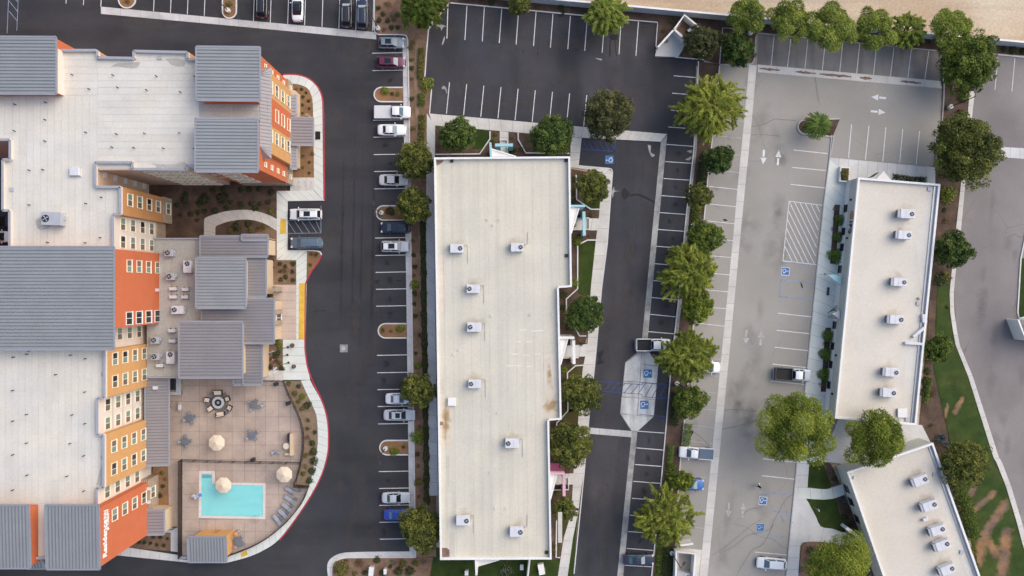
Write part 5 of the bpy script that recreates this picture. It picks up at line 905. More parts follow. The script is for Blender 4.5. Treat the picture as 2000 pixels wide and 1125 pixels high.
for x, y, rz, l in ((892, 485, 0, 'white rooftop unit nearest the left parapet in the top row'), (1010, 483, 0, 'white rooftop unit right of centre in the top row'), (924, 564, 180, 'white rooftop unit with its fan at the left, second row'), (926, 639, 180, 'white rooftop unit in the middle of the long office roof'), (927, 750, 180, 'white rooftop unit above and right of the white roof hatch'), (1000, 866, 180, 'white rooftop unit right of the stained roof patch, third from the bottom'), (904, 1017, 0, 'white rooftop unit at the lower left of the office roof'), (1009, 1039, 0, 'white rooftop unit at the lower right of the office roof')):
    acA.put(l, 'air conditioner', (*P(x, y, zr+1), zr), R(rz+random.uniform(-1.5, 1.5)), 'units on the long office roof', random.uniform(.94, 1.06)); q = P(x, y, zr+1); o_ = link('rust_stain', MB().poly([(-2.1, -1.5), (2.1, -1.5), (2.1, 1.9), (-2.1, 1.9)], 0).mesh('rust_stain', 'rust_soft'), dk, (q[0]-oo[0]+.1, q[1]-oo[1]+.35, ZO-.582)); MB().path([(q[0]+.9, q[1]+.5, zr+.08), (q[0]+1.6, q[1]+.55, zr+.06), (q[0]+1.65, q[1]+random.choice([-2.2, 2.4]), zr+.06)], .035, 5).build('conduit', 'unit_grey', dk, oo)
for x, y, l in ((1768, 418, 'topmost'), (1763, 459, 'second'), (1754, 551, 'third'), (1747, 624, 'fourth'), (1738, 727, 'fifth'), (1733, 767, 'lowest')): acB.put(l+' rooftop unit on the sign building', 'air conditioner', (*P(x+3, y, ZI+.5), ZI-.48), R(-4+random.uniform(-2, 2)), 'units on the sign building roof', random.uniform(.93, 1.05)); q = P(x, y, ZI+.5); link('rust_stain', MB().poly([(-1.9, -1.3), (2.2, -1.3), (2.2, 2.0), (-1.9, 2.0)], 0).mesh('rust_stain', 'rust_soft'), idk, (q[0]-io[0], q[1]-io[1]+.3, ZI-.482))
for x, y, l in ((1797, 938, 'topmost'), (1815, 987, 'second'), (1831, 1035, 'third'), (1840, 1064, 'fourth'), (1850, 1112, 'lowest visible')): acB.put(l+' rooftop unit on the angled corner building', 'air conditioner', (*P(x, y, ZI+.5), ZI-.48), R(19+random.uniform(-2, 2)), 'units on the corner building roof', random.uniform(.93, 1.05)); q = P(x, y, ZI+.5); link('rust_stain', MB().poly([(-1.9, -1.3), (2.0, -1.3), (2.0, 2.0), (-1.9, 2.0)], 0).mesh('rust_stain', 'rust_soft'), ldk, (q[0]-lo[0], q[1]-lo[1]+.3, ZI-.482))
tag(MB().box(*P(1808, 1015, ZI), ZI-.2, .8, .5, .5, R(20)).build('roof_box', 'unit_white', bevel=.04), 'small white metal box among the units of the corner building', 'box')
for x, y, z, s, l in ((883, 784, zr, 1.15, 'square white hatch on the office roof'), (1760, 806, ZI-.48, 1.3, 'square white hatch near the bottom of the sign building roof')):
    t = thing('roof_hatch', l, 'hatch', (*P(x, y, z), z)); MB().box(0, 0, .15, s, s, .3).build('hatch_kerb', 'unit_grey', t); MB().box(0, 0, .36, s+.1, s+.1, .12).build('hatch_lid', 'coping_white', t, bevel=.03)
acH.put('large grey rooftop unit beside a dark stain on the hotel roof', 'air conditioner', (hx(107), hy(428), ZD+.03), R(178), None, 1.15)
zl = ZL-.31
for x, y, rz, p, l in ((332, 494, 180, acC, 'topmost left condenser on the low lobby roof'), (335, 540, 180, acC, 'condenser below the topmost one on the lobby roof'), (305, 664, 180, acC, 'left condenser near the bottom of the lobby roof'), (306, 696, 180, acC, 'lowest left condenser on the lobby roof'), (368, 521, 90, acD, 'white cabinet unit beside the upper raised lobby roof'), (349, 605, 180, acD, 'white cabinet unit in the middle of the lobby roof'), (335, 698, 90, acD, 'white cabinet unit at the bottom of the lobby roof')):
    p.put(l, 'air conditioner', (*P(x, y, zl+.6), zl), R(rz), 'units on the lobby roof', .85 if p is acD else 1)
def mini():
    t = thing('condenser', '', 'condenser'); MB().box(0, 0, .4, 1.05, .5, .6).build('cabinet', 'unit_white', t, bevel=.03)
    for s in (-1, 1): MB().box(s*.4, 0, .06, .1, .8, .12).build('foot', 'unit_dark', t)
    MB().box(0, -.26, .4, .8, .03, .45).build('grille', 'unit_grey', t); return t
mn = Proto(mini)
for x, y, l in ((338, 564, 'upper left'), (362, 565, 'upper right'), (338, 580, 'lower left'), (361, 580, 'lower right')): mn.put(l+' slim white condenser in the block of four', 'condenser', (*P(x, y, zl+.5), zl), 0, 'slim condensers on the lobby roof')
for x, y, l in ((336, 646, 'slim white condenser by the edge of the lower raised roof'), (337, 666, 'slim white condenser just below its twin by the raised roof'), (312, 714, 'wide white condenser at the foot of the lobby roof')): mn.put(l, 'condenser', (*P(x, y, zl+.5), zl), 0, 'slim condensers on the lobby roof')

# ---------------------------------------------------------------- vehicles
def loft(st, ring):
    v = []; f = []; n = None
    for s in st:
        r = ring(*s); n = len(r); v += r
    for i in range(len(st)-1):
        for k in range(n): j = (k+1) % n; f.append((i*n+k, i*n+j, (i+1)*n+j, (i+1)*n+k))
    f.append(tuple(range(n-1, -1, -1))); f.append(tuple(range((len(st)-1)*n, len(st)*n))); return v, f
def bring(x, hw, zt, zb=.24):
    return [(x, hw*.55, zt+.03), (x, hw*.86, zt), (x, hw*.985, zt-.12), (x, hw, zt*.62), (x, hw*.96, zb+.04), (x, hw*.7, zb), (x, -hw*.7, zb), (x, -hw*.96, zb+.04), (x, -hw, zt*.62), (x, -hw*.985, zt-.12), (x, -hw*.86, zt), (x, -hw*.55, zt+.03)]
WHM = {}
def wheel(t, x, y, r):
    if 't' not in WHM:
        WHM['t'] = MB().tube((0, -.11, 0), (0, .11, 0), 1, n=18).mesh('tyre', 'tyre'); WHM['r'] = MB().tube((0, -.118, 0), (0, .118, 0), .62, n=12).mesh('rim', 'rim')
    w_ = link('wheel', WHM['t'], t, (x, y, r)); w_.scale = (r, 1, r); link('rim', WHM['r'], w_); return w_
CARN = 0
def car(kind, col, px, py, rz, label, L=4.7, group='parked cars', glass='car_glass', ws=None, sunroof=False, rails=False, roofcol=None, tonneau=False, dark_bed=False, hw=.92, bedside=None):
    nm = {'sedan': 'parked_sedan', 'suv': 'parked_suv', 'hatch': 'parked_hatchback', 'pickup': 'pickup_truck'}[kind]
    zc = {'sedan': 1.0, 'suv': 1.25, 'hatch': 1.05, 'pickup': 1.3}[kind]
    t = thing(nm, label, {'pickup': 'pickup truck', 'suv': 'suv', 'sedan': 'car', 'hatch': 'car'}[kind], (*P(px, py, zc), .005), rz, group)
    h = L/2; ws = ws or glass
    if kind == 'sedan': zb, zh, zr = .96, .88, 1.43; st = [(h, hw*.62, .60), (h-.08, hw*.82, .68), (h-.35, hw*.95, .74), (h-.9, hw*.985, .82), (h-1.5, hw, .90), (.1, hw, .95), (-h+1.25, hw, .99), (-h+.7, hw*.97, 1.0), (-h+.2, hw*.9, .97), (-h+.03, hw*.78, .80), (-h, hw*.6, .66)]; cab = (h-1.45, h-2.2, -h+1.45, -h+.72)
    elif kind == 'hatch': zb, zh, zr = .98, .9, 1.5; st = [(h, hw*.6, .62), (h-.1, hw*.84, .72), (h-.4, hw*.96, .80), (h-1.1, hw, .92), (.1, hw, .97), (-h+.7, hw*.98, 1.02), (-h+.2, hw*.92, 1.0), (-h+.02, hw*.8, .8), (-h, hw*.6, .62)]; cab = (h-1.1, h-1.9, -h+.75, -h+.18)
    elif kind == 'suv': zb, zh, zr = 1.1, 1.02, 1.72; st = [(h, hw*.66, .72), (h-.08, hw*.86, .84), (h-.35, hw*.97, .93), (h-1.2, hw, 1.03), (.1, hw, 1.08), (-h+.6, hw, 1.1), (-h+.15, hw*.95, 1.08), (-h+.02, hw*.85, .9), (-h, hw*.7, .7)]; cab = (h-1.15, h-1.8, -h+.55, -h+.12)
    else: zb, zh, zr = 1.2, 1.1, 1.88; st = [(h, hw*.74, .85), (h-.08, hw*.9, .98), (h-.3, hw*.98, 1.06), (h-1.2, hw, 1.14), (h-3.1, hw, 1.18), (h-3.12, hw, 1.18)]; cab = (h-1.15, h-1.75, h-2.85, h-3.1)
    v, f = loft(st, bring); mb = MB().add(v, f); mb.build('body', col, t, smooth=True, sub=1)
    # greenhouse
    xw0, xw1, xr1, xr0 = cab; b0, b1 = hw*.86, hw*.66; zlo = zb-.12
    v = [(xw0, b0*.9, zlo), (xw0, -b0*.9, zlo), (xr0, -b0*.88, zlo), (xr0, b0*.88, zlo), (xw1, b1*.94, zr-.05), (xw1, -b1*.94, zr-.05), (xr1, -b1*.92, zr-.05), (xr1, b1*.92, zr-.05)]
    xm = (xw1+xr1)/2; xmb = (xw0+xr0)/2
    v += [(xmb, b0, zlo), (xmb, -b0, zlo), (xm, b1, zr), (xm, -b1, zr), (xm, 0, zr+.035), (xw1-.03, 0, zr-.01), (xr1+.03, 0, zr-.01)]
    f = [(0, 1, 5, 13, 4), (2, 3, 7, 14, 6), (0, 4, 10, 8), (8, 10, 7, 3), (1, 9, 11, 5), (9, 2, 6, 11), (4, 13, 12, 10), (13, 5, 11, 12), (10, 12, 14, 7), (12, 11, 6, 14)]
    MB().add(v, f).build('roof', roofcol or col, t, smooth=False, bevel=.05)
    V = [Vector(q) for q in v]
    def pan(name, a, b, c, d, m, ins=.1, push=.014, par=t):
        q = [V[i] for i in (a, b, c, d)]; ce = sum(q, Vector())/4; n_ = (q[1]-q[0]).cross(q[3]-q[0]).normalized()
        if n_.dot(ce-Vector((xm, 0, zb))) < 0: n_ = -n_
        MB().add([p+(ce-p)*ins+n_*push for p in q], [(0, 1, 2, 3)]).build(name, m, par)
    pan('windshield', 0, 1, 5, 4, ws, .09, .03); pan('rear_window', 2, 3, 7, 6, glass, .12, .03)
    for a, b, c, d in ((0, 8, 10, 4), (8, 3, 7, 10), (1, 9, 11, 5), (9, 2, 6, 11)):
        if kind == 'pickup' and b in (3, 2) and False: continue
        pan('side_window', a, b, c, d, glass, .13, .012)
    r = .33 if kind in ('sedan', 'hatch') else .38
    fx, rx = h-.88, -h+.92
    for x in (fx, rx):
        for s in (-1, 1): wheel(t, x, s*(hw-.10), r)
    for s in (-1, 1):
        MB().box(h-.22, s*hw*.70, .70 if kind in ('sedan', 'hatch') else .86, .30, .34, .14, -s*.35).build('headlight', 'lamp_clear', t, bevel=.03)
        MB().box(-h+.12, s*hw*.76, .84 if kind in ('sedan', 'hatch') else .98, .16, .26, .16, s*.2).build('taillight', 'lamp_red', t, bevel=.02)
        MB().box(xw0-.35, s*(hw+.10), zb+.02, .14, .24, .15, s*.15).build('mirror', col if col not in ('c_white',) else 'c_white', t, bevel=.03)
        if rails: MB().path([(xw1-.15, s*b1*.86, zr+.0), (xw1-.3, s*b1*.88, zr+.07), (xr1+.3, s*b1*.88, zr+.07), (xr1+.1, s*b1*.86, zr)], .03).build('roof_rail', 'rail_silver', t)
    MB().box(h-.02, 0, .42, .08, hw*1.1, .16).build('grille', 'trim_black', t); MB().box(-h+.01, 0, .5, .06, .5, .12).build('number_plate', 'c_white', t)
    if sunroof: MB().box(xm+.2, 0, zr+.022, min(1.0, (xw1-xr1)*.5), b1*1.3, .03).build('sunroof', 'car_glass', t)
    if kind == 'pickup':
        x0, x1 = -h, h-3.1; bh = 1.2; mb = MB()
        mb.box((x0+x1)/2, 0, .62, x1-x0, hw*1.9, .3); b_ = mb.build('bed', 'trim_black' if dark_bed else col, t)
        for s in (-1, 1): MB().box((x0+x1)/2, s*(hw-.06), .82, x1-x0, .12, .78).build('bed_side', bedside or col, t, bevel=.03)
        MB().box(x0+.05, 0, .86, .1, hw*1.72, .68).build('tailgate', bedside or col, t, bevel=.03)
        if tonneau: MB().box((x0+x1)/2, 0, 1.2, x1-x0-.12, hw*1.74, .05).build('bed_cover', tonneau if isinstance(tonneau, str) else 'c_bluegrey', t)
        else: MB().box((x0+x1)/2, 0, .79, x1-x0-.15, hw*1.72, .03).build('bed_liner', 'trim_black' if dark_bed else 'unit_grey', t)
        MB().box(x0-.08, 0, .55, .16, hw*1.7, .16).build('bumper', 'rail_silver', t, bevel=.03)
    return t
U, D_, Rr, Ll = R(90), R(-90), 0, R(180)
car('suv', 'c_black', 510, 3, U, 'black estate car with silver rails cut by the top edge', 4.8, rails=True); car('sedan', 'c_white', 580, 12, U, 'white car with a black glass roof in the top row', 4.7, roofcol='car_glass')
car('suv', 'c_black', 676, 21, U, 'black suv with silver rails, left of the touching pair at the top', 4.8, rails=True, ws='car_glass_pale'); car('suv', 'c_navy', 707, 24, U, 'dark navy suv with silver rails next to the top planting bed', 4.8, rails=True, ws='car_glass_pale')
car('suv', 'c_grey', 764, 82, Rr, 'slate grey suv in the first stall of the right row', 4.2, ws='car_glass_pale', sunroof=True); car('suv', 'c_maroon', 763, 120, Rr, 'maroon suv parked nose to the mulch bed', 4.6, ws='car_glass_pale', sunroof=True)
car('pickup', 'c_white', 766, 218, Rr, 'white pickup truck with a covered bed above the white sedan', 5.8, ws='car_glass_teal', hw=1.0, tonneau='c_pearl'); car('sedan', 'c_white', 765, 253, Rr, 'white sedan just below the white pickup', 4.65, ws='car_glass_teal')
car('sedan', 'c_pearl', 768.5, 351, Rr, 'pearl white sedan between the two oaks of the right row', 4.75); car('hatch', 'c_navy', 772, 444, Ll, 'dark navy car half under an oak below the lamp island', 4.85, ws='car_glass_teal')
car('suv', 'c_silver', 770.5, 481, Rr, 'light grey suv with a white roof and glass panels', 4.5, ws='car_glass_pale', sunroof=True, rails=True, roofcol='c_white'); car('suv', 'c_white', 595.5, 418, Ll, 'white and silver suv in the accessible stall by the hotel', 5.1, rails=True, sunroof=True)
car('suv', 'c_bluegrey', 597, 474, Ll, 'blue grey suv in the lower accessible stall by the hotel', 5.1, glass='car_glass_teal'); car('sedan', 'c_white', 779.5, 779, Rr, 'white sedan half hidden under an oak in the lower right row', 4.5, glass='car_glass_teal')
car('sedan', 'c_silver', 779.5, 811, Rr, 'silver blue sedan with a dark sunroof in the lower right row', 5.1, sunroof=True); car('sedan', 'c_silver', 773, 973, Rr, 'silver sedan above the blue car', 4.6); car('sedan', 'c_blue', 777, 1006, Rr, 'bright blue sedan half under the bottom oak', 4.6, glass='car_glass_teal')
car('pickup', 'c_white', 1277, 674, Rr, 'white pickup truck with a black bed at the concrete pad', 5.5, dark_bed=True, hw=1.0); car('sedan', 'c_navy', 1248, 1094, Rr, 'dark navy sedan at the bottom of the office lot', 4.95, ws='car_glass_pale', glass='car_glass_teal')
car('pickup', 'c_silver', 1551, 732, R(-3), 'silver pickup truck with a black bed beside the sign building walk', 5.9, dark_bed=True, hw=1.0, bedside='c_black', roofcol='c_white'); car('pickup', 'c_white', 1361, 886, R(176), 'white pickup truck with a dark bed cover backed out of the planter strip', 5.5, tonneau=True, glass='car_glass_teal')
car('hatch', 'c_skyblue', 1352, 947, R(-2), 'small bright blue car half under shrubs by the planter strip', 4.0, ws='car_glass_pale'); car('hatch', 'c_white', 1384, 717, R(-4), 'white car almost hidden under a feathery tree', 4.0, glass='car_glass_teal'); car('hatch', 'c_white', 1508.5, 1102, R(176), 'white hatchback in the lower stalls of the grey lot', 4.85, glass='car_glass_teal')
car('suv', 'c_white', -8, 462, Rr, 'white car cut by the left edge behind the hotel', 4.7); car('suv', 'c_black', -6, 432, Rr, 'black car cut by the left edge behind the hotel', 4.7)

# ---------------------------------------------------------------- lamp posts, flagpoles, bollards
def lamp_make(h=7.2, heads=2, c='dark_bronze'):
    def f():
        t = thing('lamp_post', '', 'lamp post'); MB().lathe(0, 0, [(.36, 0), (.36, .7), (.32, .74)], 18).build('footing', 'concrete_white', t)
        MB().tube((0, 0, .7), (0, 0, h), .08, .06).build('pole', c, t)
        for s in ((-1, 1) if heads == 2 else (1,)):
            a = MB().tube((0, 0, h-.05), (0, s*.6, h), .04).build('arm', c, t); MB().box(0, s*.85, h, .35, .6, .12).build('lamp_head', c, t, bevel=.03)
        return t
    return f
lp = Proto(lamp_make()); lp1 = Proto(lamp_make(7.5, 1)); 
for x, y, l in ((447, 22, 'lamp post on the rounded top island'), (739, 57, 'lamp post at the corner of the top planting bed'), (746, 416, 'lamp post on the island above the navy car'), (753.5, 875, 'lamp post on the lowest rounded island')): lp.put(l, 'lamp post', (*P(x, y), .05), R(10), 'hotel lot lamp posts')
for x, y, r_, l in ((1352, 441, 40, 'lamp post in the planter strip above the big feathery tree'), (1321, 748, 40, 'lamp post on a white footing beside the handicapped pad'), (1853, 210, 10, 'lamp post in the mulch strip beside the two arrows'), (1464, 66, 30, 'lamp post among the trees at the top of the grey lot')): lp1.put(l, 'lamp post', (*P(x, y), .05), R(r_), 'single headed lamp posts')
lp1.put('thin lamp post leaning into view at the lower enclosure', 'lamp post', (*P(1311, 1078), .05), R(-30), 'single headed lamp posts')
def flag_make():
    t = thing('flagpole', '', 'flagpole'); MB().lathe(0, 0, [(.18, 0), (.18, .1), (.1, .14)], 12).build('base', 'black_metal', t); MB().tube((0, 0, .1), (0, 0, 8), .05, .035).build('pole', 'dark_bronze', t); MB().lathe(0, 0, [(.03, 8), (.08, 8.06), (.06, 8.14), (.01, 8.18)], 8).build('finial', 'rail_silver', t); return t
fp = Proto(flag_make)
for i, (x, y, l) in enumerate(((563, 678, 'upper'), (562, 693, 'middle'), (564, 708, 'lower'))):
    o = fp.put(l+' flagpole with a limp flag before the lobby', 'flagpole', (*P(x, y), .13), 0, 'flagpoles'); mb = MB(); v = []
    for a in range(7):
        for b in range(6): v.append((.05+a*.16+.05*math.sin(b), .10*math.sin(a*1.7+i+b*.5), 7.8-b*.32-a*.12))
    fl = MB().add(v, [(a*6+b, a*6+b+1, (a+1)*6+b+1, (a+1)*6+b) for a in range(6) for b in range(5)]).build('flag', 'cloth_light' if i != 1 else 'sign_red', None, smooth=True); fl.location = (*P(x, y), .13); fl.rotation_euler = (0, 0, R(200+i*20)); tag(fl, ['white flag hanging on the upper flagpole', 'reddish flag hanging on the middle flagpole', 'white flag hanging on the lower flagpole'][i], 'flag', 'flags')
def pot():
    t = thing('planter_pot', '', 'planter'); MB().lathe(0, 0, [(.22, 0), (.3, .3), (.34, .6), (.28, .6), (.26, .5)], 14).build('pot', 'dark_bronze', t); MB().lathe(0, 0, [(.26, .5), (.22, .56), (.1, .6)], 12).build('soil', 'mulch', t); return t
pp = Proto(pot)
for x, y, l in ((573, 674, 'dark pot above the flagpoles'), (576, 715, 'dark pot below the flagpoles')): pp.put(l, 'planter', (*P(x, y), .13), 0, 'dark pots')
def rack():
    t = thing('bicycle_stand', '', 'bicycle stand'); MB().path([(0, -.35, 0), (0, -.35, .75), (0, -.25, .85), (0, .25, .85), (0, .35, .75), (0, .35, 0)], .03, 8).build('hoop', 'unit_grey', t); return t
rk = Proto(rack)
for k, x in enumerate((576, 587, 598, 610)): rk.put(['leftmost', 'second', 'third', 'rightmost'][k]+' grey bicycle stand on the square paving', 'bicycle stand', (*P(x, 360), .124), R(8), 'bicycle stands')

# ---------------------------------------------------------------- pool terrace
pat = struct('pool_terrace', [(330, 728), (512, 742), (556, 744)]+cr([(557, 744), (566, 770), (578, 794), (589, 818), (593, 845), (593, 876), (589, 905), (578, 948), (604, 950)], 4)+cr([(590, 984), (566, 1014), (545, 1034), (520, 1053), (490, 1069), (448, 1085)], 4)+[(352, 1085), (352, 905), (328, 905)], .11, 'joint', 'pinkish slab terrace around the pool', z0=-.03)
import itertools
def inside(p, poly):
    x, y = p; c = False
    for (x1, y1), (x2, y2) in zip(poly, poly[1:]+poly[:1]):
        if (y1 > y) != (y2 > y) and x < (x2-x1)*(y-y1)/(y2-y1)+x1: c = not c
    return c
TP = W([(330, 728), (512, 742), (556, 744)]+cr([(557, 744), (566, 770), (578, 794), (589, 818), (593, 845), (593, 876), (589, 905), (578, 948), (604, 950)], 4)+cr([(590, 984), (566, 1014), (545, 1034), (520, 1053), (490, 1069), (448, 1085)], 4)+[(352, 1085), (352, 905), (328, 905)])
POOL = W([(394, 925), (415, 925), (415, 945), (514.5, 948), (514, 1008.5), (393.5, 1007)]); COPE = W([(389.6, 919.4), (420, 919.4), (421, 942), (519.4, 943), (519, 1013.5), (388.6, 1011.6)])
def clip(poly, ax, val, keep):
    out = []
    for p, q in zip(poly, poly[1:]+poly[:1]):
        ip, iq = (p[ax]-val)*keep >= 0, (q[ax]-val)*keep >= 0
        if ip: out.append(p)
        if ip != iq: t = (val-p[ax])/(q[ax]-p[ax]); out.append((p[0]+(q[0]-p[0])*t, p[1]+(q[1]-p[1])*t))
    return out
gx = [P(x, 0)[0] for x in (300, 330, 355, 390, 405, 421, 454, 478, 499, 519.4, 545, 568, 595, 620)]; gy = [P(0, y)[1] for y in (715, 753, 784, 814, 843, 869, 897, 919.4, 943, 966, 990, 1013.5, 1038, 1062, 1095)]
def hole(ax0, ax1, ay0, ay1):   # slab cells covered by the pool
    cx_, cy_ = (ax0+ax1)/2, (ay0+ay1)/2; return inside((cx_, cy_), COPE)
for a0, a1 in zip(gx, gx[1:]):
    for b1, b0 in zip(gy, gy[1:]):
        if hole(a0, a1, b0, b1): continue
        q = TP; g = .02
        for ax, val, kp in ((0, a0+g, 1), (0, a1-g, -1), (1, b0+g, 1), (1, b1-g, -1)):
            if q: q = clip(q, ax, val, kp)
        if len(q) > 2: MB().prism(q, .09, .13).build('patio_slab', 'patio', pat)
po_ = bb(COPE); pool = tag(link('swimming_pool', None, None, po_), 'turquoise L-shaped swimming pool with pale coping', 'swimming pool')
zp = .16
MB().poly(POOL, .125).build('pool_floor', 'pool_plaster_caustics', pool, po_)
MB().poly(POOL, .152).build('pool_water', 'pool_water', pool, po_)
n = len(POOL); C2 = COPE
for i in range(n):
    a, b = POOL[i], POOL[(i+1) % n]; c, d = C2[(i+1) % n], C2[i]; m_ = max(1, round(math.dist(a, b)/.9))
    for k in range(m_):
        L_ = lambda p, q, t: (p[0]+(q[0]-p[0])*t, p[1]+(q[1]-p[1])*t); e = .012/m_
        MB().prism([L_(a, b, k/m_+e), L_(a, b, (k+1)/m_-e), L_(d, c, (k+1)/m_-e), L_(d, c, k/m_+e)], .1, .175).build('coping_stone', 'pool_tile', pool, po_)
for k in range(3): MB().box(*P(404.5, 927.5+k*2.6), .157+.001*k, 1.55, .10, .004).build('step_edge', 'pool_line', pool, po_)
# pool ladder, lift, sign boards
t = thing('pool_ladder', 'pair of bright steel ladder rails at the pool edge', 'ladder', (*P(503, 1011), .17), 0)
for s in (-1, 1): MB().path([(s*.28, .45, -.02), (s*.28, .4, .6), (s*.28, .1, .8), (s*.28, -.4, .7), (s*.28, -.45, 0)], .035, 8).build('rail', 'steel', t)
t = thing('pool_lift', 'white and blue pool lift at the left edge of the pool', 'pool lift', (*P(389, 967), .17), R(25)); MB().box(-.3, 0, .3, .7, .6, .6).build('base', 'unit_white', t, bevel=.06); MB().tube((-.2, 0, .6), (-.2, 0, 1.3), .08).build('mast', 'unit_white', t); MB().path([(-.2, 0, 1.3), (.5, 0, 1.25)], .06).build('arm', 'unit_white', t); MB().box(.55, 0, .75, .5, .5, .1).build('seat', 'blue_plastic', t, bevel=.03); MB().box(.3, 0, 1.05, .08, .5, .6).build('seat_back', 'blue_plastic', t, bevel=.03); MB().box(-.6, .35, .5, .5, .35, .5).build('cover', 'c_silver', t, bevel=.05)
def umb():
    t = thing('parasol', '', 'parasol'); n = 8; r = 1.32; z0, z1 = 2.25, 2.72; c = MB()
    for k in range(n):
        a, b = 2*math.pi*k/n, 2*math.pi*(k+1)/n
        MB().add([(r*math.cos(a), r*math.sin(a), z0), (r*math.cos(b), r*math.sin(b), z0), (0, 0, z1), (r*math.cos(a), r*math.sin(a), z0-.12), (r*math.cos(b), r*math.sin(b), z0-.12)], [(0, 1, 2), (3, 4, 1, 0)]).build('canopy_panel', 'canvas', t)
        MB().tube((0, 0, z1-.06), (r*math.cos(a), r*math.sin(a), z0-.03), .015, n=5).build('rib', 'dark_bronze', t)
    MB().tube((0, 0, 0), (0, 0, z1+.1), .03).build('pole', 'dark_bronze', t); MB().lathe(0, 0, [(.3, 0), (.3, .06), (.06, .12)], 14).build('base', 'dark_bronze', t); MB().lathe(0, 0, [(.08, z1), (.05, z1+.1)], 8).build('finial', 'canvas_seam', t); return t
um = Proto(umb)
for x, y, l in ((423, 865, 'beige octagonal parasol in the middle of the terrace'), (436, 948, 'beige octagonal parasol overhanging the pool corner'), (555, 927, 'beige octagonal parasol right of the pool')): um.put(l, 'parasol', (*P(x, y, 2.4), .13), R(22), 'beige parasols')
def chair_m():
    t = thing('patio_chair', '', 'chair'); MB().box(0, 0, .43, .46, .46, .05).build('seat', 'sling', t, bevel=.02); MB().box(-.24, 0, .7, .05, .46, .5, 0, -.15).build('backrest', 'sling', t, bevel=.02)
    for a in (-1, 1):
        for b in (-1, 1): MB().tube((a*.2, b*.2, 0), (a*.19, b*.2, .43), .018, n=6).build('leg', 'chair_grey', t)
        MB().path([(.2, a*.25, .43), (.2, a*.25, .63), (-.22, a*.25, .65)], .018, 6).build('armrest', 'chair_grey', t)
    return t
def table_m():
    t = thing('patio_table', '', 'table'); MB().lathe(0, 0, [(.02, .70), (.58, .70), (.6, .73), (.58, .75)], 20).build('table_top', 'table_grey', t); MB().tube((0, 0, .02), (0, 0, .7), .04).build('pedestal', 'chair_grey', t); MB().lathe(0, 0, [(.28, 0), (.28, .03), (.05, .06)], 14).build('base', 'chair_grey', t); return t
ch = Proto(chair_m); tb_ = Proto(table_m)
sets = ((375, 815, 'below the white bench', 20), (366, 860, 'near the left edge of the terrace', 95), (499, 789, 'right of the fire pit', 60), (496, 848, 'in the right middle of the terrace', 35), (426, 863, 'under the middle parasol', 10), (440, 946, 'under the pool corner parasol', 30), (559, 925, 'under the right parasol', 15), (470, 1055, 'beside the pool house', -30))
for x, y, w_, a in sets:
    o = tb_.put('round grey table '+w_, 'table', (*P(x, y), .13), 0, 'round patio tables')
    if 'pool house' in w_: o.scale = (1.5, 1.0, 1); o.rotation_euler = (0, 0, R(-50))
    for k in range(4):
        b = R(a+k*90); d = .78
        ch.put(['upper right', 'upper left', 'lower left', 'lower right'][int(((a+k*90) % 360)//90)]+' grey chair at the round table '+w_, 'chair', (P(x, y)[0]+d*math.cos(b), P(x, y)[1]+d*math.sin(b), .13), b+math.pi, 'chairs at the table '+w_)
ch.put('lone grey chair pulled away from the table right of the fire pit', 'chair', (*P(517, 790), .13), R(40), 'loose chairs')
def fire():
    t = thing('fire_pit', 'round fire pit with a pale stone ring amid cushioned seats', 'fire pit', (*P(428.5, 785.5), .13)); n = 14
    MB().lathe(0, 0, [(.92, 0), (.92, .42)], 28).build('pit_wall', 'stone', t)
    for k in range(n):
        a, b = 2*math.pi*(k+.03)/n, 2*math.pi*(k+.97)/n; q = [(r*math.cos(x), r*math.sin(x)) for r, x in ((.58, a), (.95, a), (.95, (a+b)/2), (.95, b), (.58, b), (.58, (a+b)/2))]; MB().prism(q, .42, .5).build('rim_stone', 'counter', t)
    MB().lathe(0, 0, [(.57, .42), (.55, .44), (.4, .43)], 24).build('burner_pan', 'unit_dark', t); MB().lathe(0, 0, [(.22, .44), (.22, .47), (.17, .47), (.17, .44)], 18).build('burner_ring', 'steel', t)
fire()
rg = MB().lathe(*P(428.5, 785.5), [(1.55, .131), (1.55, .136)], 32).build('paving_ring', 'joint', pat)
def sofa(w_):
    def f():
        t = thing('outdoor_sofa', '', 'sofa'); MB().box(0, 0, .2, .72, w_, .25).build('frame', 'wicker', t, bevel=.03); MB().box(-.33, 0, .5, .1, w_, .5).build('backrest', 'wicker', t, bevel=.03)
        for s in (-1, 1): MB().box(.0, s*(w_/2-.04), .42, .72, .08, .3).build('armrest', 'wicker', t, bevel=.02)
        MB().box(.05, 0, .4, .58, w_-.18, .14).build('cushion', 'cushion', t, bevel=.05); MB().box(-.23, 0, .6, .14, w_-.2, .38, 0, -.15).build('back_cushion', 'cushion', t, bevel=.05); return t
    return f
s1 = Proto(sofa(.85)); s2 = Proto(sofa(1.4)); fx_, fy_ = P(428.5, 785.5)
for x, y, p, l in ((427.5, 766, s2, 'cushioned loveseat above the fire pit'), (432.5, 808, s2, 'cushioned loveseat below the fire pit'), (407, 780.5, s1, 'cushioned armchair left of the fire pit'), (413, 797.5, s1, 'cushioned armchair at the lower left of the fire pit'), (450.5, 796, s1, 'cushioned armchair at the lower right of the fire pit'), (446.5, 778, s1, 'cushioned armchair at the upper right of the fire pit')):
    X, Y = P(x, y); p.put(l, 'sofa', (X, Y, .13), math.atan2(fy_-Y, fx_-X), 'seats around the fire pit')
def side():
    t = thing('side_table', '', 'side table'); MB().box(0, 0, .42, .5, .5, .05).build('table_top', 'table_grey', t, bevel=.02)
    for a in (-1, 1):
        for b in (-1, 1): MB().tube((a*.2, b*.2, 0), (a*.2, b*.2, .4), .02, n=6).build('leg', 'chair_grey', t)
    return t
sdt = Proto(side)
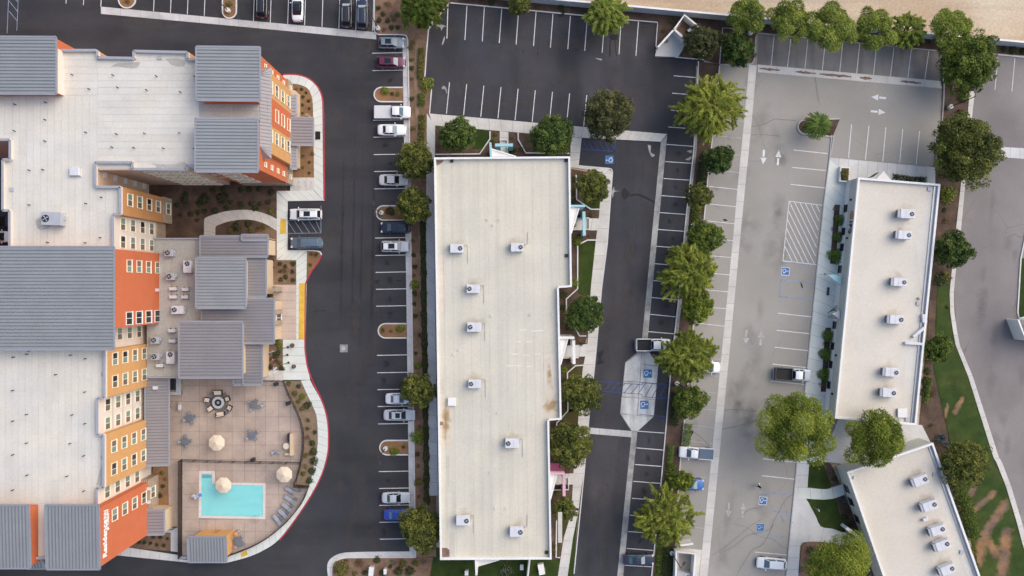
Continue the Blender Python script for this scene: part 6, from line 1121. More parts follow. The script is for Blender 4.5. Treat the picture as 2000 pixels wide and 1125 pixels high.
for x, y, l in ((415, 770, 'upper left of the fire pit'), (441.5, 770, 'upper right of the fire pit'), (407, 789.5, 'left of the fire pit'), (446, 805, 'lower right of the fire pit')): sdt.put('dark square side table at the '+l, 'side table', (*P(x, y), .13), R(30), 'side tables')
def lounger():
    t = thing('sun_lounger', '', 'sun lounger'); MB().box(-.25, 0, .33, 1.25, .62, .05).build('seat', 'sling', t, bevel=.02); MB().box(.66, 0, .50, .72, .62, .05, 0, -.5).build('backrest', 'sling', t, bevel=.02)
    for s in (-1, 1): MB().box(0, s*.33, .31, 1.8, .05, .06).build('side_rail', 'chair_grey', t)
    for a in (-.75, .6):
        for s in (-1, 1): MB().box(a, s*.32, .15, .05, .05, .3).build('leg', 'chair_grey', t)
    return t
lg = Proto(lounger)
for k, (x, y, a, tx, ty) in enumerate(((568.5, 956.5, -28, 587, 957), (566.5, 973.5, -32, 579.5, 973.5), (560.5, 988.5, -36, 572, 987), (553, 1001, -42, 563, 999.5), (542.5, 1013, -50, 551.5, 1011))):
    nm = ['topmost', 'second', 'third', 'fourth', 'lowest'][k]; lg.put(nm+' grey sun lounger in the curved row', 'sun lounger', (*P(x, y), .13), R(a), 'sun loungers by the pool'); sdt.put('side table beside the '+nm+' sun lounger', 'side table', (*P(tx, ty), .13), R(a), 'side tables')
# kitchen counter, bench, fireplace bench, bins
t = thing('outdoor_kitchen', 'L-shaped grey outdoor kitchen counter with black grill', 'kitchen counter', (*P(348, 756), .13)); MB().box(-.1, .2, .45, 1.9, 2.6, .9).build('cabinet', 'stone', t); MB().box(-.35, .55, 1.05, .85, 1.7, .35).build('grill', 'unit_dark', t, bevel=.06); MB().box(.5, .2, .93, .75, 2.7, .07).build('counter_top', 'counter', t); MB().box(-.45, -.9, .935, 1.15, .5, .07).build('counter_top', 'counter', t)
t = thing('side_bench', 'small pale cart on the terrace left of the fire pit', 'cart', (*P(354, 793), .13)); MB().box(0, 0, .4, .7, 1.5, .06).build('shelf', 'patio_pink', t); MB().box(0, -.1, .6, .38, .85, .35).build('box', 'unit_white', t, bevel=.05)
for a in (-.3, .3):
    for b in (-.65, .65): MB().box(a, b, .2, .06, .06, .4).build('leg', 'steel', t)
t = thing('fireplace_bench', 'beige stone seat wall with a dark outdoor fireplace', 'fireplace', (*P(569, 866), .13)); MB().box(.3, 0, .5, .5, 3.5, 1).build('seat_wall', 'beige_wall', t); MB().box(-.1, -1.6, .35, 1.4, .3, .7).build('return_wall', 'beige_wall', t); MB().box(-.15, 1.1, .45, .4, 1.3, .9).build('firebox', 'unit_dark', t); MB().lathe(-.6, -.3, [(.05, .68), (.5, .68), (.52, .72), (.5, .75)], 18).build('table_top', 'cushion', t)
for x, y, a, l in ((537, 881, 30, 'left'), (547, 882, -20, 'right')): s_ = ch.put(l+' dark chair below the fireplace bench', 'chair', (*P(x, y), .13), R(a), 'dark chairs by the fireplace')
def bin_():
    t = thing('waste_bin', '', 'bin'); MB().box(0, 0, .45, .55, .55, .9).build('body', 'dark_bronze', t, bevel=.05); MB().box(0, 0, .95, .6, .6, .1).build('lid', 'unit_dark', t, bevel=.04); return t
bn = Proto(bin_)
for x, y, l in ((541.5, 749, 'dark bin in the upper right corner of the terrace'), (497, 896, 'dark bin against the inner pool fence'), (565, 786.5, 'dark bin against the curved fence')): bn.put(l, 'bin', (*P(x, y), .13), R(15), 'dark bins')
t = thing('heater', 'copper coloured patio heater beside the pool house', 'heater', (*P(468, 1036), .13)); MB().lathe(0, 0, [(.25, 0), (.25, .5), (.05, .55), (.05, 1.9)], 12).build('stand', 'steel', t); MB().lathe(0, 0, [(.4, 1.9), (.1, 2.05)], 14).build('reflector', 'wood_orange', t)
def fence(label, pts, h=1.75, z=.13, sp=2.2, gap=.22, pw=.028):
    w = W(pts); o_ = (w[0][0], w[0][1], z); t = thing('pool_fence', label, 'fence', o_); L_ = sum(math.dist(a, b) for a, b in zip(w, w[1:])); n = max(1, round(L_/sp)); q = resample(w, n); pk = MB()
    for a in q: MB().box(a[0], a[1], z+h/2, .09, .09, h).build('post', 'dark_bronze', t, o_)
    for a, b in zip(q, q[1:]):
        for zz in (z+.15, z+h-.12): MB().ribbon([a, b], .05, zz-.03, zz+.03).build('rail', 'dark_bronze', t, o_)
    for a in resample(w, int(L_/gap)): pk.box(a[0], a[1], z+h/2, pw, pw, h-.06)
    k = pk.build('pickets', 'dark_bronze', t, o_); k['kind'] = 'stuff'; return t
fence('black picket fence left of the pool', [(357, 897), (356.5, 1084)], gap=.085, pw=.045); fence('black picket fence along the top of the pool area', [(357, 897), (420, 899), (588, 902)]); fence('short black picket fence by the pool house', [(356, 1084), (372, 1086)])
fence('black curved fence above the planting bed', cr([(556, 744), (565, 768), (577, 792), (588, 817), (593, 842), (593, 876), (589, 903), (582, 930), (577, 948), (604, 950)], 4), 1.2, gap=.11, pw=.04); fence('black curved fence along the lower walk', cr([(604, 951), (590, 982), (566, 1012), (545, 1032), (520, 1051), (490, 1067), (450, 1082)], 4), 1.2, gap=.11, pw=.04); fence('short black gate fence between hotel and pool', [(322, 1027), (346, 1028)])
fence('black fence below the lobby roof', [(513, 743), (556, 743)], 1.2)
# trash items and a parked cart in the lower enclosure
t = thing('dumpster', 'white dumpster piled with dark bags at the bottom edge', 'dumpster', (*P(1334, 1124), .05), R(-8)); MB().prism([(-1.3, -.8), (1.3, -.8), (1.3, .8), (-1.3, .8)], 0, 1.2).build('body', 'unit_white', t); MB().box(-.65, 0, 1.25, 1.2, 1.6, .08).build('lid', 'unit_grey', t); MB().lathe(.5, 0, [(.5, 1.1), (.55, 1.35), (.3, 1.6), (.05, 1.68)], 10).build('bag', 'cloth_dark', t)
t = thing('refuse_box', 'dark square bin inside the diagonal enclosure', 'bin', (*P(1345, 63), .08), R(40)); MB().box(0, 0, .4, .9, .9, .8).build('body', 'unit_dark', t, bevel=.05); MB().box(0, 0, .83, .6, .6, .06).build('lid', 'unit_white', t)
t = thing('parking_sign', 'slim sign post with a pale blue sign by the accessible stall', 'sign', (*P(1600, 536), .13)); MB().tube((0, 0, 0), (0, 0, 2.4), .03).build('post', 'steel', t); MB().box(.03, 0, 2.2, .03, .35, .5).build('sign_plate', 'paint_blue_sign', t)
t = thing('parking_sign', 'slim sign post on the lower dark lawn', 'sign', (*P(1588, 989), .13)); MB().tube((0, 0, 0), (0, 0, 2.4), .03).build('post', 'steel', t); MB().box(.03, 0, 2.2, .03, .35, .5).build('sign_plate', 'sign_white', t)
t = thing('floor_grate', 'dark bench-like grate on the walk before the teal hood', 'grate', (*P(1616, 569), .13), R(86)); MB().box(0, 0, .2, 1.3, .35, .05).build('seat', 'unit_dark', t); MB().box(0, 0, .1, 1.0, .1, .2).build('support', 'unit_dark', t)
for x, y, w_, l_, a, nm, lb in ((1057, 1108, .9, 1.6, -80, 'utility_cabinet', 'white utility cabinet below the office corner'), (1019, 1105, .8, .5, 0, 'garden_bench', 'small white bench on the lawn below the office'), (727, 1112, .7, 1.4, 85, 'utility_cabinet', 'pale utility box standing in the bottom bed'), (754, 1112, .4, .8, 90, 'utility_cabinet', 'slim pale utility box in the bottom bed'), (912, 1115, .5, .7, 90, 'utility_cabinet', 'grey green utility box on the bottom lawn')):
    t = thing(nm, lb, 'cabinet' if 'cab' in nm else 'bench', (*P(x, y), .1), R(a)); MB().box(0, 0, .45, l_, w_, .9 if 'cab' in nm else .4).build('body', 'unit_white' if x != 912 else 'wall_block', t, bevel=.05); MB().box(0, 0, .93 if 'cab' in nm else .68, l_+.06, w_+.06, .08).build('lid', 'coping_white', t)
t = thing('raised_planter', 'white rectangular planter box at the walk corner of the sign building', 'planter', (*P(1646, 342), .13), R(-4)); MB().box(-.05, 0, .35, 1.5, 2.4, .7).build('box', 'wall_white', t); MB().box(0, 0, .71, 1.2, 2.0, .04).build('soil', 'mulch_dark', t)
# ---------------------------------------------------------------- person walking across the grey lot
def person():
    px_, py_ = P(1478.5, 947.0); t = thing('person', 'person in dark clothes with white shoes walking across the grey lot', 'person', (px_, py_, .01), R(15))
    me = bpy.data.meshes.new('body'); V = [(0, 0, .95), (0, 0, 1.2), (.02, 0, 1.42), (.04, 0, 1.52), (.06, 0, 1.6), (.07, 0, 1.74), (.0, .1, .92), (.16, .1, .52), (.30, .1, .1), (.0, -.1, .92), (-.08, -.1, .5), (-.34, -.1, .14), (.02, .2, 1.42), (-.05, .27, 1.12), (.14, .26, .93), (.02, -.2, 1.42), (.06, -.28, 1.13), (.26, -.24, 1.02)]
    E_ = [(0, 1), (1, 2), (2, 3), (3, 4), (4, 5), (0, 6), (6, 7), (7, 8), (0, 9), (9, 10), (10, 11), (2, 12), (12, 13), (13, 14), (2, 15), (15, 16), (16, 17)]
    rad = [.16, .15, .17, .07, .10, .09, .1, .07, .05, .1, .07, .05, .075, .055, .04, .075, .055, .04]
    me.from_pydata(V, E_, []); o = link('body', me, t); me.materials.append(MATS['cloth_dark']); o.modifiers.new('skin', 'SKIN'); sv = me.skin_vertices[0].data
    for i, r in enumerate(rad): sv[i].radius = (r, r*(1.15 if i in (0, 1, 2) else 1))
    sv[0].use_root = True; o.modifiers.new('sub', 'SUBSURF').render_levels = 2
    h = MB().lathe(.065, 0, [(.02, 1.55), (.075, 1.58), (.098, 1.66), (.096, 1.72), (.06, 1.79), (.01, 1.805)], 14).build('head', 'skin', t, smooth=True); MB().lathe(.05, 0, [(.1, 1.64), (.108, 1.70), (.09, 1.78), (.04, 1.825), (.01, 1.83)], 14).build('hair', 'hair', t, smooth=True)
    MB().box(.165, 0, 1.665, .03, .025, .04).build('nose', 'skin', t, bevel=.01)
    for s in (-1, 1): MB().box(.155, s*.035, 1.69, .015, .02, .012).build('eye', 'unit_dark', t)
    for x, y, z in ((.34, .1, .05), (-.36, -.1, .1)): MB().box(x+.04, y, z, .28, .10, .09).build('shoe', 'sign_white', t, bevel=.03)
    for x, y, z, s in ((.16, .26, .9, 1), (.3, -.24, 1.02, -1)):
        hd = MB().box(x, y, z, .08, .04, .09).build('hand', 'skin', t, bevel=.015); fm = MB()
        for k in range(4): fm.tube((x-.03+.02*k, y, z-.04), (x-.02+.02*k, y-s*.02, z-.11-.01*(k in (1, 2))), .009, .008, 6)
        fm.tube((x+.04, y, z+.01), (x+.075, y-s*.02, z-.03), .01, .008, 6); fm.build('fingers', 'skin', hd)
    pp_ = MB().box(0, 0, 0, .22, .30, .01, 0, .4).build('paper_sheet', 'sign_white'); pp_.location = (px_+.10, py_+.30, .84); tag(pp_, 'white sheet of paper held by the walking person', 'paper')
person()
# ---------------------------------------------------------------- vegetation
def unit(n): v = RNG.normal(size=(n, 3)); return v/np.linalg.norm(v, axis=1, keepdims=True)
def nrm(v): return v/np.maximum(np.linalg.norm(v, axis=1, keepdims=True), 1e-9)
def leafmesh(name, C, N, S, T, m, asp=.6, along=None):
    n = len(C); a = along if along is not None else unit(n)
    u = nrm(a-N*np.sum(a*N, axis=1, keepdims=True)); v = np.cross(N, u); S = np.asarray(S).reshape(-1, 1)*np.ones((n, 1))
    P4 = np.stack([C+u*S, C+v*S*asp, C-u*S, C-v*S*asp], axis=1).reshape(-1, 3).astype(np.float32)
    me = bpy.data.meshes.new(name); me.vertices.add(4*n); me.vertices.foreach_set('co', P4.ravel()); me.loops.add(4*n); me.loops.foreach_set('vertex_index', np.arange(4*n, dtype=np.int32))
    me.polygons.add(n); me.polygons.foreach_set('loop_start', np.arange(0, 4*n, 4, dtype=np.int32))
    try: me.polygons.foreach_set('loop_total', np.full(n, 4, dtype=np.int32))
    except Exception: pass
    at = me.attributes.new('tint', 'FLOAT', 'FACE'); at.data.foreach_set('value', np.clip(T, 0, 1).astype(np.float32))
    me.materials.append(MATS[m]); me.update(calc_edges=True); return me
def fib(n, zmin=-.3):
    i = np.arange(n)+.5; z = 1-(1-zmin)*i/n; r = np.sqrt(np.maximum(0, 1-z*z)); a = i*2.39996; return np.stack([r*np.cos(a), r*np.sin(a), z], 1)
def outline(az, seed): return 1+.07*np.sin(2*az+seed)+.06*np.sin(3*az+seed*2.3)+.05*np.sin(5*az+seed*1.7)
def puffs(Rr, Rz, zc, seed, ncl, nl, size, crel, m, asp=.6, sp=.45, tl=.35, zmin=-.35, dens=1.0, bias=.5):
    c = fib(ncl, zmin)+RNG.normal(size=(ncl, 3))*.10; az = np.arctan2(c[:, 1], c[:, 0]); k = RNG.uniform(.62, .93, (ncl, 1))*outline(az, seed)[:, None]
    c = c*k*np.array([Rr, Rr, Rz]); c = np.vstack([c, RNG.normal(size=(ncl//3, 3))*np.array([Rr, Rr, Rz])*.3]); n2 = len(c)
    rc = Rr*crel*RNG.uniform(.7, 1.25, n2); idx = RNG.integers(0, n2, int(nl*dens)); d = unit(len(idx)); d[:, 2] = np.abs(d[:, 2])*RNG.choice([1, 1, 1, -.6], len(idx)); d = nrm(d+nrm(c[idx]+1e-6)*.35)
    rr = rc[idx]*RNG.beta(5, 1.6, len(idx))*1.08; p = c[idx]+d*rr[:, None]*np.array([1, 1, .8]); p[:, 2] = np.maximum(p[:, 2], -Rz*.8)
    N = nrm(d*.55+unit(len(idx))*.75+np.array([0, 0, .35])); t = bias+RNG.normal(size=n2)[idx]*.19+RNG.normal(size=len(idx))*.17
    al = nrm(d+unit(len(idx))*.5) if sp > .6 else None
    return p+np.array([0, 0, zc]), N, size*RNG.uniform(.65, 1.35, len(idx)), t, al
def trunk(t, h, r, limbs, spread, seed, mt='bark'):
    rn = random.Random(seed); mb = MB(); lean = (rn.uniform(-.15, .15), rn.uniform(-.15, .15)); top = (lean[0], lean[1], h)
    mb.tube((0, 0, -.1), (lean[0]*.5, lean[1]*.5, h*.5), r, r*.8, 9); mb.tube((lean[0]*.5, lean[1]*.5, h*.5), top, r*.8, r*.65, 9)
    for k in range(limbs):
        a = 2*math.pi*k/limbs+rn.uniform(-.4, .4); q = spread*rn.uniform(.5, .8); m1 = (top[0]+q*.45*math.cos(a), top[1]+q*.45*math.sin(a), h+spread*.35); m2 = (top[0]+q*math.cos(a+.2), top[1]+q*math.sin(a+.2), h+spread*.55)
        mb.tube(top, m1, r*.55, r*.34, 7); mb.tube(m1, m2, r*.34, r*.12, 6)
        for b in (-.5, .5): mb.tube(m1, (m1[0]+q*.4*math.cos(a+b), m1[1]+q*.4*math.sin(a+b), m1[2]+spread*.3), r*.25, r*.08, 5)
    mb.build('trunk', mt, t, smooth=True)
def tree(px, py, rpx, kind, label, m=None, seed=0, group='trees', bias=.5, dens=1.0):
    Rr = rpx/12.12*.965; seed = seed or px*.37+py*.11
    if kind == 'oak':
        zc = 2.3+Rr*.55; t = thing('oak_tree', label, 'tree', (*P(px, py, zc+Rr*.3), .1), 0, group); n = int(1050*Rr*Rr)+1500
        p, N, S, T, al = puffs(Rr, Rr*.80, zc, seed, int(60+26*Rr), n, .135+.008*Rr, .19, m or 'leaf_oak', dens=dens, bias=bias); link('crown', leafmesh('crown', p, N, S, T, m or 'leaf_oak', .5), t); trunk(t, 2.2, .16+.02*Rr, 5, Rr, int(seed))
    elif kind == 'puff':
        zc = 3.2+Rr*.5; t = thing('broadleaf_tree', label, 'tree', (*P(px, py, zc+Rr*.3), .1), 0, group); n = int(1250*Rr*Rr*dens)+2500; nl = int(12+2.4*Rr)
        c = fib(nl, .02)+RNG.normal(size=(nl, 3))*.13; az = np.arctan2(c[:, 1], c[:, 0]); c = c*(RNG.uniform(.58, .74, (nl, 1))*outline(az, seed)[:, None])*np.array([Rr, Rr, Rr*.72]); rc = Rr*RNG.uniform(.20, .33, nl)*(1.18 if nl < 20 else 1)
        wgt = rc**2/np.sum(rc**2); idx = RNG.choice(nl, n, p=wgt); d = unit(n); d[:, 2] = np.where(d[:, 2] < -.25, -d[:, 2], d[:, 2]); lump = 1+.13*np.sin(d[:, 0]*9+idx)*np.sin(d[:, 1]*9+idx*2)*np.sin(d[:, 2]*8)+.08*np.sin(d[:, 0]*21+d[:, 1]*17+idx)
        p = c[idx]+d*(rc[idx]*lump*(.70+.36*RNG.beta(4, 2.2, n)+(RNG.random(n) < .08)*RNG.uniform(0, .3, n)))[:, None]*np.array([1, 1, .85]); N = nrm(d*.5+unit(n)*.75+np.array([0, 0, .3])); T = bias+RNG.normal(size=nl)[idx]*.16+RNG.normal(size=n)*.17+.6*(lump-1)  # tint follows the lumps: shade of the hollows put into leaf colour
        link('crown', leafmesh('crown', p+np.array([0, 0, zc]), N, .135*RNG.uniform(.6, 1.4, n), T, m or 'leaf_bright', .36, nrm(d+unit(n)*.5)), t); trunk(t, 3.0, .2+.02*Rr, 6, Rr, int(seed))
    else:   # feathery: arching sprays of narrow leaves
        zc = 3.4; t = thing('feathery_tree', label, 'tree', (*P(px, py, zc+Rr*.35), .1), 0, group); nb = int((190+34*Rr)*dens)
        PP = []; NN = []; SS = []; TT = []; AA = []
        for k in range(nb):
            az = k*2.39996+RNG.normal()*.3; q0 = math.sqrt(RNG.uniform(0, 1)); edge = float(outline(np.array([az]), seed)[0])*Rr*(.94+.13*math.sin(az+seed*3)+.09*math.sin(4*az+seed))
            root = np.array([math.cos(az)*q0*.74*edge, math.sin(az)*q0*.74*edge, zc+Rr*.62*math.sqrt(max(0, 1-q0*q0*.8))-RNG.beta(1, 3)*Rr*.5]); ln = edge*RNG.uniform(.2, .42)
            az2 = az+RNG.normal()*.9 if RNG.random() < .5 else RNG.uniform(0, 6.28); up = .75-q0*.75+RNG.normal()*.2; d = nrm(np.array([[math.cos(az2), math.sin(az2), up]]))[0]; n = int(RNG.integers(110, 180)); s = RNG.uniform(0, 1, n)**.8
            c = root+d*ln*s[:, None]+np.array([0, 0, -1])*(s[:, None]**2)*ln*.38; tw = nrm(d+unit(n)*.65+np.array([0, 0, -.1])); c = c+tw*RNG.uniform(0, .9, n)[:, None]*(.26+.07*Rr)*(1.1-s[:, None]*.7)
            PP.append(c); AA.append(tw); NN.append(nrm(unit(n)*.7+np.array([0, 0, .9]))); SS.append(RNG.uniform(.15, .32, n)); TT.append(bias+RNG.normal()*.17+RNG.normal(size=n)*.15)
        link('crown', leafmesh('crown', np.vstack(PP), np.vstack(NN), np.concatenate(SS), np.concatenate(TT), m or 'leaf_feather', .15, np.vstack(AA)), t)
        rn = random.Random(int(seed)); mb = MB(); mb.tube((0, 0, -.1), (.1, 0, zc*.6), .24, .19, 9); top = (.1, 0, zc*.6)
        for k in range(9):
            a = k*.698+rn.uniform(-.3, .3); q = Rr*rn.uniform(.4, .7); m1 = (q*.5*math.cos(a), q*.5*math.sin(a), zc+Rr*.3); mb.tube(top, m1, .13, .08, 6); mb.tube(m1, (q*1.1*math.cos(a+.15), q*1.1*math.sin(a+.15), zc+Rr*.45), .08, .02, 5)
        mb.build('trunk', 'bark', t, smooth=True)
    return t
for a in ((811, 312, 36, 'oak', 'dense oak overhanging the top left corner of the long office'), (808, 402, 34, 'oak', 'dense oak between the pearl sedan and the navy car'), (815, 763, 33, 'oak', 'yellowish oak over the lower white sedan', None, 0, 'trees', .6), (822, 1036, 43, 'oak', 'large oak at the lower left corner of the long office', None, 0, 'trees', .58), (893, 263, 34, 'oak', 'round green tree left of the top entrance', 'leaf_green', 0, 'trees', .55), (1078, 265, 40, 'oak', 'round green tree right of the top entrance', 'leaf_green'), (1160, 363, 31, 'oak', 'small oak inside the curved walk at the upper right of the office'), (1143, 614, 37, 'oak', 'round oak beside the notch in the office wall', 'leaf_green', 0, 'trees', .45), (1137, 771, 37, 'oak', 'round oak left of the blue hatched crossing'), (1115, 871, 42, 'oak', 'large oak above the pink entrance', None, 0, 'trees', .56), (1103, 996, 23, 'oak', 'small oak below the pink entrance', None, 0, 'trees', .55),
          (1190, 223, 47, 'oak', 'dusty olive tree between the two halves of the office lot', 'leaf_dusty'), (1372, 80, 33, 'oak', 'dusty dark tree beside the diagonal trash enclosure', 'leaf_dusty', 0, 'trees', .36), (1442, 95, 32, 'oak', 'dark tree above the blue agaves', 'leaf_green', 0, 'trees', .34), (1405, 311, 29, 'oak', 'dark green tree in the planter strip below the top feathery tree', 'leaf_green', 0, 'trees', .32), (1366, 382, 24, 'oak', 'small olive tree in the planter strip', 'leaf_oak'), (1378, 463, 34, 'oak', 'yellow green tree at the top of the planter strip clump', 'leaf_hedge', 0, 'trees', .62), (1365, 602, 30, 'oak', 'bright green tree below the large feathery tree', 'leaf_bright', 0, 'trees', .48), (1348, 785, 32, 'oak', 'olive tree with broad leaf clusters beside the handicapped pad', 'leaf_hedge', 0, 'trees', .55),
          (1898, 120, 55, 'oak', 'large green tree by the block wall at the right', 'leaf_hedge', 0, 'trees', .55), (1894, 290, 62, 'oak', 'largest dark tree beside the right-hand drive', 'leaf_oak', 0, 'trees', .5), (1866, 488, 36, 'oak', 'round dark tree right of the sign building', 'leaf_green', 0, 'trees', .42), (1835, 680, 27, 'oak', 'olive bushy tree on the right lawn edge', 'leaf_hedge', 0, 'trees', .5), (1886, 908, 44, 'oak', 'olive tree on the lawn beside the corner building', 'leaf_oak', 0, 'trees', .62), (1336, 940, 20, 'oak', 'small light green tree over the bright blue car', 'leaf_bright', 0, 'trees', .5),
          (1383, 208, 68, 'feather', 'large feathery yellow green tree at the top of the planter strip', None, 0, 'trees', .56), (1352, 532, 60, 'feather', 'large feathery tree in the middle of the planter strip', None, 0, 'trees', .48, 1.1), (1342, 692, 56, 'feather', 'feathery tree over the white pickup with the black bed', None, 0, 'trees', .38, 1.2), (1297, 1012, 62, 'feather', 'feathery tree at the lower end of the planter strip', None, 0, 'trees', .46, .85), (1185, 22, 42, 'feather', 'drooping yellow green tree at the top of the office lot', 'leaf_willow'), (828, 12, 48, 'feather', 'drooping olive tree at the top of the mulch bed', 'leaf_hedge', 0, 'trees', .5, 1.5), (1014, 5, 22, 'oak', 'small tree cut by the top edge', 'leaf_oak'),
          (1556, 838, 80, 'puff', 'biggest billowing green tree in the grey lot', None, 0, 'trees', .55), (1713, 857, 62, 'puff', 'round bright tree between the two right-hand buildings', None, 0, 'trees', .5), (1642, 1104, 68, 'puff', 'billowing yellow green tree at the bottom edge', None, 0, 'trees', .68), (1458, 28, 39, 'puff', 'leftmost tree of the row along the block wall', 'leaf_willow', 0, 'trees', .42), (1545, 40, 43, 'puff', 'second tree of the row along the block wall', 'leaf_willow', 0, 'trees', .5), (1622, 50, 52, 'puff', 'third and tallest tree of the row along the block wall', 'leaf_willow', 0, 'trees', .48), (1708, 54, 44, 'puff', 'fourth tree of the row along the block wall', 'leaf_willow', 0, 'trees', .44), (1776, 60, 38, 'feather', 'sparse brownish tree fifth in the row along the block wall', 'leaf_willow', 0, 'trees', .45, .55), (1860, 58, 48, 'puff', 'sixth tree of the row along the block wall', 'leaf_willow', 0, 'trees', .5)): tree(*a)

def mound(rx, ry, rz, n, size, m, asp=.55, bias=.5):
    d = unit(n); d[:, 2] = np.abs(d[:, 2]); k = RNG.beta(5, 1.5, n)[:, None]*(1+.13*np.sin(3*np.arctan2(d[:, 1], d[:, 0])+RNG.uniform(0, 6)))[:, None]; p = d*k*np.array([rx, ry, rz]); p[:, 2] += .05
    return leafmesh('foliage', p, nrm(d*.6+unit(n)*.7+np.array([0, 0, .4])), size*RNG.uniform(.6, 1.3, n), bias+RNG.normal(size=n)*.22, m, asp)
SH = {}
def shrub_mesh(kind):
    if kind not in SH:
        SH[kind] = []
        for k in range(4):
            if kind == 'tuft':
                n = 70; a = RNG.uniform(0, 6.28, n); el = RNG.uniform(.2, 1.3, n); d = np.stack([np.cos(a)*np.cos(el), np.sin(a)*np.cos(el), np.sin(el)], 1); SH[kind].append(leafmesh('foliage', d*.5, nrm(np.cross(d, unit(n))), .48, .5+RNG.normal(size=n)*.25, 'leaf_yellow', .09, d))
            elif kind == 'rust': SH[kind].append(mound(1, 1, .7, 130, .17, 'leaf_rust', .3))
            elif kind == 'sage': SH[kind].append(mound(1, 1, .7, 130, .15, 'leaf_sage', .4))
            elif kind == 'box': SH[kind].append(mound(1, 1, 1.1, 900, .085, 'leaf_box', .6))
            elif kind == 'bright': SH[kind].append(mound(1, 1, .9, 360, .13, 'leaf_bright', .45))
            elif kind == 'yellow': SH[kind].append(mound(1, 1, .8, 260, .15, 'leaf_yellow', .4, .45))
            else: SH[kind].append(mound(1, 1, .8, 210, .17, 'leaf_shrub', .45))
    return random.choice(SH[kind])
KN = dict(green='dark green shrub', tuft='spiky yellow green tuft', rust='rusty brown shrub', sage='pale sage shrub', box='clipped round shrub', bright='light green shrub', yellow='yellow green shrub')
def shrubs(where, lst, group=None):
    ORD = 'first second third fourth fifth sixth seventh eighth ninth tenth eleventh twelfth thirteenth fourteenth fifteenth sixteenth seventeenth eighteenth nineteenth twentieth'.split()+['twenty-'+q for q in 'first second third fourth fifth sixth seventh eighth ninth'.split()]
    tall = max(i[1] for i in lst)-min(i[1] for i in lst) > max(i[0] for i in lst)-min(i[0] for i in lst)
    byk = {}
    for it in sorted(lst, key=lambda i: i[1 if tall else 0]): byk.setdefault(it[3] if len(it) > 3 else 'green', []).append(it)
    for it in lst:
        x, y, r = it[:3]; kind = it[3] if len(it) > 3 else 'green'; q = r/12.12*(1.28 if kind == 'box' else 1.12)
        o = link('shrub', shrub_mesh(kind), None, (*P(x, y, q*.5), .1), random.uniform(0, 6.28)); o.scale = (q, q*random.uniform(.85, 1.1), q*random.uniform(.8, 1.1)); nth = ORD[byk[kind].index(it)]; tag(o, (nth+' '+KN[kind]+(' from the top ' if tall else ' from the left ')+where) if len(byk[kind]) > 1 else KN[kind]+' '+where, 'shrub', (group or 'shrubs')+', '+kind+' '+where)
g, y_, r_, s_, b_, w_ = 'green', 'tuft', 'rust', 'sage', 'bright', 'yellow'
shrubs('in the top planting bed', [(739, 15, 5), (748, 27, 5), (757, 40, 5), (777, 28, 5), (740, 39, 6), (777, 53, 4.5), (750, 57, 5, r_), (764, 53, 5), (770, 37, 5, r_), (788, 38, 4, r_), (757, 7, 7, r_), (767, 29, 5, s_)])
shrubs('in the long mulch bed', [(802, 92, 6, w_), (804, 133, 5), (804, 193, 4.5), (804, 154, 4, r_), (804, 116, 5, w_), (807, 82, 6, r_), (808, 498, 4.5), (810, 521, 4.5), (808, 538, 4, r_), (809, 556, 9, b_), (810, 573, 5.5), (809, 593, 4.5), (811, 617, 4.5), (815, 714, 7, b_), (812, 690, 4), (820, 833, 4, r_), (815, 854, 14, b_), (815, 887, 4.5), (816, 910, 4.5, r_), (817, 941, 9, w_), (818, 970, 4, r_), (806, 470, 4, r_), (833, 164, 14, b_), (807, 250, 5, w_)])
shrubs('in the courtyard garden', [(398, 389, 11), (433, 387, 11), (360, 391, 8), (388, 398, 6), (450, 395, 5), (470, 398, 5.5), (490, 397, 5), (507, 398, 4.5), (524, 395, 5), (529, 413, 6.5, w_), (498, 406, 6.5), (442, 406, 5.5), (419, 412, 6.5), (399, 412, 5), (387, 415, 5), (372, 418, 5.5), (470, 371, 6), (436, 369, 6), (416, 372, 6), (487, 369, 6), (506, 369, 6), (530, 375, 7), (385, 430, 4), (462, 441, 10), (484, 438, 6), (505, 447, 6, r_), (490, 449, 6, w_), (450, 452, 5, w_), (515, 444, 5, w_), (362, 378, 5), (345, 400, 5), (352, 420, 4)])
shrubs('in the lobby bed', [(547, 515, 4), (557, 520, 4), (572, 515, 5), (557, 528, 7, r_), (571, 530, 4.5), (547, 530, 3.5), (558, 541, 5), (548, 546, 4.5), (572, 547, 4), (535, 470, 2.5), (535, 482, 2.5), (532, 495, 2.5), (533, 508, 2.5), (533, 522, 2.5), (535, 565, 6, s_), (525, 577, 5, r_)])
shrubs('in the orange mulch bed', [(589, 174, 3.5), (598, 181, 3), (592, 189, 3), (603, 197, 3.5), (591, 205, 3), (604, 212, 3), (591, 221, 2.5), (578, 174, 3, r_), (592, 305, 3, w_), (604, 317, 3), (591, 327, 3, w_), (604, 338, 3), (610, 300, 4.5, r_)])
shrubs('behind the flagpoles', [(538, 668, 7, b_), (546, 676, 6, b_), (540, 690, 8), (527, 717, 6), (550, 719, 6), (534, 702, 7), (522, 690, 5), (545, 708, 5, w_)])
shrubs('in the curved bed by the pool', [(564, 749, 5, w_), (583, 754, 4.5), (576, 768, 5.5, w_), (591, 774, 6.5, b_), (583, 784, 5, w_), (600, 791, 8), (590, 798, 5, w_), (602, 820, 6, y_), (601, 837, 6, y_), (615, 844, 4), (610, 866, 6), (601, 854, 5, r_), (612, 883, 8), (613, 901, 8), (609, 920, 7.5), (604, 939, 7), (597, 890, 5, w_), (596, 911, 5, r_), (592, 925, 5, w_), (606, 860, 3, s_)])
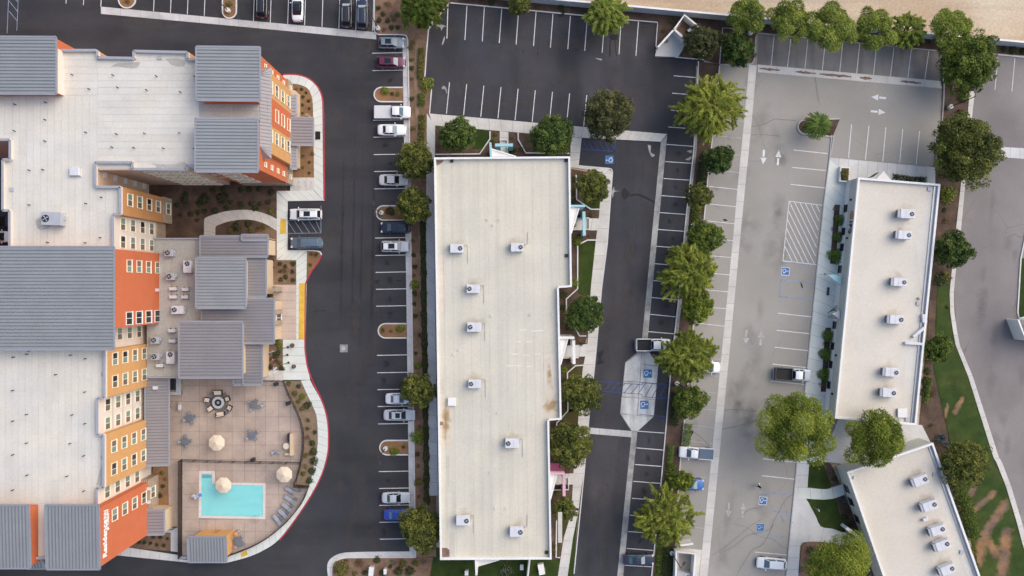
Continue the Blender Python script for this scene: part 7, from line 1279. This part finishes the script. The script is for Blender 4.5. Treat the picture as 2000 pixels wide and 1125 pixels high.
shrubs('at the foot of the hotel tower', [(316, 924, 4.5, w_), (312, 968, 5), (322, 936, 4, r_), (318, 950, 4), (257, 1058, 4), (272, 1059, 4), (282, 1060, 4), (294, 1061, 3.5), (306, 1064, 3.5), (320, 1065, 4), (299, 1049, 3.5), (313, 1050, 4), (327, 1052, 3)])
shrubs('on the kerbed islands', [(617, 497, 6, y_), (606, 517, 6, y_), (608, 496, 4, r_), (752, 177, 8, b_), (766, 183, 4), (777, 183, 5, w_), (762, 412, 9), (748, 645, 7, y_), (777, 643, 5, b_), (783, 641, 7, b_), (764, 646, 4, r_), (770, 882, 9, b_), (788, 873, 3), (447, 8, 6, w_), (248, 2, 6, r_)])
shrubs('in the bottom planting bed', [(666, 1113, 16, w_), (701, 1100, 8, r_), (736, 1094, 7), (712, 1118, 5), (769, 1100, 7, s_), (778, 1116, 9), (800, 1116, 9), (787, 1100, 7, w_), (812, 1100, 7, w_), (746, 1120, 6), (762, 1107, 4), (693, 1120, 5, w_), (676, 1096, 5, r_), (828, 1098, 5, s_)])
shrubs('beside the sign building', [(1640, 429, 9.5, 'box'), (1637, 463, 9, 'box'), (1633, 500, 12, 'box'), (1618, 656, 10.5, 'box'), (1614, 692, 11, 'box'), (1611, 732, 11, 'box'), (1632, 407, 6, s_), (1629, 447, 5.5, s_), (1612, 672, 5, r_), (1604, 752, 5, r_)])
shrubs('in the right mulch strip', [(1854, 380, 16, b_), (1888, 174, 8.5), (1882, 192, 8.5), (1878, 222, 9), (1868, 232, 6, w_), (1838, 546, 13), (1850, 541, 11, w_), (1862, 452, 6, r_), (1848, 430, 7, r_), (1816, 700, 8, w_), (1812, 725, 7), (1808, 745, 9), (1806, 765, 8), (1819, 831, 6, y_), (1885, 330, 9), (1850, 600, 4), (1822, 770, 6, r_), (1878, 345, 7, w_), (1845, 410, 5)])
shrubs('beside the corner building', [(1880, 1010, 13), (1890, 1035, 13), (1872, 985, 12), (1860, 960, 11), (1902, 1075, 8, w_), (1625, 920, 6, s_), (1630, 935, 6), (1650, 1010, 6), (1658, 1025, 6), (1655, 1000, 6, r_), (1668, 1045, 5), (1590, 1100, 8), (1575, 1095, 6, s_), (1605, 1080, 9), (1567, 1112, 7, s_), (1612, 1068, 6, r_)])
shrubs('along the office wall', [(1122, 350, 6), (1119, 375, 5), (1119, 395, 6), (1126, 471, 9, b_), (1124, 552, 8, b_), (1101, 576, 8), (1100, 600, 6), (1109, 640, 5), (1102, 722, 7, b_), (1098, 742, 6), (1096, 780, 6), (1135, 672, 4), (1128, 668, 5, r_), (1085, 955, 6), (1090, 965, 5, w_), (1082, 1065, 5, r_), (1083, 1078, 5, w_), (967, 262, 5, w_), (964, 275, 6, w_), (961, 287, 5, r_), (1003, 293, 6), (998, 300, 5), (1018, 290, 5, r_), (1000, 270, 4, r_), (1120, 440, 5), (1155, 420, 5, r_), (1150, 460, 4, r_), (1060, 1115, 7, w_), (990, 1115, 12, s_)])
shrubs('at the foot of the block wall', [(1980, 98, 8), (1962, 96, 6), (1998, 100, 6), (1050, 15, 6, r_), (1096, 14, 6), (1120, 18, 5, r_), (960, 5, 6), (940, 2, 6, r_), (1312, 42, 6, w_), (1296, 60, 5, r_), (1100, 24, 4), (1300, 80, 5, r_)])
def hedge(label, pts, w, h, m, dens=90, size=.13, bias=.5, name='hedge'):
    wp = W(pts); L_ = sum(math.dist(a, b) for a, b in zip(wp, wp[1:])); q = np.array(resample(wp, 60)); n = int(L_*dens*w+40); i = RNG.uniform(0, 59.999, n); k = i.astype(int); f = (i-k)[:, None]; c = q[k]*(1-f)+q[k+1]*f; tg = q[k+1]-q[k]; tg = tg/np.linalg.norm(tg, axis=1, keepdims=True); a = RNG.uniform(0, math.pi, n)
    wob = 1+.18*np.sin(i*1.3)+.12*np.sin(i*2.9+1); off = np.cos(a)*w/2*wob*RNG.beta(6, 1.3, n); z = np.sin(a)**.6*h*RNG.beta(6, 1.2, n)*(.9+.1*wob); p = np.stack([c[:, 0]-tg[:, 1]*off, c[:, 1]+tg[:, 0]*off, z+.06], 1); o0 = np.array([*wp[0], .0])
    o = link(name, leafmesh('foliage', p-o0, nrm(unit(n)*.7+np.array([0, 0, .8])), size*RNG.uniform(.6, 1.3, n), bias+RNG.normal(size=n)*.2+.1*np.sin(i*.9), m, .5), None, tuple(o0)); tag(o, label, 'hedge', 'hedges'); return o
hedge('orange tinged hedge strip at the top of the mulch bed', [(824, 95), (821, 155)], .95, .8, 'leaf_yellow', 160, bias=.3); hedge('olive clipped hedge below the round bush', [(824, 184), (823, 208)], 1.1, .9, 'leaf_hedge', 160); hedge('yellowish hedge above the corner oak', [(825, 225), (822, 290)], 1.0, .7, 'leaf_yellow', 150, bias=.3)
hedge('long low dark hedge beside the narrow walk', [(826, 432), (828, 600), (830, 700), (833, 900), (834, 985)], .95, .5, 'leaf_shrub', 170, .12); hedge('bright hedge block above the white pickup by the planter strip', [(1343, 826), (1338, 868)], 1.35, 1.1, 'leaf_box', 220, .1, .6); hedge('narrow hedge block left of the white pickup', [(1311, 868), (1306, 902)], 1.0, 1.0, 'leaf_box', 220, .1, .5)
hedge('green hedge in the planter strip below the small olive tree', [(1362, 400), (1357, 440)], 1.5, .8, 'leaf_hedge', 150); hedge('green hedge in the upper planter strip', [(1377, 300), (1368, 365)], 1.5, .6, 'leaf_shrub', 150); hedge('green ground hedge beside the lower stalls', [(1312, 905), (1304, 960)], 1.6, .6, 'leaf_hedge', 150); hedge('dark hedge between the lower stalls and the enclosure', [(1306, 1065), (1300, 1135)], 2.2, .6, 'leaf_shrub', 140); hedge('olive verge hedge at the bottom of the planter strip', [(1290, 1055), (1284, 1135)], 1.0, .4, 'leaf_hedge', 150); hedge('hedge behind the handicapped stalls', [(1322, 765), (1316, 830)], 1.4, .5, 'leaf_shrub', 150)
hedge('hedge along the right wall of the sign building', [(1812, 735), (1806, 785)], 1.0, .8, 'leaf_hedge', 170); hedge('thick green hedge along the corner building', [(1868, 945), (1885, 990), (1900, 1050)], 2.2, 1.0, 'leaf_hedge', 160); hedge('low planting above the sign building wall', [(1742, 345), (1775, 350), (1808, 352)], .9, .4, 'leaf_shrub', 140)
def rosette(label, px, py, rpx, m, n=26, h=.7, name='agave'):
    q = rpx/12.12; mb = MB(); a = np.arange(n)*2.39996; el = np.linspace(.15, 1.25, n); d = np.stack([np.cos(a)*np.cos(el), np.sin(a)*np.cos(el), np.sin(el)*h], 1); c = d*.5*q; side = np.stack([-np.sin(a), np.cos(a), 0*a], 1)
    v = []; f = []
    for k in range(n):
        b = len(v); D = d[k]*q; S = side[k]*q*.075
        v += [tuple(D*.05-S*.6), tuple(D*.05+S*.6), tuple(D*.5+S+np.array([0, 0, .06*q])), tuple(D*.5-S+np.array([0, 0, .06*q])), tuple(D*1.0), tuple(D*.5-np.array([0, 0, .03*q]))]; f += [(b, b+1, b+2, b+5), (b, b+5, b+3), (b+5, b+2, b+4), (b+5, b+4, b+3)]
    me = bpy.data.meshes.new('foliage'); me.from_pydata(v, [], f); me.materials.append(MATS[m]); at = me.attributes.new('tint', 'FLOAT', 'FACE'); at.data.foreach_set('value', np.clip(np.repeat(.5+RNG.normal(size=n)*.22, 4), 0, 1).astype(np.float32))
    o = link(name, me, None, (*P(px, py), .12)); return tag(o, label, 'agave', 'agaves')
rosette('big blue agave on the lawn edge right of the sign building', 1836, 856, 15, 'leaf_agave', 30); rosette('blue agave just right of the bigger one on the lawn edge', 1850, 868, 11, 'leaf_agave', 22); rosette('blue agave in the bed by the forked path', 1645, 977, 10, 'leaf_agave', 24); rosette('large pale agave at the lower bed corner', 1584, 1075, 15, 'leaf_sage', 26, .5); rosette('blue agave below the dark top tree', 1437, 122, 14, 'leaf_agave', 30, .6); rosette('smaller blue agave left of the dark top tree', 1415, 113, 9, 'leaf_agave', 22); rosette('pale agave above the sign building', 1797, 350, 9, 'leaf_sage', 22); rosette('thin pale agave beside the top hood of the sign building', 1750, 345, 6, 'leaf_sage', 16)
# palm
X, Y = P(1606, 240, 4.5); t = thing('palm_tree', 'bright green palm on the kerbed island', 'palm', (X, Y, .1), 0); MB().tube((0, 0, 0), (.1, 0, 1.7), .22, .16, 10).tube((.1, 0, 1.7), (.1, .05, 3.4), .16, .13, 10).build('trunk', 'bark', t, smooth=True)
PP = []; NN = []; AA = []; TT = []
for k in range(30):
    az = k*2.39996; el = .95-.045*k; ln = 2.1*random.uniform(.85, 1.1); s = np.repeat(np.linspace(.12, 1, 34), 2); sg = np.tile([1, -1], 34); d = np.array([math.cos(az), math.sin(az), 0]); sd_ = np.array([-math.sin(az), math.cos(az), 0])
    c = d*(ln*s*math.cos(max(el, 0)*.6))[:, None]+np.array([0, 0, 1])*(3.4+ln*(s*math.sin(el)-.75*s*s))[:, None]; lf = nrm(sd_*sg[:, None]*.9+d*.8+np.array([0, 0, -.35])); c = c+lf*.22; PP.append(c); AA.append(lf); NN.append(nrm(np.array([0, 0, 1.0])+unit(68)*.35)); TT.append(.5+random.gauss(0, .18)+RNG.normal(size=68)*.1)
link('fronds', leafmesh('fronds', np.vstack(PP), np.vstack(NN), .26, np.concatenate(TT), 'leaf_palm', .13, np.vstack(AA)), t)
shrubs('on the palm island', [(1598, 252, 5, r_), (1620, 260, 5, r_), (1575, 250, 6), (1588, 245, 5)])
# dry leafless bush in the mulch bed
X, Y = P(820, 655); t = thing('dry_bush', 'bare grey dry bush in the mulch bed', 'bush', (X, Y, .1)); mb = MB(); rn = random.Random(5)
for k in range(46):
    a = rn.uniform(0, 6.28); e = rn.uniform(.2, 1.3); l = rn.uniform(.5, 1.4); m1 = (l*.5*math.cos(a)*math.cos(e), l*.5*math.sin(a)*math.cos(e), l*.5*math.sin(e)); mb.tube((0, 0, 0), m1, .02, .014, 4); b = a+rn.uniform(-.6, .6); mb.tube(m1, (m1[0]+l*.5*math.cos(b), m1[1]+l*.5*math.sin(b), m1[2]+l*.25), .014, .007, 4)
mb.build('twigs', 'bark', t)

o = link('shrub', shrub_mesh('yellow'), None, (*P(1650, 341, 1), .84)); o.scale = (.75, .9, .8); tag(o, 'yellow green bush growing in the white planter box', 'shrub')
